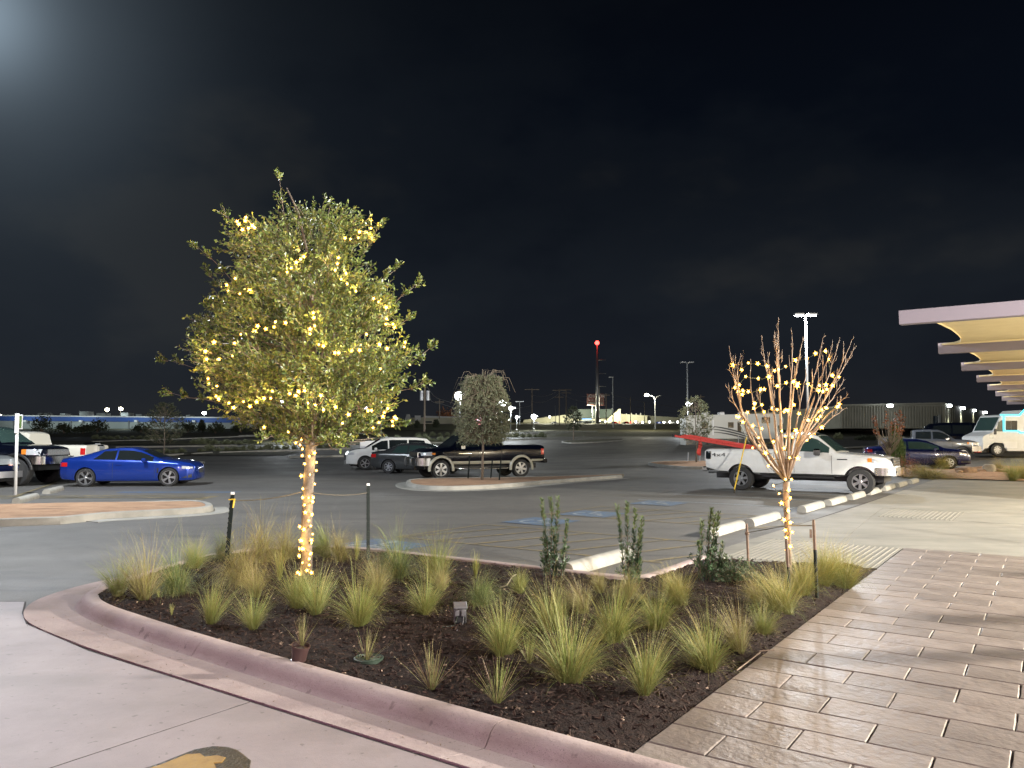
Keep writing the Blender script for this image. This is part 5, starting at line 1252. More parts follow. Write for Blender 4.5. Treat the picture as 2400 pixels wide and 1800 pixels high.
CL = [ # base px, height px, style, label
 (277, 1402, 95, 'leanleft', 'Green grass tuft leaning left at the rounded tip of the bed'),
 (341, 1410, 128, 'tan', 'Tan-plumed grass tuft second from the rounded bed tip'),
 (409, 1392, 92, 'droopgreen', 'Broad dark green drooping grass clump near the rounded bed tip'),
 (455, 1335, 72, 'fan', 'Yellow-green grass at the back edge left of the leaning T-post'),
 (522, 1312, 62, 'droopgreen', 'Dark drooping grass directly behind the leaning T-post'),
 (565, 1368, 92, 'droopgold', 'Golden drooping grass just right of the leaning T-post'),
 (494, 1463, 98, 'up', 'Upright yellow-green tuft in front of the leaning T-post foot'),
 (592, 1478, 90, 'up', 'Upright green tuft left of the tilted brown pot'),
 (600, 1398, 84, 'tan', 'Brownish wispy tuft between the golden clump and the oak'),
 (610, 1318, 92, 'droopgold', 'Big tan mop of grass on the back kerb left of the oak'),
 (668, 1312, 70, 'droopgold', 'Golden drooping clump touching the left side of the oak trunk'),
 (697, 1424, 96, 'fan', 'Bright green fluffy clump in front left of the oak trunk'),
 (655, 1362, 80, 'thin', 'Thin upright yellow tuft just left of the oak trunk'),
 (741, 1438, 104, 'up', 'Upright fan of grass just right of the oak trunk foot'),
 (768, 1308, 88, 'leanleft', 'Yellow-green clump leaning left behind the oak trunk'),
 (800, 1314, 66, 'droopgold', 'Pale drooping clump between the oak and the upright T-post'),
 (836, 1314, 68, 'thin', 'Thin green tuft just left of the upright T-post'),
 (850, 1467, 118, 'fan', 'Large upright fan of grass right of centre below the upright T-post'),
 (884, 1398, 96, 'tan', 'Straw clump at the foot of the upright T-post'),
 (860, 1550, 78, 'sparse', 'Small bright tuft growing beside the green valve cover'),
 (935, 1352, 98, 'droopgreen', 'Green-based clump with yellow tips right of the upright T-post'),
 (1025, 1370, 104, 'fan', 'Tall loose clump on the back kerb second right of the upright T-post'),
 (997, 1438, 92, 'fan', 'Golden green clump left of the grey outlet box'),
 (1114, 1358, 70, 'thin', 'Lone thin tuft standing on the back kerb'),
 (1125, 1424, 70, 'droopgreen', 'Dark green clump behind the grey outlet box'),
 (1012, 1612, 104, 'sparse', 'Sparse green tuft in front of the outlet box, near the kerb'),
 (1165, 1655, 102, 'sparse', 'Split sparse tuft closest to the front kerb'),
 (1180, 1538, 122, 'fan', 'Straw-topped clump right of the grey outlet box'),
 (1334, 1604, 158, 'fan', 'Largest bright green clump in the middle of the bed'),
 (1222, 1397, 58, 'fan', 'Low clump before the first podocarpus shrub'),
 (1295, 1482, 116, 'fan', 'Golden clump below the first podocarpus shrub'),
 (1370, 1440, 84, 'tan', 'Brown drooping clump between the first two podocarpus shrubs'),
 (1438, 1508, 130, 'fan', 'Grey-green clump directly below the second podocarpus shrub'),
 (1511, 1633, 136, 'up', 'Upright spiky clump nearest the paving corner'),
 (1542, 1477, 98, 'fan', 'Yellow-green clump diagonally right of the second podocarpus'),
 (1594, 1418, 84, 'gold', 'Golden clump in front of the third podocarpus shrub'),
 (1653, 1566, 122, 'fan', 'Pale-tipped clump second nearest the paving corner'),
 (1737, 1518, 118, 'tan', 'Thin brownish clump third along the paving edge'),
 (1786, 1480, 76, 'fan', 'Low green clump leaning against the thin brownish one'),
 (1834, 1432, 100, 'gold', 'Golden clump in front of the bare tree foot'),
 (1879, 1392, 88, 'gold', 'Vivid gold clump between the bare tree and the right stake'),
 (1930, 1371, 98, 'gold', 'Tall gold clump behind the right stake'),
 (1976, 1367, 92, 'gold', 'Gold clump leaning over the ribbed ramp, farthest right in the bed'),
 (1409, 1392, 70, 'tan', 'Small straw clump beside the second podocarpus shrub base'),
 (1776, 1416, 66, 'tan', 'Brown wisp between the middle stake and the dark bush'),
 (1472, 1404, 52, 'droopgold', 'Pale drooping clump at the corner of the back kerb'),
 (402, 1444, 30, 'thin', 'Tiny green sprig in bare mulch near the rounded bed tip'),
 (372, 1408, 22, 'thin', 'Tiniest pale sprig close to the dark green drooping clump'),
 (1240, 1560, 70, 'sparse', 'Faint small tuft left of the largest green clump'),
 (1040, 1385, 60, 'tan', 'Brown wisp between the outlet box and the back kerb'),
]
GH = {}
SH = {'up': .50, 'fan': .50, 'droopgold': .27, 'droopgreen': .28, 'tan': .45, 'leanleft': .47, 'gold': .50, 'thin': .50, 'sparse': .50}
for i, (px, py, hp, sty, lb) in enumerate(CL):
    p = gp(px, py, .09); hm = hp*p.y/F; z0 = bedz(p.x, p.y); me_ = GT[sty, i % (4 if sty not in ('thin', 'sparse') else 2)]; co_ = np.array([v.co[:] for v in me_.vertices]) if me_.name not in GH else None
    if co_ is not None: GH[me_.name] = (np.percentile(co_[:, 2], 97), np.percentile(np.hypot(co_[:, 0], co_[:, 1]), 95))
    mh, mr = GH[me_.name]
    o = link('feather_grass', GT[sty, i % (4 if sty not in ('thin', 'sparse') else 2)]); s = hm/mh*.90; o.location = (p.x, p.y, z0)
    wd = hm/mr*{'droopgold': .95, 'droopgreen': .98, 'gold': .78, 'up': .54, 'fan': .68, 'tan': .64, 'leanleft': .62, 'thin': .20, 'sparse': .50}[sty]; o.scale = (wd, wd, s); 
    o.rotation_euler = (0, 0, random.uniform(-.5, .5) if sty in ('leanleft', 'tan', 'gold') else random.uniform(0, 6.28)); o.rotation_euler.x = random.gauss(0, .07); o.rotation_euler.y = random.gauss(0, .07); o.scale = (o.scale[0]*random.uniform(.88, 1.15), o.scale[1]*random.uniform(.88, 1.15), o.scale[2]); tag(o, lb, 'grass clump', 'feather grass clumps in the bed')

# -------- upright podocarpus shrubs and the round bush
def shrub(px, py, stems, label, d=None, name='podocarpus_shrub'):
    B_ = gp(px, py, .09); o = thing(name, label, 'shrub', (B_.x, B_.y, bedz(B_.x, B_.y))); O = Vector(o.location)
    st_ = MB(); L0 = ([], []); L1 = ([], [])
    for (tx, ty, sx_, ly) in stems:
        e = at(tx, ty, B_.y+random.uniform(-.12, .12))-O; b = at(sx_, py-4, B_.y)-O; b.z = 0; pts = [b.lerp(e, t)+rv()*.008 for t in np.linspace(0, 1, 8)]; pts[0] = b; pts[-1] = e
        st_.tube(pts, [.006, .006, .005, .005, .004, .004, .003, .002], 5)
        Lt = (e-b).length; n = int(Lt*430); t0 = ly
        for i in range(n):
            t = random.random()
            if random.random() > (.35+.65*t if t > t0 else .45): continue
            k_ = min(6, int(t*7)); q = pts[k_].lerp(pts[k_+1], t*7-k_); ax = (pts[k_+1]-pts[k_]).normalized(); ou = ax.cross(rv()).normalized(); ld = (ax*.75+ou*.7).normalized(); nn = ld.cross(ou.cross(ax)).normalized()
            l = random.uniform(.035, .06)*(1 if t < .9 else .9); leaf_faces(q, ld, nn, l*1.2, .011, *(L1 if (t > .72 and random.random() < .75) else L0))
        for s_ in range(int(3+Lt*3)):   # side shoots low down
            t = random.uniform(.05, .55); k_ = min(6, int(t*7)); q = pts[k_].lerp(pts[k_+1], t*7-k_); dd = (Vector((random.gauss(0, 1), random.gauss(0, 1), 1.6))).normalized(); l = random.uniform(.08, .18); st_.tube([q, q+dd*l], [.003, .0015], 4)
            for i in range(22):
                tt = random.random(); ou = dd.cross(rv()).normalized(); ld = (dd*.6+ou*.8).normalized(); leaf_faces(q+dd*l*tt, ld, ld.cross(ou.cross(dd)).normalized(), random.uniform(.035, .055), .015, *L0)
    st_.build('stems', M['stake'], o, True); tag(MB().add(*L0).build('leaves', M['leaf_dk'], o), kind='stuff'); tag(MB().add(*L1).build('new_leaves', M['leaf_dk2'], o), kind='stuff'); return o
shrub(1300, 1356, [(1270, 1170, 1290, .35), (1290, 1168, 1296, .3), (1307, 1166, 1302, .3), (1329, 1220, 1316, .3), (1276, 1270, 1284, .2), (1317, 1290, 1322, .1), (1296, 1240, 1305, .1), (1270, 1300, 1282, .1)], 'Tall dark podocarpus left of its two twins, against the wheel stop end')
shrub(1478, 1370, [(1447, 1185, 1466, .6), (1470, 1180, 1474, .55), (1489, 1195, 1480, .55), (1506, 1215, 1490, .5), (1498, 1240, 1494, .4), (1470, 1290, 1476, .1), (1500, 1310, 1494, .1)], 'Middle podocarpus shrub with sparse bare lower stems')
shrub(1656, 1362, [(1646, 1222, 1640, .5), (1668, 1192, 1654, .3), (1684, 1202, 1664, .25), (1675, 1210, 1660, .3), (1638, 1270, 1644, .3), (1694, 1272, 1676, .3), (1665, 1290, 1660, .1), (1700, 1300, 1680, .1)], 'Yellow-topped podocarpus shrub next to the round dark bush')
Bb = gp(1722, 1360, .09); bush = thing('round_bush', 'Low round dark-leaved bush beside the left wooden stake', 'bush', Bb); LL = ([], []); sm = MB()
for i in range(150):
    dd = Vector((random.gauss(0, .8), random.gauss(0, .6), abs(random.gauss(0, .55))+.1)).normalized(); l = random.uniform(.16, .34); e = Vector((dd.x*l*1.05, dd.y*l, dd.z*l*.95)); sm.tube([(0, 0, 0), e], [.003, .0015], 3)
    for k_ in range(20):
        t = random.uniform(.4, 1.05); ld = (dd*.5+rv()).normalized(); leaf_faces(e*t, ld, ld.cross(rv()).normalized(), random.uniform(.018, .032), .014, *LL)
sm.build('stems', M['stake'], bush); tag(MB().add(*LL).build('leaves', M['leaf_dk'], bush), kind='stuff')

# -------- posts, ties, pot, valve, outlet box
def tpost(pb, pt_, label):
    a = gp(*pb, .05); b = at(*pt_, a.y+.02); o = thing('steel_post', label, 'post', a); d = b-a; L = d.length; u = d.normalized(); s = Vector((1, 0, 0))
    m = MB(); T = Matrix.Translation((0, 0, 0)) @ u.to_track_quat('Z', 'Y').to_matrix().to_4x4()
    m.box(-.024, .024, -.003, .003, 0, L*.972, 0, T); m.box(-.003, .003, -.04, .0, 0, L*.972, 0, T)
    m.build('shaft', M['green_steel'], o)
    m = MB(); m.box(-.024, .024, -.0032, .0032, L*.972, L, 0, T); m.box(-.0032, .0032, -.04, .0, L*.972, L, 0, T); m.build('white_tip', M['post_tip'], o)
    for i in range(int(L/.055)):
        m = MB(); z = .04+i*.055
        if z > L*.93: break
        m.box(-.005, .005, .003, .009, z, z+.02, 0, T); m.box(.018, .024, -.006, .006, z, z+.02, 0, T); m.build('stud', M['green_steel'], o)
    return a, b
t1a, t1b = tpost((522, 1372), (542, 1153), 'Leaning dark T-post with a yellow tag, left of the oak')
t2a, t2b = tpost((863, 1320), (863, 1133), 'Upright dark T-post right of the oak')
yt = MB(); c_ = at(545, 1172, t1b.y-.05)
yt.tube([at(536, 1171, t1b.y-.05), at(551, 1170, t1b.y-.05)], .008, 6); yt.tube([at(549, 1172, t1b.y-.05), at(546, 1190, t1b.y-.06)], .010, 6); o = wpart(yt, 'yellow_tag', M['yellow']); tag(o, 'Yellow tie tag knotted to the top of the leaning T-post', 'tag')
tk = at(722, 1155, OD-.05)
def strap(a, b, label, sag=.03, r=.006, mt='twine'):
    m = MB(); pts = [a.lerp(b, t)-Vector((0, 0, sag*4*t*(1-t))) for t in np.linspace(0, 1, 9)]; m.tube(pts, r, 5); o = wpart(m, 'tie_strap', M[mt]); tag(o, label, 'strap', 'tree tie straps')
strap(at(548, 1173, t1b.y-.02), at(706, 1153, OD-.06), 'Dark strap from the leaning T-post to the oak trunk')
strap(at(734, 1155, OD-.06), at(861, 1155, t2b.y), 'Strap from the oak trunk to the upright T-post')
def stake(pb, pt_, label, r=.016, mt='stake', low=None):
    a = gp(*pb, .05); b = at(*pt_, a.y); o = thing('wooden_stake', label, 'stake', a); L = (b-a)
    m = MB(); m.tube([(0, 0, 0), L*.96, L], [r, r*.95, r*.7], 6); m.build('shaft', M[mt], o)
    if low: MB().tube([(0, 0, 0), L*low], [r*1.05, r*1.02], 6).build('painted_foot', M['green_steel'], o)
    return a, b
s1a, s1b = stake((1756, 1362), (1750, 1227), 'Left stake of the bare tree, next to the round bush', low=.25)
s2a, s2b = stake((1915, 1404), (1907, 1218), 'Right stake of the bare tree, beside the paving', r=.017, low=.62)
s3a, s3b = stake((1853, 1430), (1843, 1262), 'Dark front stake standing before the bare tree trunk', low=.6)
strap(at(1753, 1248, s1a.y), at(1840, 1233, BD-.03), 'Strap from the left stake to the bare tree trunk', .0, .005)
strap(at(1850, 1232, BD-.03), at(1907, 1232, s2a.y), 'Strap from the bare tree trunk to the right stake', .0, .005)
m = MB(); kx = at(1751, 1250, s1a.y); m.ball(kx, .028, 8, 5); o = wpart(m, 'strap_knot', M['stake']); tag(o, 'Knot of strap on the left stake of the bare tree', 'knot')
m = MB(); m.box(*(lambda c: (c.x-.012, c.x+.012, c.y-.03, c.y-.02, c.z-.09, c.z))(at(1898, 1240, s2a.y))); o = wpart(m, 'loose_strap_end', M['stake']); tag(o, 'Loose strap end hanging at the right stake', 'strap')
# tilted nursery pot
pp = gp(697, 1545, .13); pot = thing('nursery_pot', 'Tilted brown plastic nursery pot on the kerb edge', 'pot', (pp.x, pp.y+.03, .108)); pot.rotation_euler = (R(6), R(9), 0); pot.scale = (.9, .9, .9)
MB().lathe([(.001, .004), (.062, .0), (.064, .012), (.058, .016), (.070, .118), (.077, .12), (.078, .135), (.073, .135), (.068, .11), (.001, .11)], 28).build('pot', M['plastic_brown'], pot, 40)
MB().lathe([(.001, .112), (.067, .108)], 20).build('soil', M['soil'], pot, True)
g = link('feather_grass', GT['sparse', 1]); g.location = (pp.x+.02, pp.y+.04, .22); g.scale = (.46,)*3; tag(g, 'Young grass growing out of the tilted brown pot', 'grass clump')
vp = gp(858, 1545, .09); vz = bedz(vp.x, vp.y)-.002
v_ = thing('valve_cover', 'Round green irrigation valve cover set in the mulch', 'valve cover', (vp.x+.02, vp.y, vz)); MB().lathe([(.11, -.03), (.112, .008), (.104, .012), (.10, .006), (.02, .006), (.001, .006)], 28).build('lid', M['valve'], v_, 40)
m = MB()
for r_ in (.04, .065, .085): m.lathe([(r_-.004, .006), (r_-.003, .010), (r_+.003, .010), (r_+.004, .006)], 24)
m.build('rings', M['valve'], v_)
bp_ = gp(1078, 1462, .09); bx = thing('outlet_box', 'Grey garden outlet box with two covered sockets and trailing cords', 'outlet box', (bp_.x, bp_.y, bedz(bp_.x, bp_.y))); bx.rotation_euler = (0, 0, .15)
MB().cbox(-.055, .055, -.02, .05, .0, .15, .01).build('housing', M['boxgrey'], bx, 30)
T = Matrix.Translation((0, -.02, .16)) @ Matrix.Rotation(R(18), 4, 'X'); MB().cbox(-.06, .06, -.06, .05, 0, .014, .005, 0, T).build('cover_flap', M['boxgrey'], bx, 30)
for x in (-.027, .03): MB().cbox(x-.018, x+.018, -.05, -.02, .07, .125, .008).build('plug', M['boxgrey'], bx, 30)
MB().cbox(-.048, .048, -.045, -.02, .01, .065, .006).build('socket_plate', M['black'], bx, 30)
MB().tube([(-.027, -.045, .08), (-.04, -.07, .03), (-.07, -.12, .008), (-.2, -.16, .01), (-.34, -.10, .008)], .004, 6).build('cord', M['cable'], bx, True)
MB().tube([(.03, -.045, .08), (.02, -.08, .02), (.0, -.16, .008), (-.05, -.28, .008)], .004, 6).build('cord', M['boxgrey'], bx, True)
m = MB(); p = gp(1800, 1524, .05); 
for (x0, y0, x1, y1) in ((1727, 1571, 1782, 1529), (1780, 1526, 1815, 1523)):
    a, b = gp(x0, y0, .06), gp(x1, y1, .07); m.tube([a, b], .005, 5)
o = wpart(m, 'dry_stick', M['chip2']); tag(o, 'Pale dry stick lying along the paving edge', 'stick')
m = MB(); a, b = gp(1188, 1372, .14), gp(1200, 1352, .2); m.tube([gp(1172, 1376, .12), a, b, gp(1210, 1346, .2)], .006, 5); o = wpart(m, 'bent_root', M['twig']); tag(o, 'Bent pale root sticking out of mulch by the back kerb', 'root')

# -------- generic lot and far trees
def wispy(name, label, pb, ptop, halfw, crown0, n, leafm, flat=True, d=None, l=.05, droop=0., trunk=.03, group=None, base=None, barkm='bark', shape=None, wl=.3):
    B_ = (gp(*pb, .15) if flat else gt(*pb)) if base is None else base
    d = B_.y; o = thing(name, label, 'tree', B_, 0, group); H = at(pb[0], ptop, d).z-B_.z; c0 = at(pb[0], crown0, d).z-B_.z; rad = halfw*d/F
    MB().tube([(0, 0, 0), (rad*.03, 0, c0), (0, 0, c0+(H-c0)*.45), (0, 0, H*.9)], [trunk, trunk*.85, trunk*.5, trunk*.15], 8).build('trunk', M[barkm], o, True)
    vs, fs = [], []; tw_ = MB()
    for i in range(n):
        t = random.random(); z = c0+(H-c0)*t; prof_ = (shape or (lambda t: math.sin(math.pi*min(1, t*.9+.12))**.6))(t); a = random.uniform(0, 6.28); rr = rad*prof_*random.random()**.45
        if MN.noise(Vector((math.cos(a)*1.5, math.sin(a)*1.5, z*1.4+d))) < -.42: continue
        p = Vector((rr*math.cos(a), rr*math.sin(a), z)); dd = (Vector((math.cos(a), math.sin(a), .5-droop*1.6))+rv()*.4).normalized(); L = random.uniform(.5, 1.2)*rad*wl
        q = [p, p+dd*L*.5, p+dd*L+Vector((0, 0, -droop*L*.8))]; 
        if i % 3 == 0: tw_.tube([p*.55+Vector((0, 0, z*.35)), *q], [.009*rad, .007*rad, .005*rad, .003*rad], 3, 0, False)
        else: tw_.tube(q, [.005*rad, .004*rad, .002*rad], 3, 0, False)
        for k_ in range(7): tt = random.random(); c_ = q[0].lerp(q[2], tt); ld = (dd+rv()*.9+Vector((0, 0, -droop))).normalized(); leaf_faces(c_, ld, ld.cross(rv()).normalized(), l*random.uniform(.7, 1.3), l*.4, vs, fs)
    tag(tw_.build('twigs', M['twig'], o), kind='stuff')
    if leafm: tag(MB().add(vs, fs).build('leaves', M[leafm], o), kind='stuff')
    return o
w_ = wispy('weeping_tree', 'Wispy weeping grey-green tree on the island before the black pickup', (1130, 1126), 880, 56, 1034, 2600, 'leaf_far', trunk=.05, l=.085, droop=.35, shape=lambda t: (math.sin(math.pi*min(1, t*.66+.20))**.6)*(1.08-.18*t))
hv = MB(); Bw = gp(1130, 1126, .15)
for i in range(90):
    a = random.uniform(0, 6.28); r0 = .2; e0 = random.uniform(2.2, 3.75)*1.0; o2 = Vector((math.cos(a), math.sin(a), 0)); w__ = random.uniform(.6, 1.3); pts = [o2*r0*w__+Vector((0, 0, e0)), o2*.5*w__+Vector((0, 0, e0+.40))+rv()*.08, o2*.85*w__+Vector((0, 0, e0+.33))+rv()*.1, o2*1.0*w__+Vector((0, 0, e0-.1))+rv()*.12]; hv.tube(pts, [.012, .009, .006, .004], 4)
hv.build('arching_twigs', M['twig'], w_, True)
for i, (x, yb, yt_) in enumerate(((1097, 1122, 1068), (1150, 1121, 1077), (1170, 1126, 1078))):
    a = gp(x, yb, .15); b = at(x+4, yt_, a.y); o = wpart(MB().tube([a, b], .03, 6), 'tree_stake', M['green_steel']); tag(o, ('Left', 'Middle', 'Right')[i]+' dark stake of the three round the weeping tree', 'stake', 'stakes round the weeping tree')
wispy('lot_tree', 'Dark wispy sapling left of the oak, behind the blue coupe', (383, 1079), 948, 40, 1040, 420, 'leaf_fardark', flat=False, l=.14, trunk=.06)
wispy('lot_tree', 'Small tree on the thin far island in the empty lot', (1344, 1034), 955, 18, 1008, 230, 'leaf_fardark', flat=False, l=.22, trunk=.09)
wispy('lot_tree', 'Pale fluffy tree between the red ladder and the motorhome', (1632, 1090), 935, 36, 1032, 420, 'leaf_far', flat=False, l=.12, trunk=.05)
for i, (x, yb, yt_) in enumerate(((1612, 1086, 1060), (1640, 1088, 1058), (1652, 1086, 1057))):
    a = gt(x, yb); b = at(x+1, yt_, a.y); o = wpart(MB().tube([a, b], .025, 6), 'tree_stake', M['steel']); tag(o, 'Thin stake '+('left of', 'just right of', 'farther right of')[i]+' the fluffy tree by the ladder', 'stake', 'stakes round the fluffy tree')
RT = Vector((at(2085, 1066, 36.5).x, 36.5, terr(20, 36.5)))
o = thing('dead_leaf_tree', 'Sapling holding dead rust-coloured leaves right of the white pickup', 'tree', RT); lv_, lf_ = [], []; tb_ = MB(); H = at(2085, 955, 36.5).z-RT.z
tb_.tube([(0, 0, 0), (.02, 0, H*.35), (0, 0, H*.98)], [.045, .04, .01], 8)
for i in range(34):
    a = random.uniform(0, 6.28); e = Vector((math.cos(a)*random.uniform(.3, .95), math.sin(a)*.8, H*random.uniform(.62, .97))); s = Vector((0, 0, H*random.uniform(.22, .45))); m_ = s.lerp(e, .5)+Vector((e.x*.25, e.y*.25, -.1)); tb_.tube([s, m_, e], [.018, .012, .005], 5)
    if e.x > .1 or e.z > H*.8 or random.random() < .35:
        for k_ in range(10): t = random.uniform(.6, 1.05); leaf_faces(m_.lerp(e, t)+rv()*.05, (rv()+Vector((0, 0, -.8))).normalized(), rv(), .13, .075, lv_, lf_)
tb_.build('branches', M['twig'], o, True); tag(MB().add(lv_, lf_).build('leaves', M['leaf_red'], o), kind='stuff')
CO = Vector((at(2100, 1072, 37.5).x, 37.5, terr(20, 37.5)))
o = thing('narrow_conifer', 'Narrow green conifer beside the rust-leaved sapling', 'tree', CO); vs, fs = [], []; H = at(2100, 1000, 37.5).z-CO.z
MB().tube([(0, 0, 0), (0, 0, H*.8)], [.05, .02], 6).build('trunk', M['bark'], o)
for i in range(3400):
    t = random.random(); r_ = .42*min(1, (1-t)*1.9+.12)*math.sqrt(random.random()); a = random.uniform(0, 6.28); ld = (Vector((math.cos(a)*.3, math.sin(a)*.3, 1))+rv()*.3).normalized(); leaf_faces(Vector((r_*math.cos(a), r_*math.sin(a), t*H)), ld, ld.cross(rv()).normalized(), .13, .035, vs, fs)
tag(MB().add(vs, fs).build('foliage', M['conifer'], o), kind='stuff')
# ------------------------------------------------------------------ right-hand planting with rocks
def polyfill(name, pts, mt, z=.05, kind='structure'):
    vs = [(p.x, p.y, terr(p.x, p.y)+z) for p in pts]; c = Vector((sum(v[0] for v in vs)/len(vs), sum(v[1] for v in vs)/len(vs))); vs.append((c.x, c.y, terr(c.x, c.y)+z+.1)); n = len(pts)
    o = MB().add(vs, [(i, (i+1) % n, n) for i in range(n)]).build(name, mt, None, True); o['kind'] = kind; return o
polyfill('rock_bed', [gt(x, y) for x, y in ((2096, 1117), (2160, 1122), (2225, 1123), (2320, 1126), (2430, 1130), (2560, 1136), (2560, 1100), (2330, 1092), (2215, 1102), (2120, 1098))], M['gravel'], .04)
def rock(px, py, w, h, label, mt='rock', seed=0):
    p = gt(px, py); d = p.y; r = random.Random(seed); bm = bmesh.new(); bmesh.ops.create_icosphere(bm, subdivisions=3, radius=1)
    for v in bm.verts:
        n_ = MN.noise(v.co*1.4+Vector((seed*3.1, 0, 0)))*.35+MN.noise(v.co*4+Vector((seed, 2, 0)))*.10; v.co *= 1+n_
        v.co = Vector((math.copysign(abs(v.co.x)**.7, v.co.x), math.copysign(abs(v.co.y)**.7, v.co.y), math.copysign(abs(v.co.z)**.7, v.co.z)))
        v.co.x *= w*d/F/2; v.co.y *= w*d/F/2.4; v.co.z *= h*d/F*.56
    me = bpy.data.meshes.new('boulder'); bm.to_mesh(me); bm.free(); me.materials.append(M[mt]); me.shade_smooth(); me.set_sharp_from_angle(angle=R(28)); o = link('boulder', me); o.location = (p.x, p.y, p.z+h*d/F*.42); o.rotation_euler = (0, 0, r.uniform(0, 3)); tag(o, label, 'rock')
rock(2266, 1113, 44, 20, 'Large reddish boulder, leftmost in the rock bed', 'rock', 1); rock(2299, 1111, 22, 12, 'Small dark rock between the reddish and the pale boulder', 'rock', 2)
rock(2320, 1111, 30, 24, 'Pale square-cut boulder in the rock bed', 'rock_g', 3); rock(2250, 1114, 18, 12, 'Small flat rock left of the reddish boulder', 'rock', 4)
rock(2340, 1110, 18, 12, 'Flat brown rock right of the pale boulder', 'rock', 8); rock(2128, 1112, 20, 12, 'Brown rock under the dark shrub by the white pickup nose', 'rock', 9)
for i, (px, py, hp, sty, lb, wsc) in enumerate([(2187, 1096, 30, 'gold', 'Straw tuft before the navy sedan door', 1.2), (2214, 1101, 32, 'gold', 'Straw tuft hiding the navy sedan front wheel', 1.2), (2185, 1122, 26, 'droopgold', 'Wide golden mop of grass at the left of the rock bed', 2.2), (2150, 1112, 20, 'droopgold', 'Low golden grass next to the white marker stake', 1.5),
    (2345, 1104, 28, 'tan', 'Thin upright straw tuft behind the pale boulder', 1.0), (2372, 1128, 46, 'fan', 'Tall straw tuft right of the pale boulder', 1.0), (2396, 1126, 38, 'gold', 'Straw tuft cut by the right picture edge', 1.1), (2352, 1112, 14, 'droopgold', 'Low yellow mound behind the tall straw tuft', 1.6)]):
    p = gt(px, py); s = hp*p.y/F/SH[sty]; o = link('ornamental_grass', GT[sty, i % 2]); o.location = (p.x, p.y, p.z+.02); o.scale = (s*wsc, s*wsc, s*1.05); o.rotation_euler = (0, 0, i*1.3); tag(o, lb, 'grass clump', 'straw grasses in the rock bed')
def bush_cloud(name, label, base, rx, h, n, mt, l=.08, group=None, stems=True):
    o = thing(name, label, 'shrub', base, 0, group); vs, fs = [], []
    for i in range(n):
        v = rv()*random.random()**.35; v = Vector((v.x*rx, v.y*rx*.8, abs(v.z)*h*.6+h*.4*random.random()))
        if MN.noise(v*(1.6/rx)+Vector((base[0], base[1], 0))) < -.2: continue
        ld = (rv()+Vector((0, 0, .5))).normalized(); leaf_faces(v, ld, ld.cross(rv()).normalized(), l*random.uniform(.6, 1.4), l*.45, vs, fs)
    tag(MB().add(vs, fs).build('foliage', M[mt], o), kind='stuff')
    if stems:
        m = MB()
        for i in range(7): v = rv(); m.tube([(0, 0, 0), (v.x*rx*.6, v.y*rx*.5, h*.75)], [rx*.03, rx*.01], 4)
        m.build('stems', M['stake'], o)
    return o
p = gt(2117, 1119); bush_cloud('dead_shrub', 'Dark reddish dead shrub beside the white pickup bumper', p, .75, 1.1, 1500, 'leaf_red', .05)
a = gt(2136, 1097); o = wpart(MB().box(a.x-.035, a.x+.035, a.y-.01, a.y+.01, a.z, a.z+.62), 'marker_stake', M['white']); tag(o, 'White marker stake in front of the navy sedan', 'stake')
a = gt(2128, 1078); o = wpart(MB().box(a.x-.03, a.x+.03, a.y-.01, a.y+.01, a.z, a.z+.45), 'marker_stake', M['white']); tag(o, 'Shorter faint marker stake behind the conifer', 'stake')

# ------------------------------------------------------------------ sign post and lamps
sg = gp(36, 1160); sgn = thing('sign_post', 'White accessible-parking sign post seen edge-on by the left gravel island', 'sign', sg)
T_ = at(41, 972, sg.y)-sg
MB().tube([(0, 0, 0), T_], .045, 10).build('post', M['white'], sgn, True)
def signplate(x0, x1, y0, y1, nm, dy, rz):
    a = at(x0, y0, sg.y+dy)-sg; b = at(x1, y1, sg.y+dy)-sg; m = MB().cbox(a.x, b.x, a.y-.01, a.y+.01, b.z, a.z, .008); return m.build(nm, M['white'], sgn)
signplate(36, 43.5, 969, 1015, 'sign_plate', -.06, 0); pl = signplate(45, 52, 972, 1006, 'sign_plate', -.02, 0)
a = at(45, 972, sg.y-.02)-sg; b = at(52, 1006, sg.y-.02)-sg
MB().box(a.x+.015, b.x-.015, a.y-.014, a.y-.0115, b.z+.03, b.z+.40).build('sign_symbol', M['conifer'], sgn); MB().box(a.x+.015, b.x-.015, a.y-.0145, a.y-.0118, a.z-.05, a.z-.03).build('sign_border', M['conifer'], sgn)
def lamp_post(label, x, y, h, power, col=(.90, .95, 1), heads=1, r=.07, hs=.32, mt='lamp_w', lr=.12, dirx=1, group='parking lot lamp posts', z0=None, light=True, arm=.35):
    z = terr(x, y) if z0 is None else z0; o = thing('lamp_post', label, 'lamp post', (x, y, z), 0, group)
    MB().tube([(0, 0, 0), (0, 0, h)], [r, r*.6], 8).build('pole', M['pole_metal'], o, True)
    if r > .05: MB().tube([(0, 0, 0), (0, 0, .5)], r*2.6, 12).build('concrete_base', M['kerb_far'], o, True)
    for k_ in range(heads):
        s = dirx if heads == 1 else (1, -1)[k_]; m = MB(); m.tube([(0, 0, h-.05), (s*arm, 0, h)], r*.5, 6); m.build('arm', M['pole_metal'], o)
        hd = MB().cbox(min(s*arm, s*(arm+hs*2)), max(s*arm, s*(arm+hs*2)), -hs*.6, hs*.6, h-.03, h+.10, .02).build('lamp_head', M['pole_metal'], o, 30)
        MB().cbox(min(s*(arm+.04), s*(arm+hs*2-.04)), max(s*(arm+.04), s*(arm+hs*2-.04)), -hs*.5, hs*.5, h-.075, h-.032, .015).build('lit_panel', M[mt], hd)
        if light: l_ = lamp('POINT', (x+s*(arm+hs), y, z+h-.25), power/heads, col, None, lr)
    return o
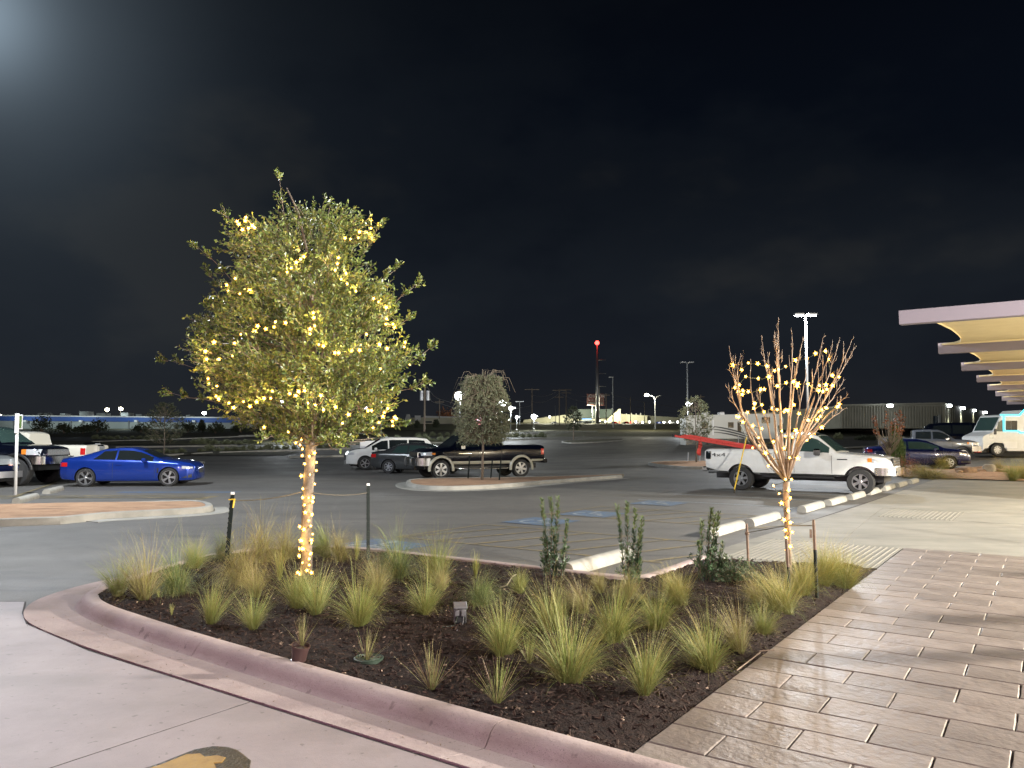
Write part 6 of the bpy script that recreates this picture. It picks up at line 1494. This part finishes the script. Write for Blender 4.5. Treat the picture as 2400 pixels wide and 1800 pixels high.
lamp_post('Tall twin-headed lit lamp post rising behind the bare tree', at(1892, 900, 45).x, 45, at(1890, 738, 45).z-terr(17, 45), POW['seen'], heads=2, hs=.26, r=.10, arm=.12)
# lamps just outside the photograph that its light and shadows show
lamp_post('Lamp post standing out of frame to the right of the paving', 20.5, 7.2, 6.6, POW['key'], (1, .93, .82), r=.09, dirx=-1)
lamp_post('Lamp post out of frame behind the photographer to the right', 17, -4, 8, POW['lot'], (1, .96, .88), r=.09, dirx=-1)
lamp_post('Tall lamp post just outside the left picture edge', -15.2, 19.5, 12, POW['left'], (.86, .93, 1), r=.10, dirx=1)
lamp_post('Lamp post behind the photographer beside the apron', -7, -13, 8, POW['left']*.35, (1, .93, .84), r=.09)
FL = [(1078, 925, 78, .42), (1176, 943, 95, .42), (1197, 955, 118, .40), (1211, 976, 140, .30), (1251, 975, 150, .42), (1611, 945, 105, .36), (894, 924, 88, .30), (661, 941, 90, .30)]
FLn = ['left of the weeping tree crown', 'just right of the weeping tree crown', 'second right of the weeping tree', 'low, third right of the weeping tree', 'beside the pale lit far wall', 'above the fluffy tree by the motorhome', 'glinting through the right side of the oak', 'glinting through the left side of the oak']
for (px, py, d, hs), nm in zip(FL, FLn):
    p = at(px, py, d); lamp_post('Bright white distant lamp post '+nm, p.x, d, p.z-terr(p.x, d), POW['far'], (.9, .97, 1), hs=hs*.9, mt='lamp_far', r=.07, arm=.05)
    m = MB(); m.ball((0, 0, 0), hs*(1.15 if hs > .41 else .8), 12, 8);  # glowing ball imitates the glare around the lamp head
    o = bpy.data.objects[[x for x in bpy.data.objects if x.name.startswith('lamp_post')][-1].name]
    g = m.build('glare_ball', M['lamp_far'], None); 
    par = [x for x in bpy.data.objects if x.type == 'EMPTY' and x.name.startswith('lamp_post') and abs(x.location.y-d) < .01 and abs(x.location.x-p.x) < .01][0]
    g.parent = par; g.location = (0, -.3, p.z-terr(p.x, d)-.15)
def far_pole(name, label, px, ytop, ybase, d, r=.13, mt='wood', cross=(), group='utility poles', cat='utility pole'):
    b = at(px, ybase, d); t = at(px, ytop, d); o = thing(name, label, cat, b, 0, group); h = t.z-b.z
    MB().tube([(0, 0, -.5), (0, 0, h)], [r, r*.7], 6).build('pole', M[mt], o)
    for (dz_, w) in cross: MB().box(-w, w, -.06, .06, h-dz_-.08, h-dz_+.08).build('cross_arm', M[mt], o)
    return o, t
UP = {}
for k_, a in dict(A=(995, 880, 1003, 110, .16, 'wood', ((.6, .9),), 'Dark utility pole with twin transformers right of the oak'), B=(1030, 935, 975, 150, .12, 'wood', ((.6, .9),), 'Short pale utility pole above the red-brown tree'), C=(1247, 910, 992, 180, .13, 'wood', ((.3, 1.7),), 'Utility pole with a T-shaped top left of the billboard'),
    D=(1311, 912, 992, 190, .14, 'wood', ((.3, 1.6), (2.0, 1.1)), 'Utility pole with double cross arms near the billboard'), E_=(1327, 911, 985, 200, .14, 'wood', ((.3, 1.5), (1.1, 1.2)), 'Thicker utility pole second left of the billboard'), F_=(1421, 922, 1000, 180, .13, 'wood', ((.4, .9),), 'Utility pole right beside the billboard'),
    G=(1478, 930, 988, 210, .12, 'wood', (), 'Bare pole above the lit wall right of the mast'), H_=(1511, 943, 990, 210, .12, 'wood', (), 'Shorter bare pole left of the cobra street lamp'), I=(1302, 950, 990, 200, .09, 'pole_metal', (), 'Thin metal pole between the lit lamp and the double cross-arm pole'), J=(1218, 940, 990, 150, .10, 'pole_metal', ((.1, .8),), 'Unlit lamp pole near the low bright lamp'),
    K=(1352, 943, 985, 210, .09, 'pole_metal', (), 'Thin pole just left of the green-roofed building'), L=(1643, 925, 965, 170, .12, 'wood', ((.5, .8),), 'Utility pole top behind the fluffy tree')).items():
    UP[k_] = far_pole('utility_pole', a[7], a[0], a[1], a[2], a[3], a[4], a[5], a[6])
o = UP['A'][0]; hA = UP['A'][1].z-o.location.z
for x in (-.45, .45): MB().tube([(x, 0, hA-3.6), (x, 0, hA-2.2)], .28, 10).build('transformer', M['steel'], o)
def wire(p, q, label, sag=1.2, r=.035):
    pts = [p.lerp(q, t)-Vector((0, 0, sag*4*t*(1-t))) for t in np.linspace(0, 1, 13)]; o = wpart(MB().tube(pts, r, 4), 'power_line', M['pole_metal']); tag(o, label, 'power line', 'power lines')
T = {k_: v[1] for k_, v in UP.items()}
for dz_, n_ in ((0, 'upper'), (-1.6, 'lower')):
    wire(T['A']+Vector((0, 0, -1+dz_)), T['B']+Vector((0, 0, dz_*.5)), f'{n_.capitalize()} cable between the transformer pole and the short pale pole'.replace('Upper c', 'Upper c'), .5)
    wire(T['B']+Vector((0, 0, dz_*.5)), T['C']+Vector((0, 0, dz_-4)), f'{n_.capitalize()} cable passing behind the weeping tree', 1.5)
    wire(T['C']+Vector((0, 0, dz_-1.5)), T['D']+Vector((0, 0, dz_*.6)), f'{n_.capitalize()} cable from the T-topped pole to the double cross-arm pole', 1)
    wire(T['D']+Vector((0, 0, dz_*.6)), T['F_']+Vector((0, 0, dz_)), f'{n_.capitalize()} cable from the double cross-arm pole to the billboard pole', 1.2)
    wire(T['F_']+Vector((0, 0, dz_)), at(1800, 962+dz_*-8, 260), f'{n_.capitalize()} faint cable running right from the billboard pole', 2)
b = at(1401, 998, 220); t = at(1400, 806, 220); ms = thing('radio_mast', 'Tall grey pole with a red beacon on top behind the billboard', 'mast', b); h = t.z-b.z
MB().tube([(0, 0, -1), (0, 0, h)], [.62, .28], 10).build('pole', M['steel'], ms, True)
for y in (844, 876, 906): z = at(1400, y, 220).z-b.z; MB().tube([(0, 0, z), (1.2, 0, z+.1), (2.5, 0, z+.0)], [.16, .12, .05], 6).build('arm', M['steel'], ms)
MB().ball((0, 0, h+.3), .62, 12, 8).build('beacon', M['lamp_red'], ms, True); 
bb = thing('billboard', 'Dim roadside billboard reading CHACON AUTOS behind the mast', 'billboard', at(1393, 995, 232)); O = bb.location.copy()
p0 = at(1376, 950, 232)-O; p1 = at(1416, 923, 232)-O
M['bb'] = mat('billboard_dark', (.30, .13, .12), .6); M['bb_w'] = mat('billboard_letters', (.75, .73, .7), .6, emit=(.8, .8, .8), es=.10); M['bb_r'] = mat('billboard_grey', (.34, .33, .33), .6)
MB().cbox(p0.x, p1.x, -.2, .2, p0.z, p1.z, .05).build('panel', M['bb'], bb); MB().box(p0.x+.3, p1.x-.3, -.25, -.21, p0.z+.2, (p0.z*.75+p1.z*.25)).build('lower_band', M['bb_r'], bb)
text('CHACON', 1.35, 'bb_w', 'lettering', bb, ((p0.x+p1.x)/2+.35, -.24, p1.z-.75), (R(90), 0, 0), .01, sx=.80)
text('AUTOS', 1.25, 'bb_r', 'lettering', bb, ((p0.x+p1.x)/2+.5, -.24, p1.z-1.95), (R(90), 0, 0), .01, sx=.95); text('C', 2.2, 'bb_w', 'logo', bb, (p0.x+.55, -.26, p1.z-1.4), (R(90), 0, 0), .01, sx=.5)
for x in (1389, 1396): q = at(x, 950, 232)-O; MB().box(q.x-.15, q.x+.15, .3, .5, -1, q.z).build('post', M['pole_metal'], bb)
def simple_lamp(label, px, ytop, ybase, d, kind):
    b = at(px, ybase, d); t = at(px, ytop, d); o = thing('street_lamp', label, 'street lamp', b, 0, 'distant street lamps'); h = t.z-b.z; MB().tube([(0, 0, -1), (0, 0, h)], [.14, .09], 6).build('pole', M['pole_metal'], o)
    return o, h
o, h = simple_lamp('Unlit double-headed lot lamp above the motorhome left end', 1612, 849, 945, 120, 0)
for s in (-1, 1): MB().cbox(min(s*.2, s*1.0), max(s*.2, s*1.0), -.3, .3, h-.12, h+.1, .03).build('lamp_head', M['pole_metal'], o)
o, h = simple_lamp('Unlit single-armed street lamp right of the mast', 1437, 884, 992, 170, 0); MB().cbox(-.9, .1, -.2, .2, h-.1, h+.08, .03).build('lamp_head', M['pole_metal'], o)
o, h = simple_lamp('Lit cobra-head street lamp standing on the lit verge', 1536, 936, 994, 150, 0)
MB().tube([(0, 0, h), (-.25, 0, h+.5), (-1.2, 0, h+.95)], .09, 6).build('arm', M['pole_metal'], o); MB().ball((-1.6, 0, h+.85), .48, 12, 8, 0, .6).build('lit_head', M['lamp_warm'], o, True); MB().tube([(0, 0, h), (.3, 0, h+.5), (1.1, 0, h+.8)], .05, 6).build('arm', M['pole_metal'], o)
lamp('POINT', Vector(o.location)+Vector((-1.6, -.5, h+.2)), POW['far']*1.6, (1, .93, .68), None, .3)
for i, (x, y, mt) in enumerate(((250, 960, 'lamp_warm'), (282, 958, 'lamp_warm'), (478, 968, 'lamp_far'), (0, 975, 'lamp_warm'))):
    o, h = simple_lamp(('Left', 'Right', 'Faint', 'Orange')[i]+(' one of the twin lit lamps behind the blue-striped warehouse', ' one of the twin lit lamps behind the blue-striped warehouse', ' lit lamp peeping beside the oak over the warehouse', ' lit lamp at the very left edge over the warehouse')[i], x, y, 990, 200, 0); MB().ball((0, 0, h), .52, 12, 8, 0, .8).build('lit_head', M[mt], o, True)

# ------------------------------------------------------------------ far buildings and signs
M['wall_w'] = mat('pale_block_wall', (.36, .40, .40), .8, noise=.15, col2=(.44, .47, .46)); M['wall_c'] = mat('cream_wall', (.55, .53, .40), .8, noise=.1, col2=(.62, .60, .47)); M['stripe'] = mat('blue_fascia', (.05, .12, .42), .6)
M['wall_k'] = mat('ribbed_metal_wall', (.20, .20, .165), .7, noise=.4, col2=(.25, .25, .21)); M['roof_g'] = mat('green_metal_roof', (.015, .035, .03), .5); M['darkglass'] = mat('dark_shopfront', (.02, .03, .04), .2)
def quadpx(par, nm, mt, pts, d, th=.3, ds=None):
    ds = ds or [d]*len(pts); a = [at(x, y, dd) for (x, y), dd in zip(pts, ds)]; b = [Vector((p.x, p.y+th, p.z)) for p in a]; k = len(pts)
    return wpart(MB().add(a+b, [tuple(range(k))[::-1], tuple(range(k, 2*k))]+[(i, (i+1) % k, k+(i+1) % k, k+i) for i in range(k)]), nm, M[mt], par)
def bld(label, base=(0, 0, 0)): return thing('warehouse', label, 'building', base)
w1 = bld('Long low white warehouse with a blue stripe at far left')
quadpx(w1, 'wall', 'wall_w', [(-160, 1022), (-160, 984), (700, 992), (700, 1022)], 165, 30); quadpx(w1, 'blue_stripe', 'stripe', [(-160, 984.5), (-160, 974), (700, 981.5), (700, 992)], 164.7, .5); quadpx(w1, 'parapet', 'white', [(-160, 974), (-160, 971), (700, 979), (700, 981.5)], 164.6, .8)
for x in (30, 165, 300, 418, 560): quadpx(w1, 'downpipe', 'pole_metal', [(x, 1015), (x, 986), (x+2, 986), (x+2, 1015)], 164.4, .3)
for i, (x, w, hh) in enumerate(((88, 20, 8), (140, 12, 7), (186, 20, 12), (226, 20, 8), (283, 18, 9), (318, 14, 5), (348, 14, 6), (436, 9, 4))): quadpx(w1, 'rooftop_unit', 'silver_paint', [(x, 977), (x, 976-hh), (x+w, 976-hh), (x+w, 977)], 170, 2.5)
for x in (411, 470): quadpx(w1, 'door', 'darkglass', [(x, 1012), (x, 995), (x+5, 995), (x+5, 1012)], 164.3, .3)
for i, x in enumerate((60, 190, 320, 455)):
    c_ = at(x, 987, 164); wpart(MB().cbox(c_.x-.3, c_.x+.3, c_.y-.4, c_.y+.2, c_.z-.2, c_.z+.2, .05), 'wall_lamp', M['white'], w1); lamp('POINT', (c_.x, c_.y-5, c_.z+1), 650, (.85, 1, .98), w1, .2, name='wall_lamp_light')  # wall boxes and point lights added to brighten the warehouse wall
w2_ = bld('Pale low shop behind the transformer pole'); quadpx(w2_, 'wall', 'wall_c', [(952, 994), (952, 979), (1090, 977), (1090, 996)], 215, 15); quadpx(w2_, 'roof', 'white', [(990, 979), (996, 974.5), (1085, 977), (1085, 979)], 214, 15)
quadpx(w2_, 'window', 'darkglass', [(993, 991), (993, 987), (1012, 987), (1012, 991)], 214.6, .3); quadpx(w2_, 'slanted_pillar', 'white', [(946, 994), (953, 971), (959, 971), (966, 994)], 212, 1)
hs_ = thing('white_sign_board', 'Blank white roadside board left of the transformer pole', 'sign', (0, 0, 0)); quadpx(hs_, 'board', 'white', [(972, 985), (972, 974), (986, 974), (986, 985)], 205, .3); quadpx(hs_, 'post', 'pole_metal', [(978, 996), (978, 985), (979, 985), (979, 996)], 205.1, .2)
w3 = bld('Floodlit cream building with a green roof and slanted end wall, centre distance')
quadpx(w3, 'left_wing', 'wall_c', [(1225, 993), (1228, 984), (1320, 972), (1345, 970), (1345, 993)], 245, 15, [252, 252, 248, 245, 245])
quadpx(w3, 'shopfront', 'wall_c', [(1345, 994), (1345, 980), (1430, 979), (1430, 994)], 246, 12); quadpx(w3, 'green_roof', 'roof_g', [(1332, 980), (1352, 959), (1436, 959), (1432, 979)], 244, 12)
quadpx(w3, 'slanted_wall', 'wall_c', [(1424, 996), (1424, 982), (1452, 958), (1455, 959), (1455, 996)], 242, 8); quadpx(w3, 'right_wing', 'wall_c', [(1455, 994), (1455, 970), (1517, 974), (1517, 995)], 244, 15); quadpx(w3, 'far_wing', 'wall_k', [(1517, 995), (1517, 974), (1602, 979), (1602, 995)], 246, 12)
quadpx(w3, 'doors', 'darkglass', [(1356, 994), (1356, 986), (1394, 986), (1394, 994)], 245.6, .3); M['bluesign'] = mat('lit_blue_sign', (.2, .4, .8), .5, emit=(.25, .5, 1), es=1.2); quadpx(w3, 'blue_sign', 'bluesign', [(1365, 984), (1365, 981), (1386, 981), (1386, 984)], 245.4, .2); quadpx(w3, 'doors', 'darkglass', [(1404, 994), (1404, 987), (1424, 987), (1424, 994)], 245.6, .3)
for i in range(4): quadpx(w3, 'roof_vent', 'white', [(1468+i*11, 972.5), (1468+i*11, 969-i % 2), (1470+i*11, 969-i % 2), (1470+i*11, 973)], 246, 1)
for i, x in enumerate((1280, 1470, 1380)): lamp('POINT', at(x, 986, 232)+Vector((0, 0, 3)), 9000, (1, .97, .70), w3, .5, name='flood_light')
w4 = bld('Dark ribbed warehouse with bright wall lamps at far right')
quadpx(w4, 'front_wall', 'wall_k', [(1968, 1004), (1968, 950), (2216, 945), (2216, 1004)], 112, 40); quadpx(w4, 'side_wall', 'wall_k', [(2216, 1004), (2216, 945), (2313, 965), (2313, 1004)], 112, 2, [112, 112, 145, 145])
for i in range(38): x = 1972+i*6.4; quadpx(w4, 'wall_rib', 'wall_k', [(x, 1003), (x, 952), (x+1.4, 952), (x+1.4, 1003)], 111.7, .3)
for i in range(22): t = i/22; x = 2219+t*92; quadpx(w4, 'wall_rib', 'wall_k', [(x, 1003), (x, 947.5+t*18.5), (x+1.2, 947.7+t*18.5), (x+1.2, 1003)], 111.6, .3, [111.6+t*33]*4)
quadpx(w4, 'doorway', 'darkglass', [(2190, 1000), (2190, 975), (2206, 972), (2206, 1000)], 111.4, .3); quadpx(w4, 'door', 'silver_paint', [(2200, 998), (2200, 972), (2205, 972), (2205, 998)], 111.0, .2); quadpx(w4, 'parapet', 'wall_k', [(1968, 952), (1968, 948), (2216, 943), (2216, 947)], 111.2, .5)
for i, (x, y, d, pw) in enumerate(((2087, 951, 110, 1.2), (2224, 951, 113, 1.3), (2256, 957, 123, 1.1), (2282, 962.5, 133, .5), (2308, 967, 142, 1.0))):
    c_ = at(x, y, d-.8); fm = MB(); fm.cbox(c_.x-.28, c_.x+.28, c_.y-.25, c_.y+.4, c_.z-.16, c_.z+.2, .05); wl_ = wpart(fm, 'wall_lamp', M['lamp_far'], w4)
    lamp('SPOT', (c_.x, c_.y-.15, c_.z-.35), POW['wall']*pw*2.2, (1, .97, .72), w4, .1, aim=(c_.x, c_.y+.55, c_.z-4), spot=62, name='wall_lamp_light')
ls = thing('lit_sign', 'Small glowing red and white sign seen through the weeping tree', 'sign', (0, 0, 0)); M['redsign'] = mat('lit_red_sign', (.8, .2, .3), .5, emit=(1, .28, .32), es=2.2, noise=.9, col2=(.9, .7, .7)); quadpx(ls, 'panel', 'redsign', [(1112, 995), (1112, 973), (1130, 973), (1130, 995)], 160, .3)
M['whitesign'] = mat('lit_white_sign', (.8, .8, .9), .5, emit=(1, .85, .95), es=3); quadpx(ls, 'white_letters', 'whitesign', [(1115, 991), (1115, 986), (1126, 977), (1128, 983)], 159.6, .1); quadpx(ls, 'post', 'pole_metal', [(1120, 1006), (1120, 995), (1122, 995), (1122, 1006)], 160, .3)
ls = thing('lit_sign', 'Glowing pink-white shop sign glimpsed through the oak at right', 'sign', (0, 0, 0)); quadpx(ls, 'panel', 'redsign', [(836, 961), (836, 950), (848, 950), (848, 961)], 170, .3); quadpx(ls, 'panel', 'whitesign', [(851, 961), (851, 951), (860, 951), (860, 961)], 170, .3); quadpx(ls, 'post', 'pole_metal', [(847, 1000), (847, 961), (849, 961), (849, 1000)], 170.4, .3)
M['spark'] = mat('tiny_lit_lamp', (.9, .9, .9), .4, emit=(1, .97, .85), es=14); M['spark_r'] = mat('tiny_red_lamp', (.9, .1, .1), .4, emit=(1, .08, .05), es=5)
for i, (x, y, mt) in enumerate([(1288, 977, 's'), (1420, 988, 's'), (1452, 989, 'r'), (1478, 990, 'r'), (1490, 989, 's'), (1506, 990, 's'), (1522, 989, 's'), (1556, 990, 's'), (1570, 989, 's'), (1588, 989, 's'), (1148, 982, 's'), (1163, 981, 's'), (1192, 983, 's'), (1166, 969, 's'), (997, 985, 's'), (1404, 987, 's'), (1344, 988, 's')]):
    o = MB().ball(at(x, y, 221), .30, 8, 6).build('distant_light', M['spark' if mt == 's' else 'spark_r'], None, True); tag(o, 'Tiny point of light along the far commercial strip' if mt == 's' else 'Tiny red point of light along the far commercial strip', 'light', 'tiny lights on the far strip' if mt == 's' else 'tiny red lights on the far strip')
# parked cars by the far lit building: tiny
def tinycar(px, py, d, mt, label, w=18):
    c_ = at(px, py, d); o = thing('distant_car', label, 'car', c_, 0, 'tiny cars before the floodlit building'); s = w*d/F/4.4
    pr = [(-2.2, .3), (-2.2, .8), (-1.5, .95), (-.9, 1.4), (.6, 1.4), (1.2, .95), (2.1, .8), (2.2, .3)]; vs = [(x*s, y*s, z*s) for y in (-.85, .85) for x, z in pr]; n = len(pr)
    MB().add(vs, [tuple(range(n)), tuple(range(n, 2*n))[::-1]]+[(i, n+i, n+(i+1) % n, (i+1) % n) for i in range(n)]).build('body', M[mt], o); MB().add([(x*s, -.87*s, z*s) for x, z in ((-1.3, .95), (-.85, 1.3), (.55, 1.3), (1.0, .95))], [(0, 1, 2, 3)][::1]).build('window', M['glass'], o)
    for x in (-1.35, 1.35): MB().lathe([(.001, -.9*s), (.33*s, -.9*s), (.33*s, -.7*s)], 10, 0, Matrix.Translation((x*s, 0, .33*s)), 'y').build('wheel', M['rubber'], o)
for i, (x, mt, lb) in enumerate(((1300, 'black_paint', 'Tiny dark car below the cream left wing'), (1352, 'silver_paint', 'Tiny silver car left of the lit blue sign'), (1376, 'black_paint', 'Tiny dark car under the lit blue sign'), (1440, 'red', 'Tiny red car below the slanted wall'), (1468, 'black_paint', 'Tiny dark car right of the slanted wall'), (1492, 'red', 'Tiny red car under the right wing'), (1560, 'white_paint', 'Tiny white car right of the cobra lamp'), (1582, 'silver_paint', 'Tiny silver car nearest the motorhome'), (1255, 'black_paint', 'Tiny dark car at the far left of the cream wing'), (1545, 'blue_paint', 'Tiny blue car right beside the cobra lamp'))): tinycar(x, 994, 225, mt, lb, 19)
# road verges and banks
def strip(name, pts, mt, dz=.08): return drape(name, [at(x, y, d) for x, y, d in pts], mt, 10, 4, dz)
def band(name, x0, x1, d0_, d1_, mt, dz): return drape(name, [Vector((x0, d0_, 0)), Vector((x1, d0_, 0)), Vector((x1, d1_, 0)), Vector((x0, d1_, 0))], mt, 14, 4, dz)
band('far_road', -20, 210, 196, 206, M['walk'], .12); band('grass_bank', -40, -8, 150, 200, mat('lit_grass_bank', (.07, .10, .03), .9, noise=.8, col2=(.10, .13, .045)), .10)
# medians with kerbs and small shrubs
def kstrip(x0, y0, x1, y1, label, dd=.22):
    a = gt(x0, y0); b = gt(x1, y1); u = (b-a); n = Vector((-u.y, u.x, 0)).normalized()*dd; k = max(2, int(u.length/4)); vs = []
    for i in range(k+1):
        p = a.lerp(b, i/k)
        for q, z in ((p, -.05), (p, .15), (p+n, .15), (p+n, -.05)): vs.append((q.x, q.y, terr(q.x, q.y)+z))
    fs = [(i*4+j, i*4+j+1, i*4+5+j, i*4+4+j) for i in range(k) for j in range(3)]; o = wpart(MB().add(vs, fs), 'median_kerb', M['kerb_far']); o['kind'] = 'structure'; return a, b
ks = [(217, 1037, 600, 1023), (271, 1050, 556, 1046), (344, 1071, 431, 1067), (453, 1066, 499, 1063.5), (515, 1063, 822, 1053), (679, 1074, 812, 1071), (445, 1087, 476, 1087), (1120, 1036, 1282, 1028), (963, 1040, 1075, 1040), (0, 1066, 90, 1063), (1660, 1062, 1990, 1052), (1990, 1052, 2100, 1046), (1205, 1014, 1400, 1012), (560, 1022, 900, 1016)]
for q in ks: kstrip(*q, '')
band('planted_median', -62, -18, 60.5, 66, M['field'], .06); band('planted_median', -75, -8, 84, 96, M['field'], .06); band('planted_median', 20, 60, 62, 68, M['field'], .06)
tuf = None; lbl = 'Small round grey-green tuft planted along the far medians'
tb = MB(); vs, fs = [], []
for i in range(300):
    v = rv(); v = Vector((v.x*.5, v.y*.5, abs(v.z)*.55)); ld = (v.normalized()+rv()*.3).normalized(); leaf_faces(v*random.random(), ld, ld.cross(rv()).normalized(), .3, .07, vs, fs)
tme = MB().add(vs, fs).build('median_tuft', M['leaf_far']); tme = tme.data; bpy.data.objects.remove([o for o in bpy.data.objects if o.data == tme][0])
rows = [(x, 1063+random.uniform(-2, 1)) for x in range(350, 440, 19)]+[(x, 1058+random.uniform(-1, 1)-(x-470)*.03) for x in range(470, 830, 20)]+[(x, 1041+random.uniform(-1.5, 1)) for x in range(455, 620, 15)]+[(x, 1029+random.uniform(-1.5, 1)) for x in range(225, 420, 17)]+[(x, 1026-(x-1120)*.01) for x in range(1120, 1282, 15)]+[(x, 1033) for x in range(880, 1075, 17)]+[(x, 1021) for x in range(980, 1100, 17)]
for x, y in rows:
    p = gt(x, y); o = link('median_tuft', tme); o.location = p; s = random.uniform(.5, .95)*(p.y/75)**.5; o.scale = (s, s, s*random.uniform(.7, 1.1)); o.rotation_euler = (0, 0, random.uniform(0, 6)); tag(o, lbl, 'shrub', 'small tufts in rows on the far medians')
bgs = [(98, 1018, 24, 55, 'Tall dark bushy tree before the blue-striped warehouse', 'leaf_fardark'), (150, 1016, 20, 26, 'Dark bush left in the hedge before the warehouse', 'leaf_fardark'), (195, 1015, 24, 22, 'Thin dark bush in the hedge before the warehouse', 'leaf_fardark'), (228, 1014, 26, 34, 'Roundest dark bush in front of the warehouse', 'leaf_fardark'), (330, 1014, 22, 22, 'Low bush behind the dark wispy sapling', 'leaf_fardark'), (440, 1014, 22, 30, 'Dark bush left of the small cypress', 'leaf_fardark'), (472, 1013, 9, 32, 'Small dark cypress before the warehouse', 'leaf_fardark'), (505, 1016, 22, 28, 'Dark bush right of the small cypress', 'leaf_fardark'), (565, 1014, 30, 22, 'Wide low bush under the oak crown', 'leaf_fardark'),
       (1045, 990, 24, 38, 'Rounded red-brown tree in front of the pale shop', 'leaf_red'), (978, 1004, 6, 18, 'Small sapling left of the transformer pole', 'leaf_fardark'), (1022, 1003, 7, 20, 'Small sapling right of the transformer pole', 'leaf_fardark'), (2033, 1032, 30, 10, 'Low dark bushes across the lane behind the white pickup', 'leaf_fardark'), (1965, 1030, 8, 13, 'Pale straw tuft across the lane behind the bare tree', 'leaf_far'), (2150, 1016, 26, 14, 'Low bush behind the rust-leaved sapling', 'leaf_fardark'), (2270, 1000, 40, 22, 'Dark hedge before the ribbed warehouse side wall', 'leaf_fardark')]
for x, y, w_, h_, lb, mt in bgs:
    p = gt(x, y); d = p.y; tree = 'tree' in lb or 'sapling' in lb or 'cypress' in lb
    o = bush_cloud('distant_tree' if tree else 'distant_bush', lb, p, w_*d/F, h_*d/F, 900, mt, .012*d**.9*.28+.1); o['category'] = 'tree' if tree else 'shrub'
# chain link fence along the far lane
fe = thing('chain_link_fence', 'Faint chain-link fence along the far lane at right', 'fence', (0, 0, 0)); 
for i in range(12): p = gt(1960+i*24, 1010); wpart(MB().tube([p, p+Vector((0, 0, 1.6))], .05, 5), 'fence_post', M['pole_metal'], fe)
p = gt(1960, 1010); q = gt(1960+11*24, 1010); wpart(MB().tube([p+Vector((0, 0, 1.6)), q+Vector((0, 0, 1.6))], .03, 4), 'top_rail', M['pole_metal'], fe)

# ------------------------------------------------------------------ canopies at right
M['fascia'] = mat('painted_fascia', (.21, .18, .21), .55, bump=(30, .15, .004)); M['soffit'] = mat('cream_soffit', (.66, .54, .30), .7, noise=2, col2=(.71, .59, .34)); M['stucco'] = mat('stucco_wall', (.42, .38, .33), .8, bump=(60, .4, .004))
can = thing('entrance_canopy', 'Row of stepped white canopy fins with cream soffits reaching in from the right', 'canopy', (0, 0, 0))
ZB, ZT = 4.28, 4.60
AK = [19.05+7.35*i for i in range(8)]
for i, a in enumerate(AK):
    m = MB(); T = Matrix.Translation(st(a, -2.7, ZB)) @ Matrix.Rotation(SROT, 4, 'Z'); m.cbox(0, 9.3, 0, .22, 0, ZT-ZB, .012, 0, T); wpart(m, 'fascia_beam', M['fascia'], can)
    m = MB(); T = Matrix.Translation(st(a, -2.7, ZB)) @ Matrix.Rotation(SROT, 4, 'Z'); m.box(.1, 9.2, .225, .26, ZT-ZB-.05, ZT-ZB-.03, 0, T)
    if i < 7:
        sh = [(a+.23, -2.52), (a+.9, -2.36), (a+1.8, -2.22), (a+2.6, -2.12), (a+3.7, -2.01), (a+5.0, -1.97), (a+6.0, -1.98), (a+6.7, -2.07), (a+7.1, -2.25), (a+7.33, -2.6), (a+7.33, 6.5), (a+.23, 6.5)]
        m = MB(); poly_prism(m, sp(*sh), ZB+.25, ZT-.02); wpart(m, 'soffit_panel', M['soffit'], can)
        m = MB(); poly_prism(m, sp((a+.24, 2.0), (a+7.3, 2.0), (a+7.3, 2.25), (a+.24, 2.25)), ZB+.03, ZB+.246); wpart(m, 'soffit_rib', M['fascia'], can)
m = MB(); poly_prism(m, sp((21, 6.6), (80, 6.6), (80, 16), (21, 16)), 0, 5.2); wl_ = thing('store_building', 'Store building carrying the stepped canopy, outside the right picture edge', 'building', (0, 0, 0)); wpart(m, 'wall', M['stucco'], wl_)
for i, a in enumerate(AK[:6]):
    c_ = st(a+3.6, 6.3, 3.3); sc_ = thing('wall_sconce', ('First', 'Second', 'Third', 'Fourth', 'Fifth', 'Sixth')[i]+' lit sconce on the store wall under the canopy, out of frame', 'wall light', c_, SROT); MB().cbox(-.10, .10, -.10, .25, -.2, .2, .03).build('housing', M['lamp_warm'], sc_)
    lamp('POINT', st(a+3.6, 4.9, 3.1), POW['canopy'], (1, .88, .66), None, .12)
for i, (a, b) in enumerate(((14.6, 6.2), (13.1, 6.0), (11.9, 5.4))):  # unseen columns added to throw shadow streaks across the paving
    p = st(a, b); o = thing('shade_column', ('Far', 'Middle', 'Near')[i]+' slim steel column standing out of frame right of the paving', 'column', p); MB().tube([(0, 0, 0), (0, 0, 3.4)], .09, 10).build('shaft', M['pole_metal'], o, True); MB().cbox(-.16, .16, -.16, .16, 0, .03, .005).build('base_plate', M['pole_metal'], o)
o = thing('shade_block', 'Concrete planter box out of frame at the lower right', 'planter', st(9.7, 4.3), AROT); MB().cbox(-.7, .7, -.5, .5, 0, .95, .03).build('box', M['kerb'], o); MB().box(-.6, .6, -.4, .4, .951, .96).build('soil', M['soil'], o)  # unseen block added to shade the near corner of the paving
# storefront behind the photographer with a magenta light strip
sf = thing('storefront', 'Storefront behind the photographer with a glowing magenta light strip', 'building', (0, 0, 0)); m = MB(); poly_prism(m, sp((-16, -14), (-9, -14), (-9, 10), (-16, 10)), 0, 5.5); wpart(m, 'wall', M['stucco'], sf)
wpart(MB().tube([st(-8.8, -9, 4.4), st(-8.8, 6, 4.4)], .06, 8), 'neon_tube', M['neon_p'], sf)
lamp('AREA', st(-8.6, -1.5, 4.4), POW['purple'], (1, .33, .85), None, 14, aim=st(4, -1.5, .8), name='neon_light', sy=.3)
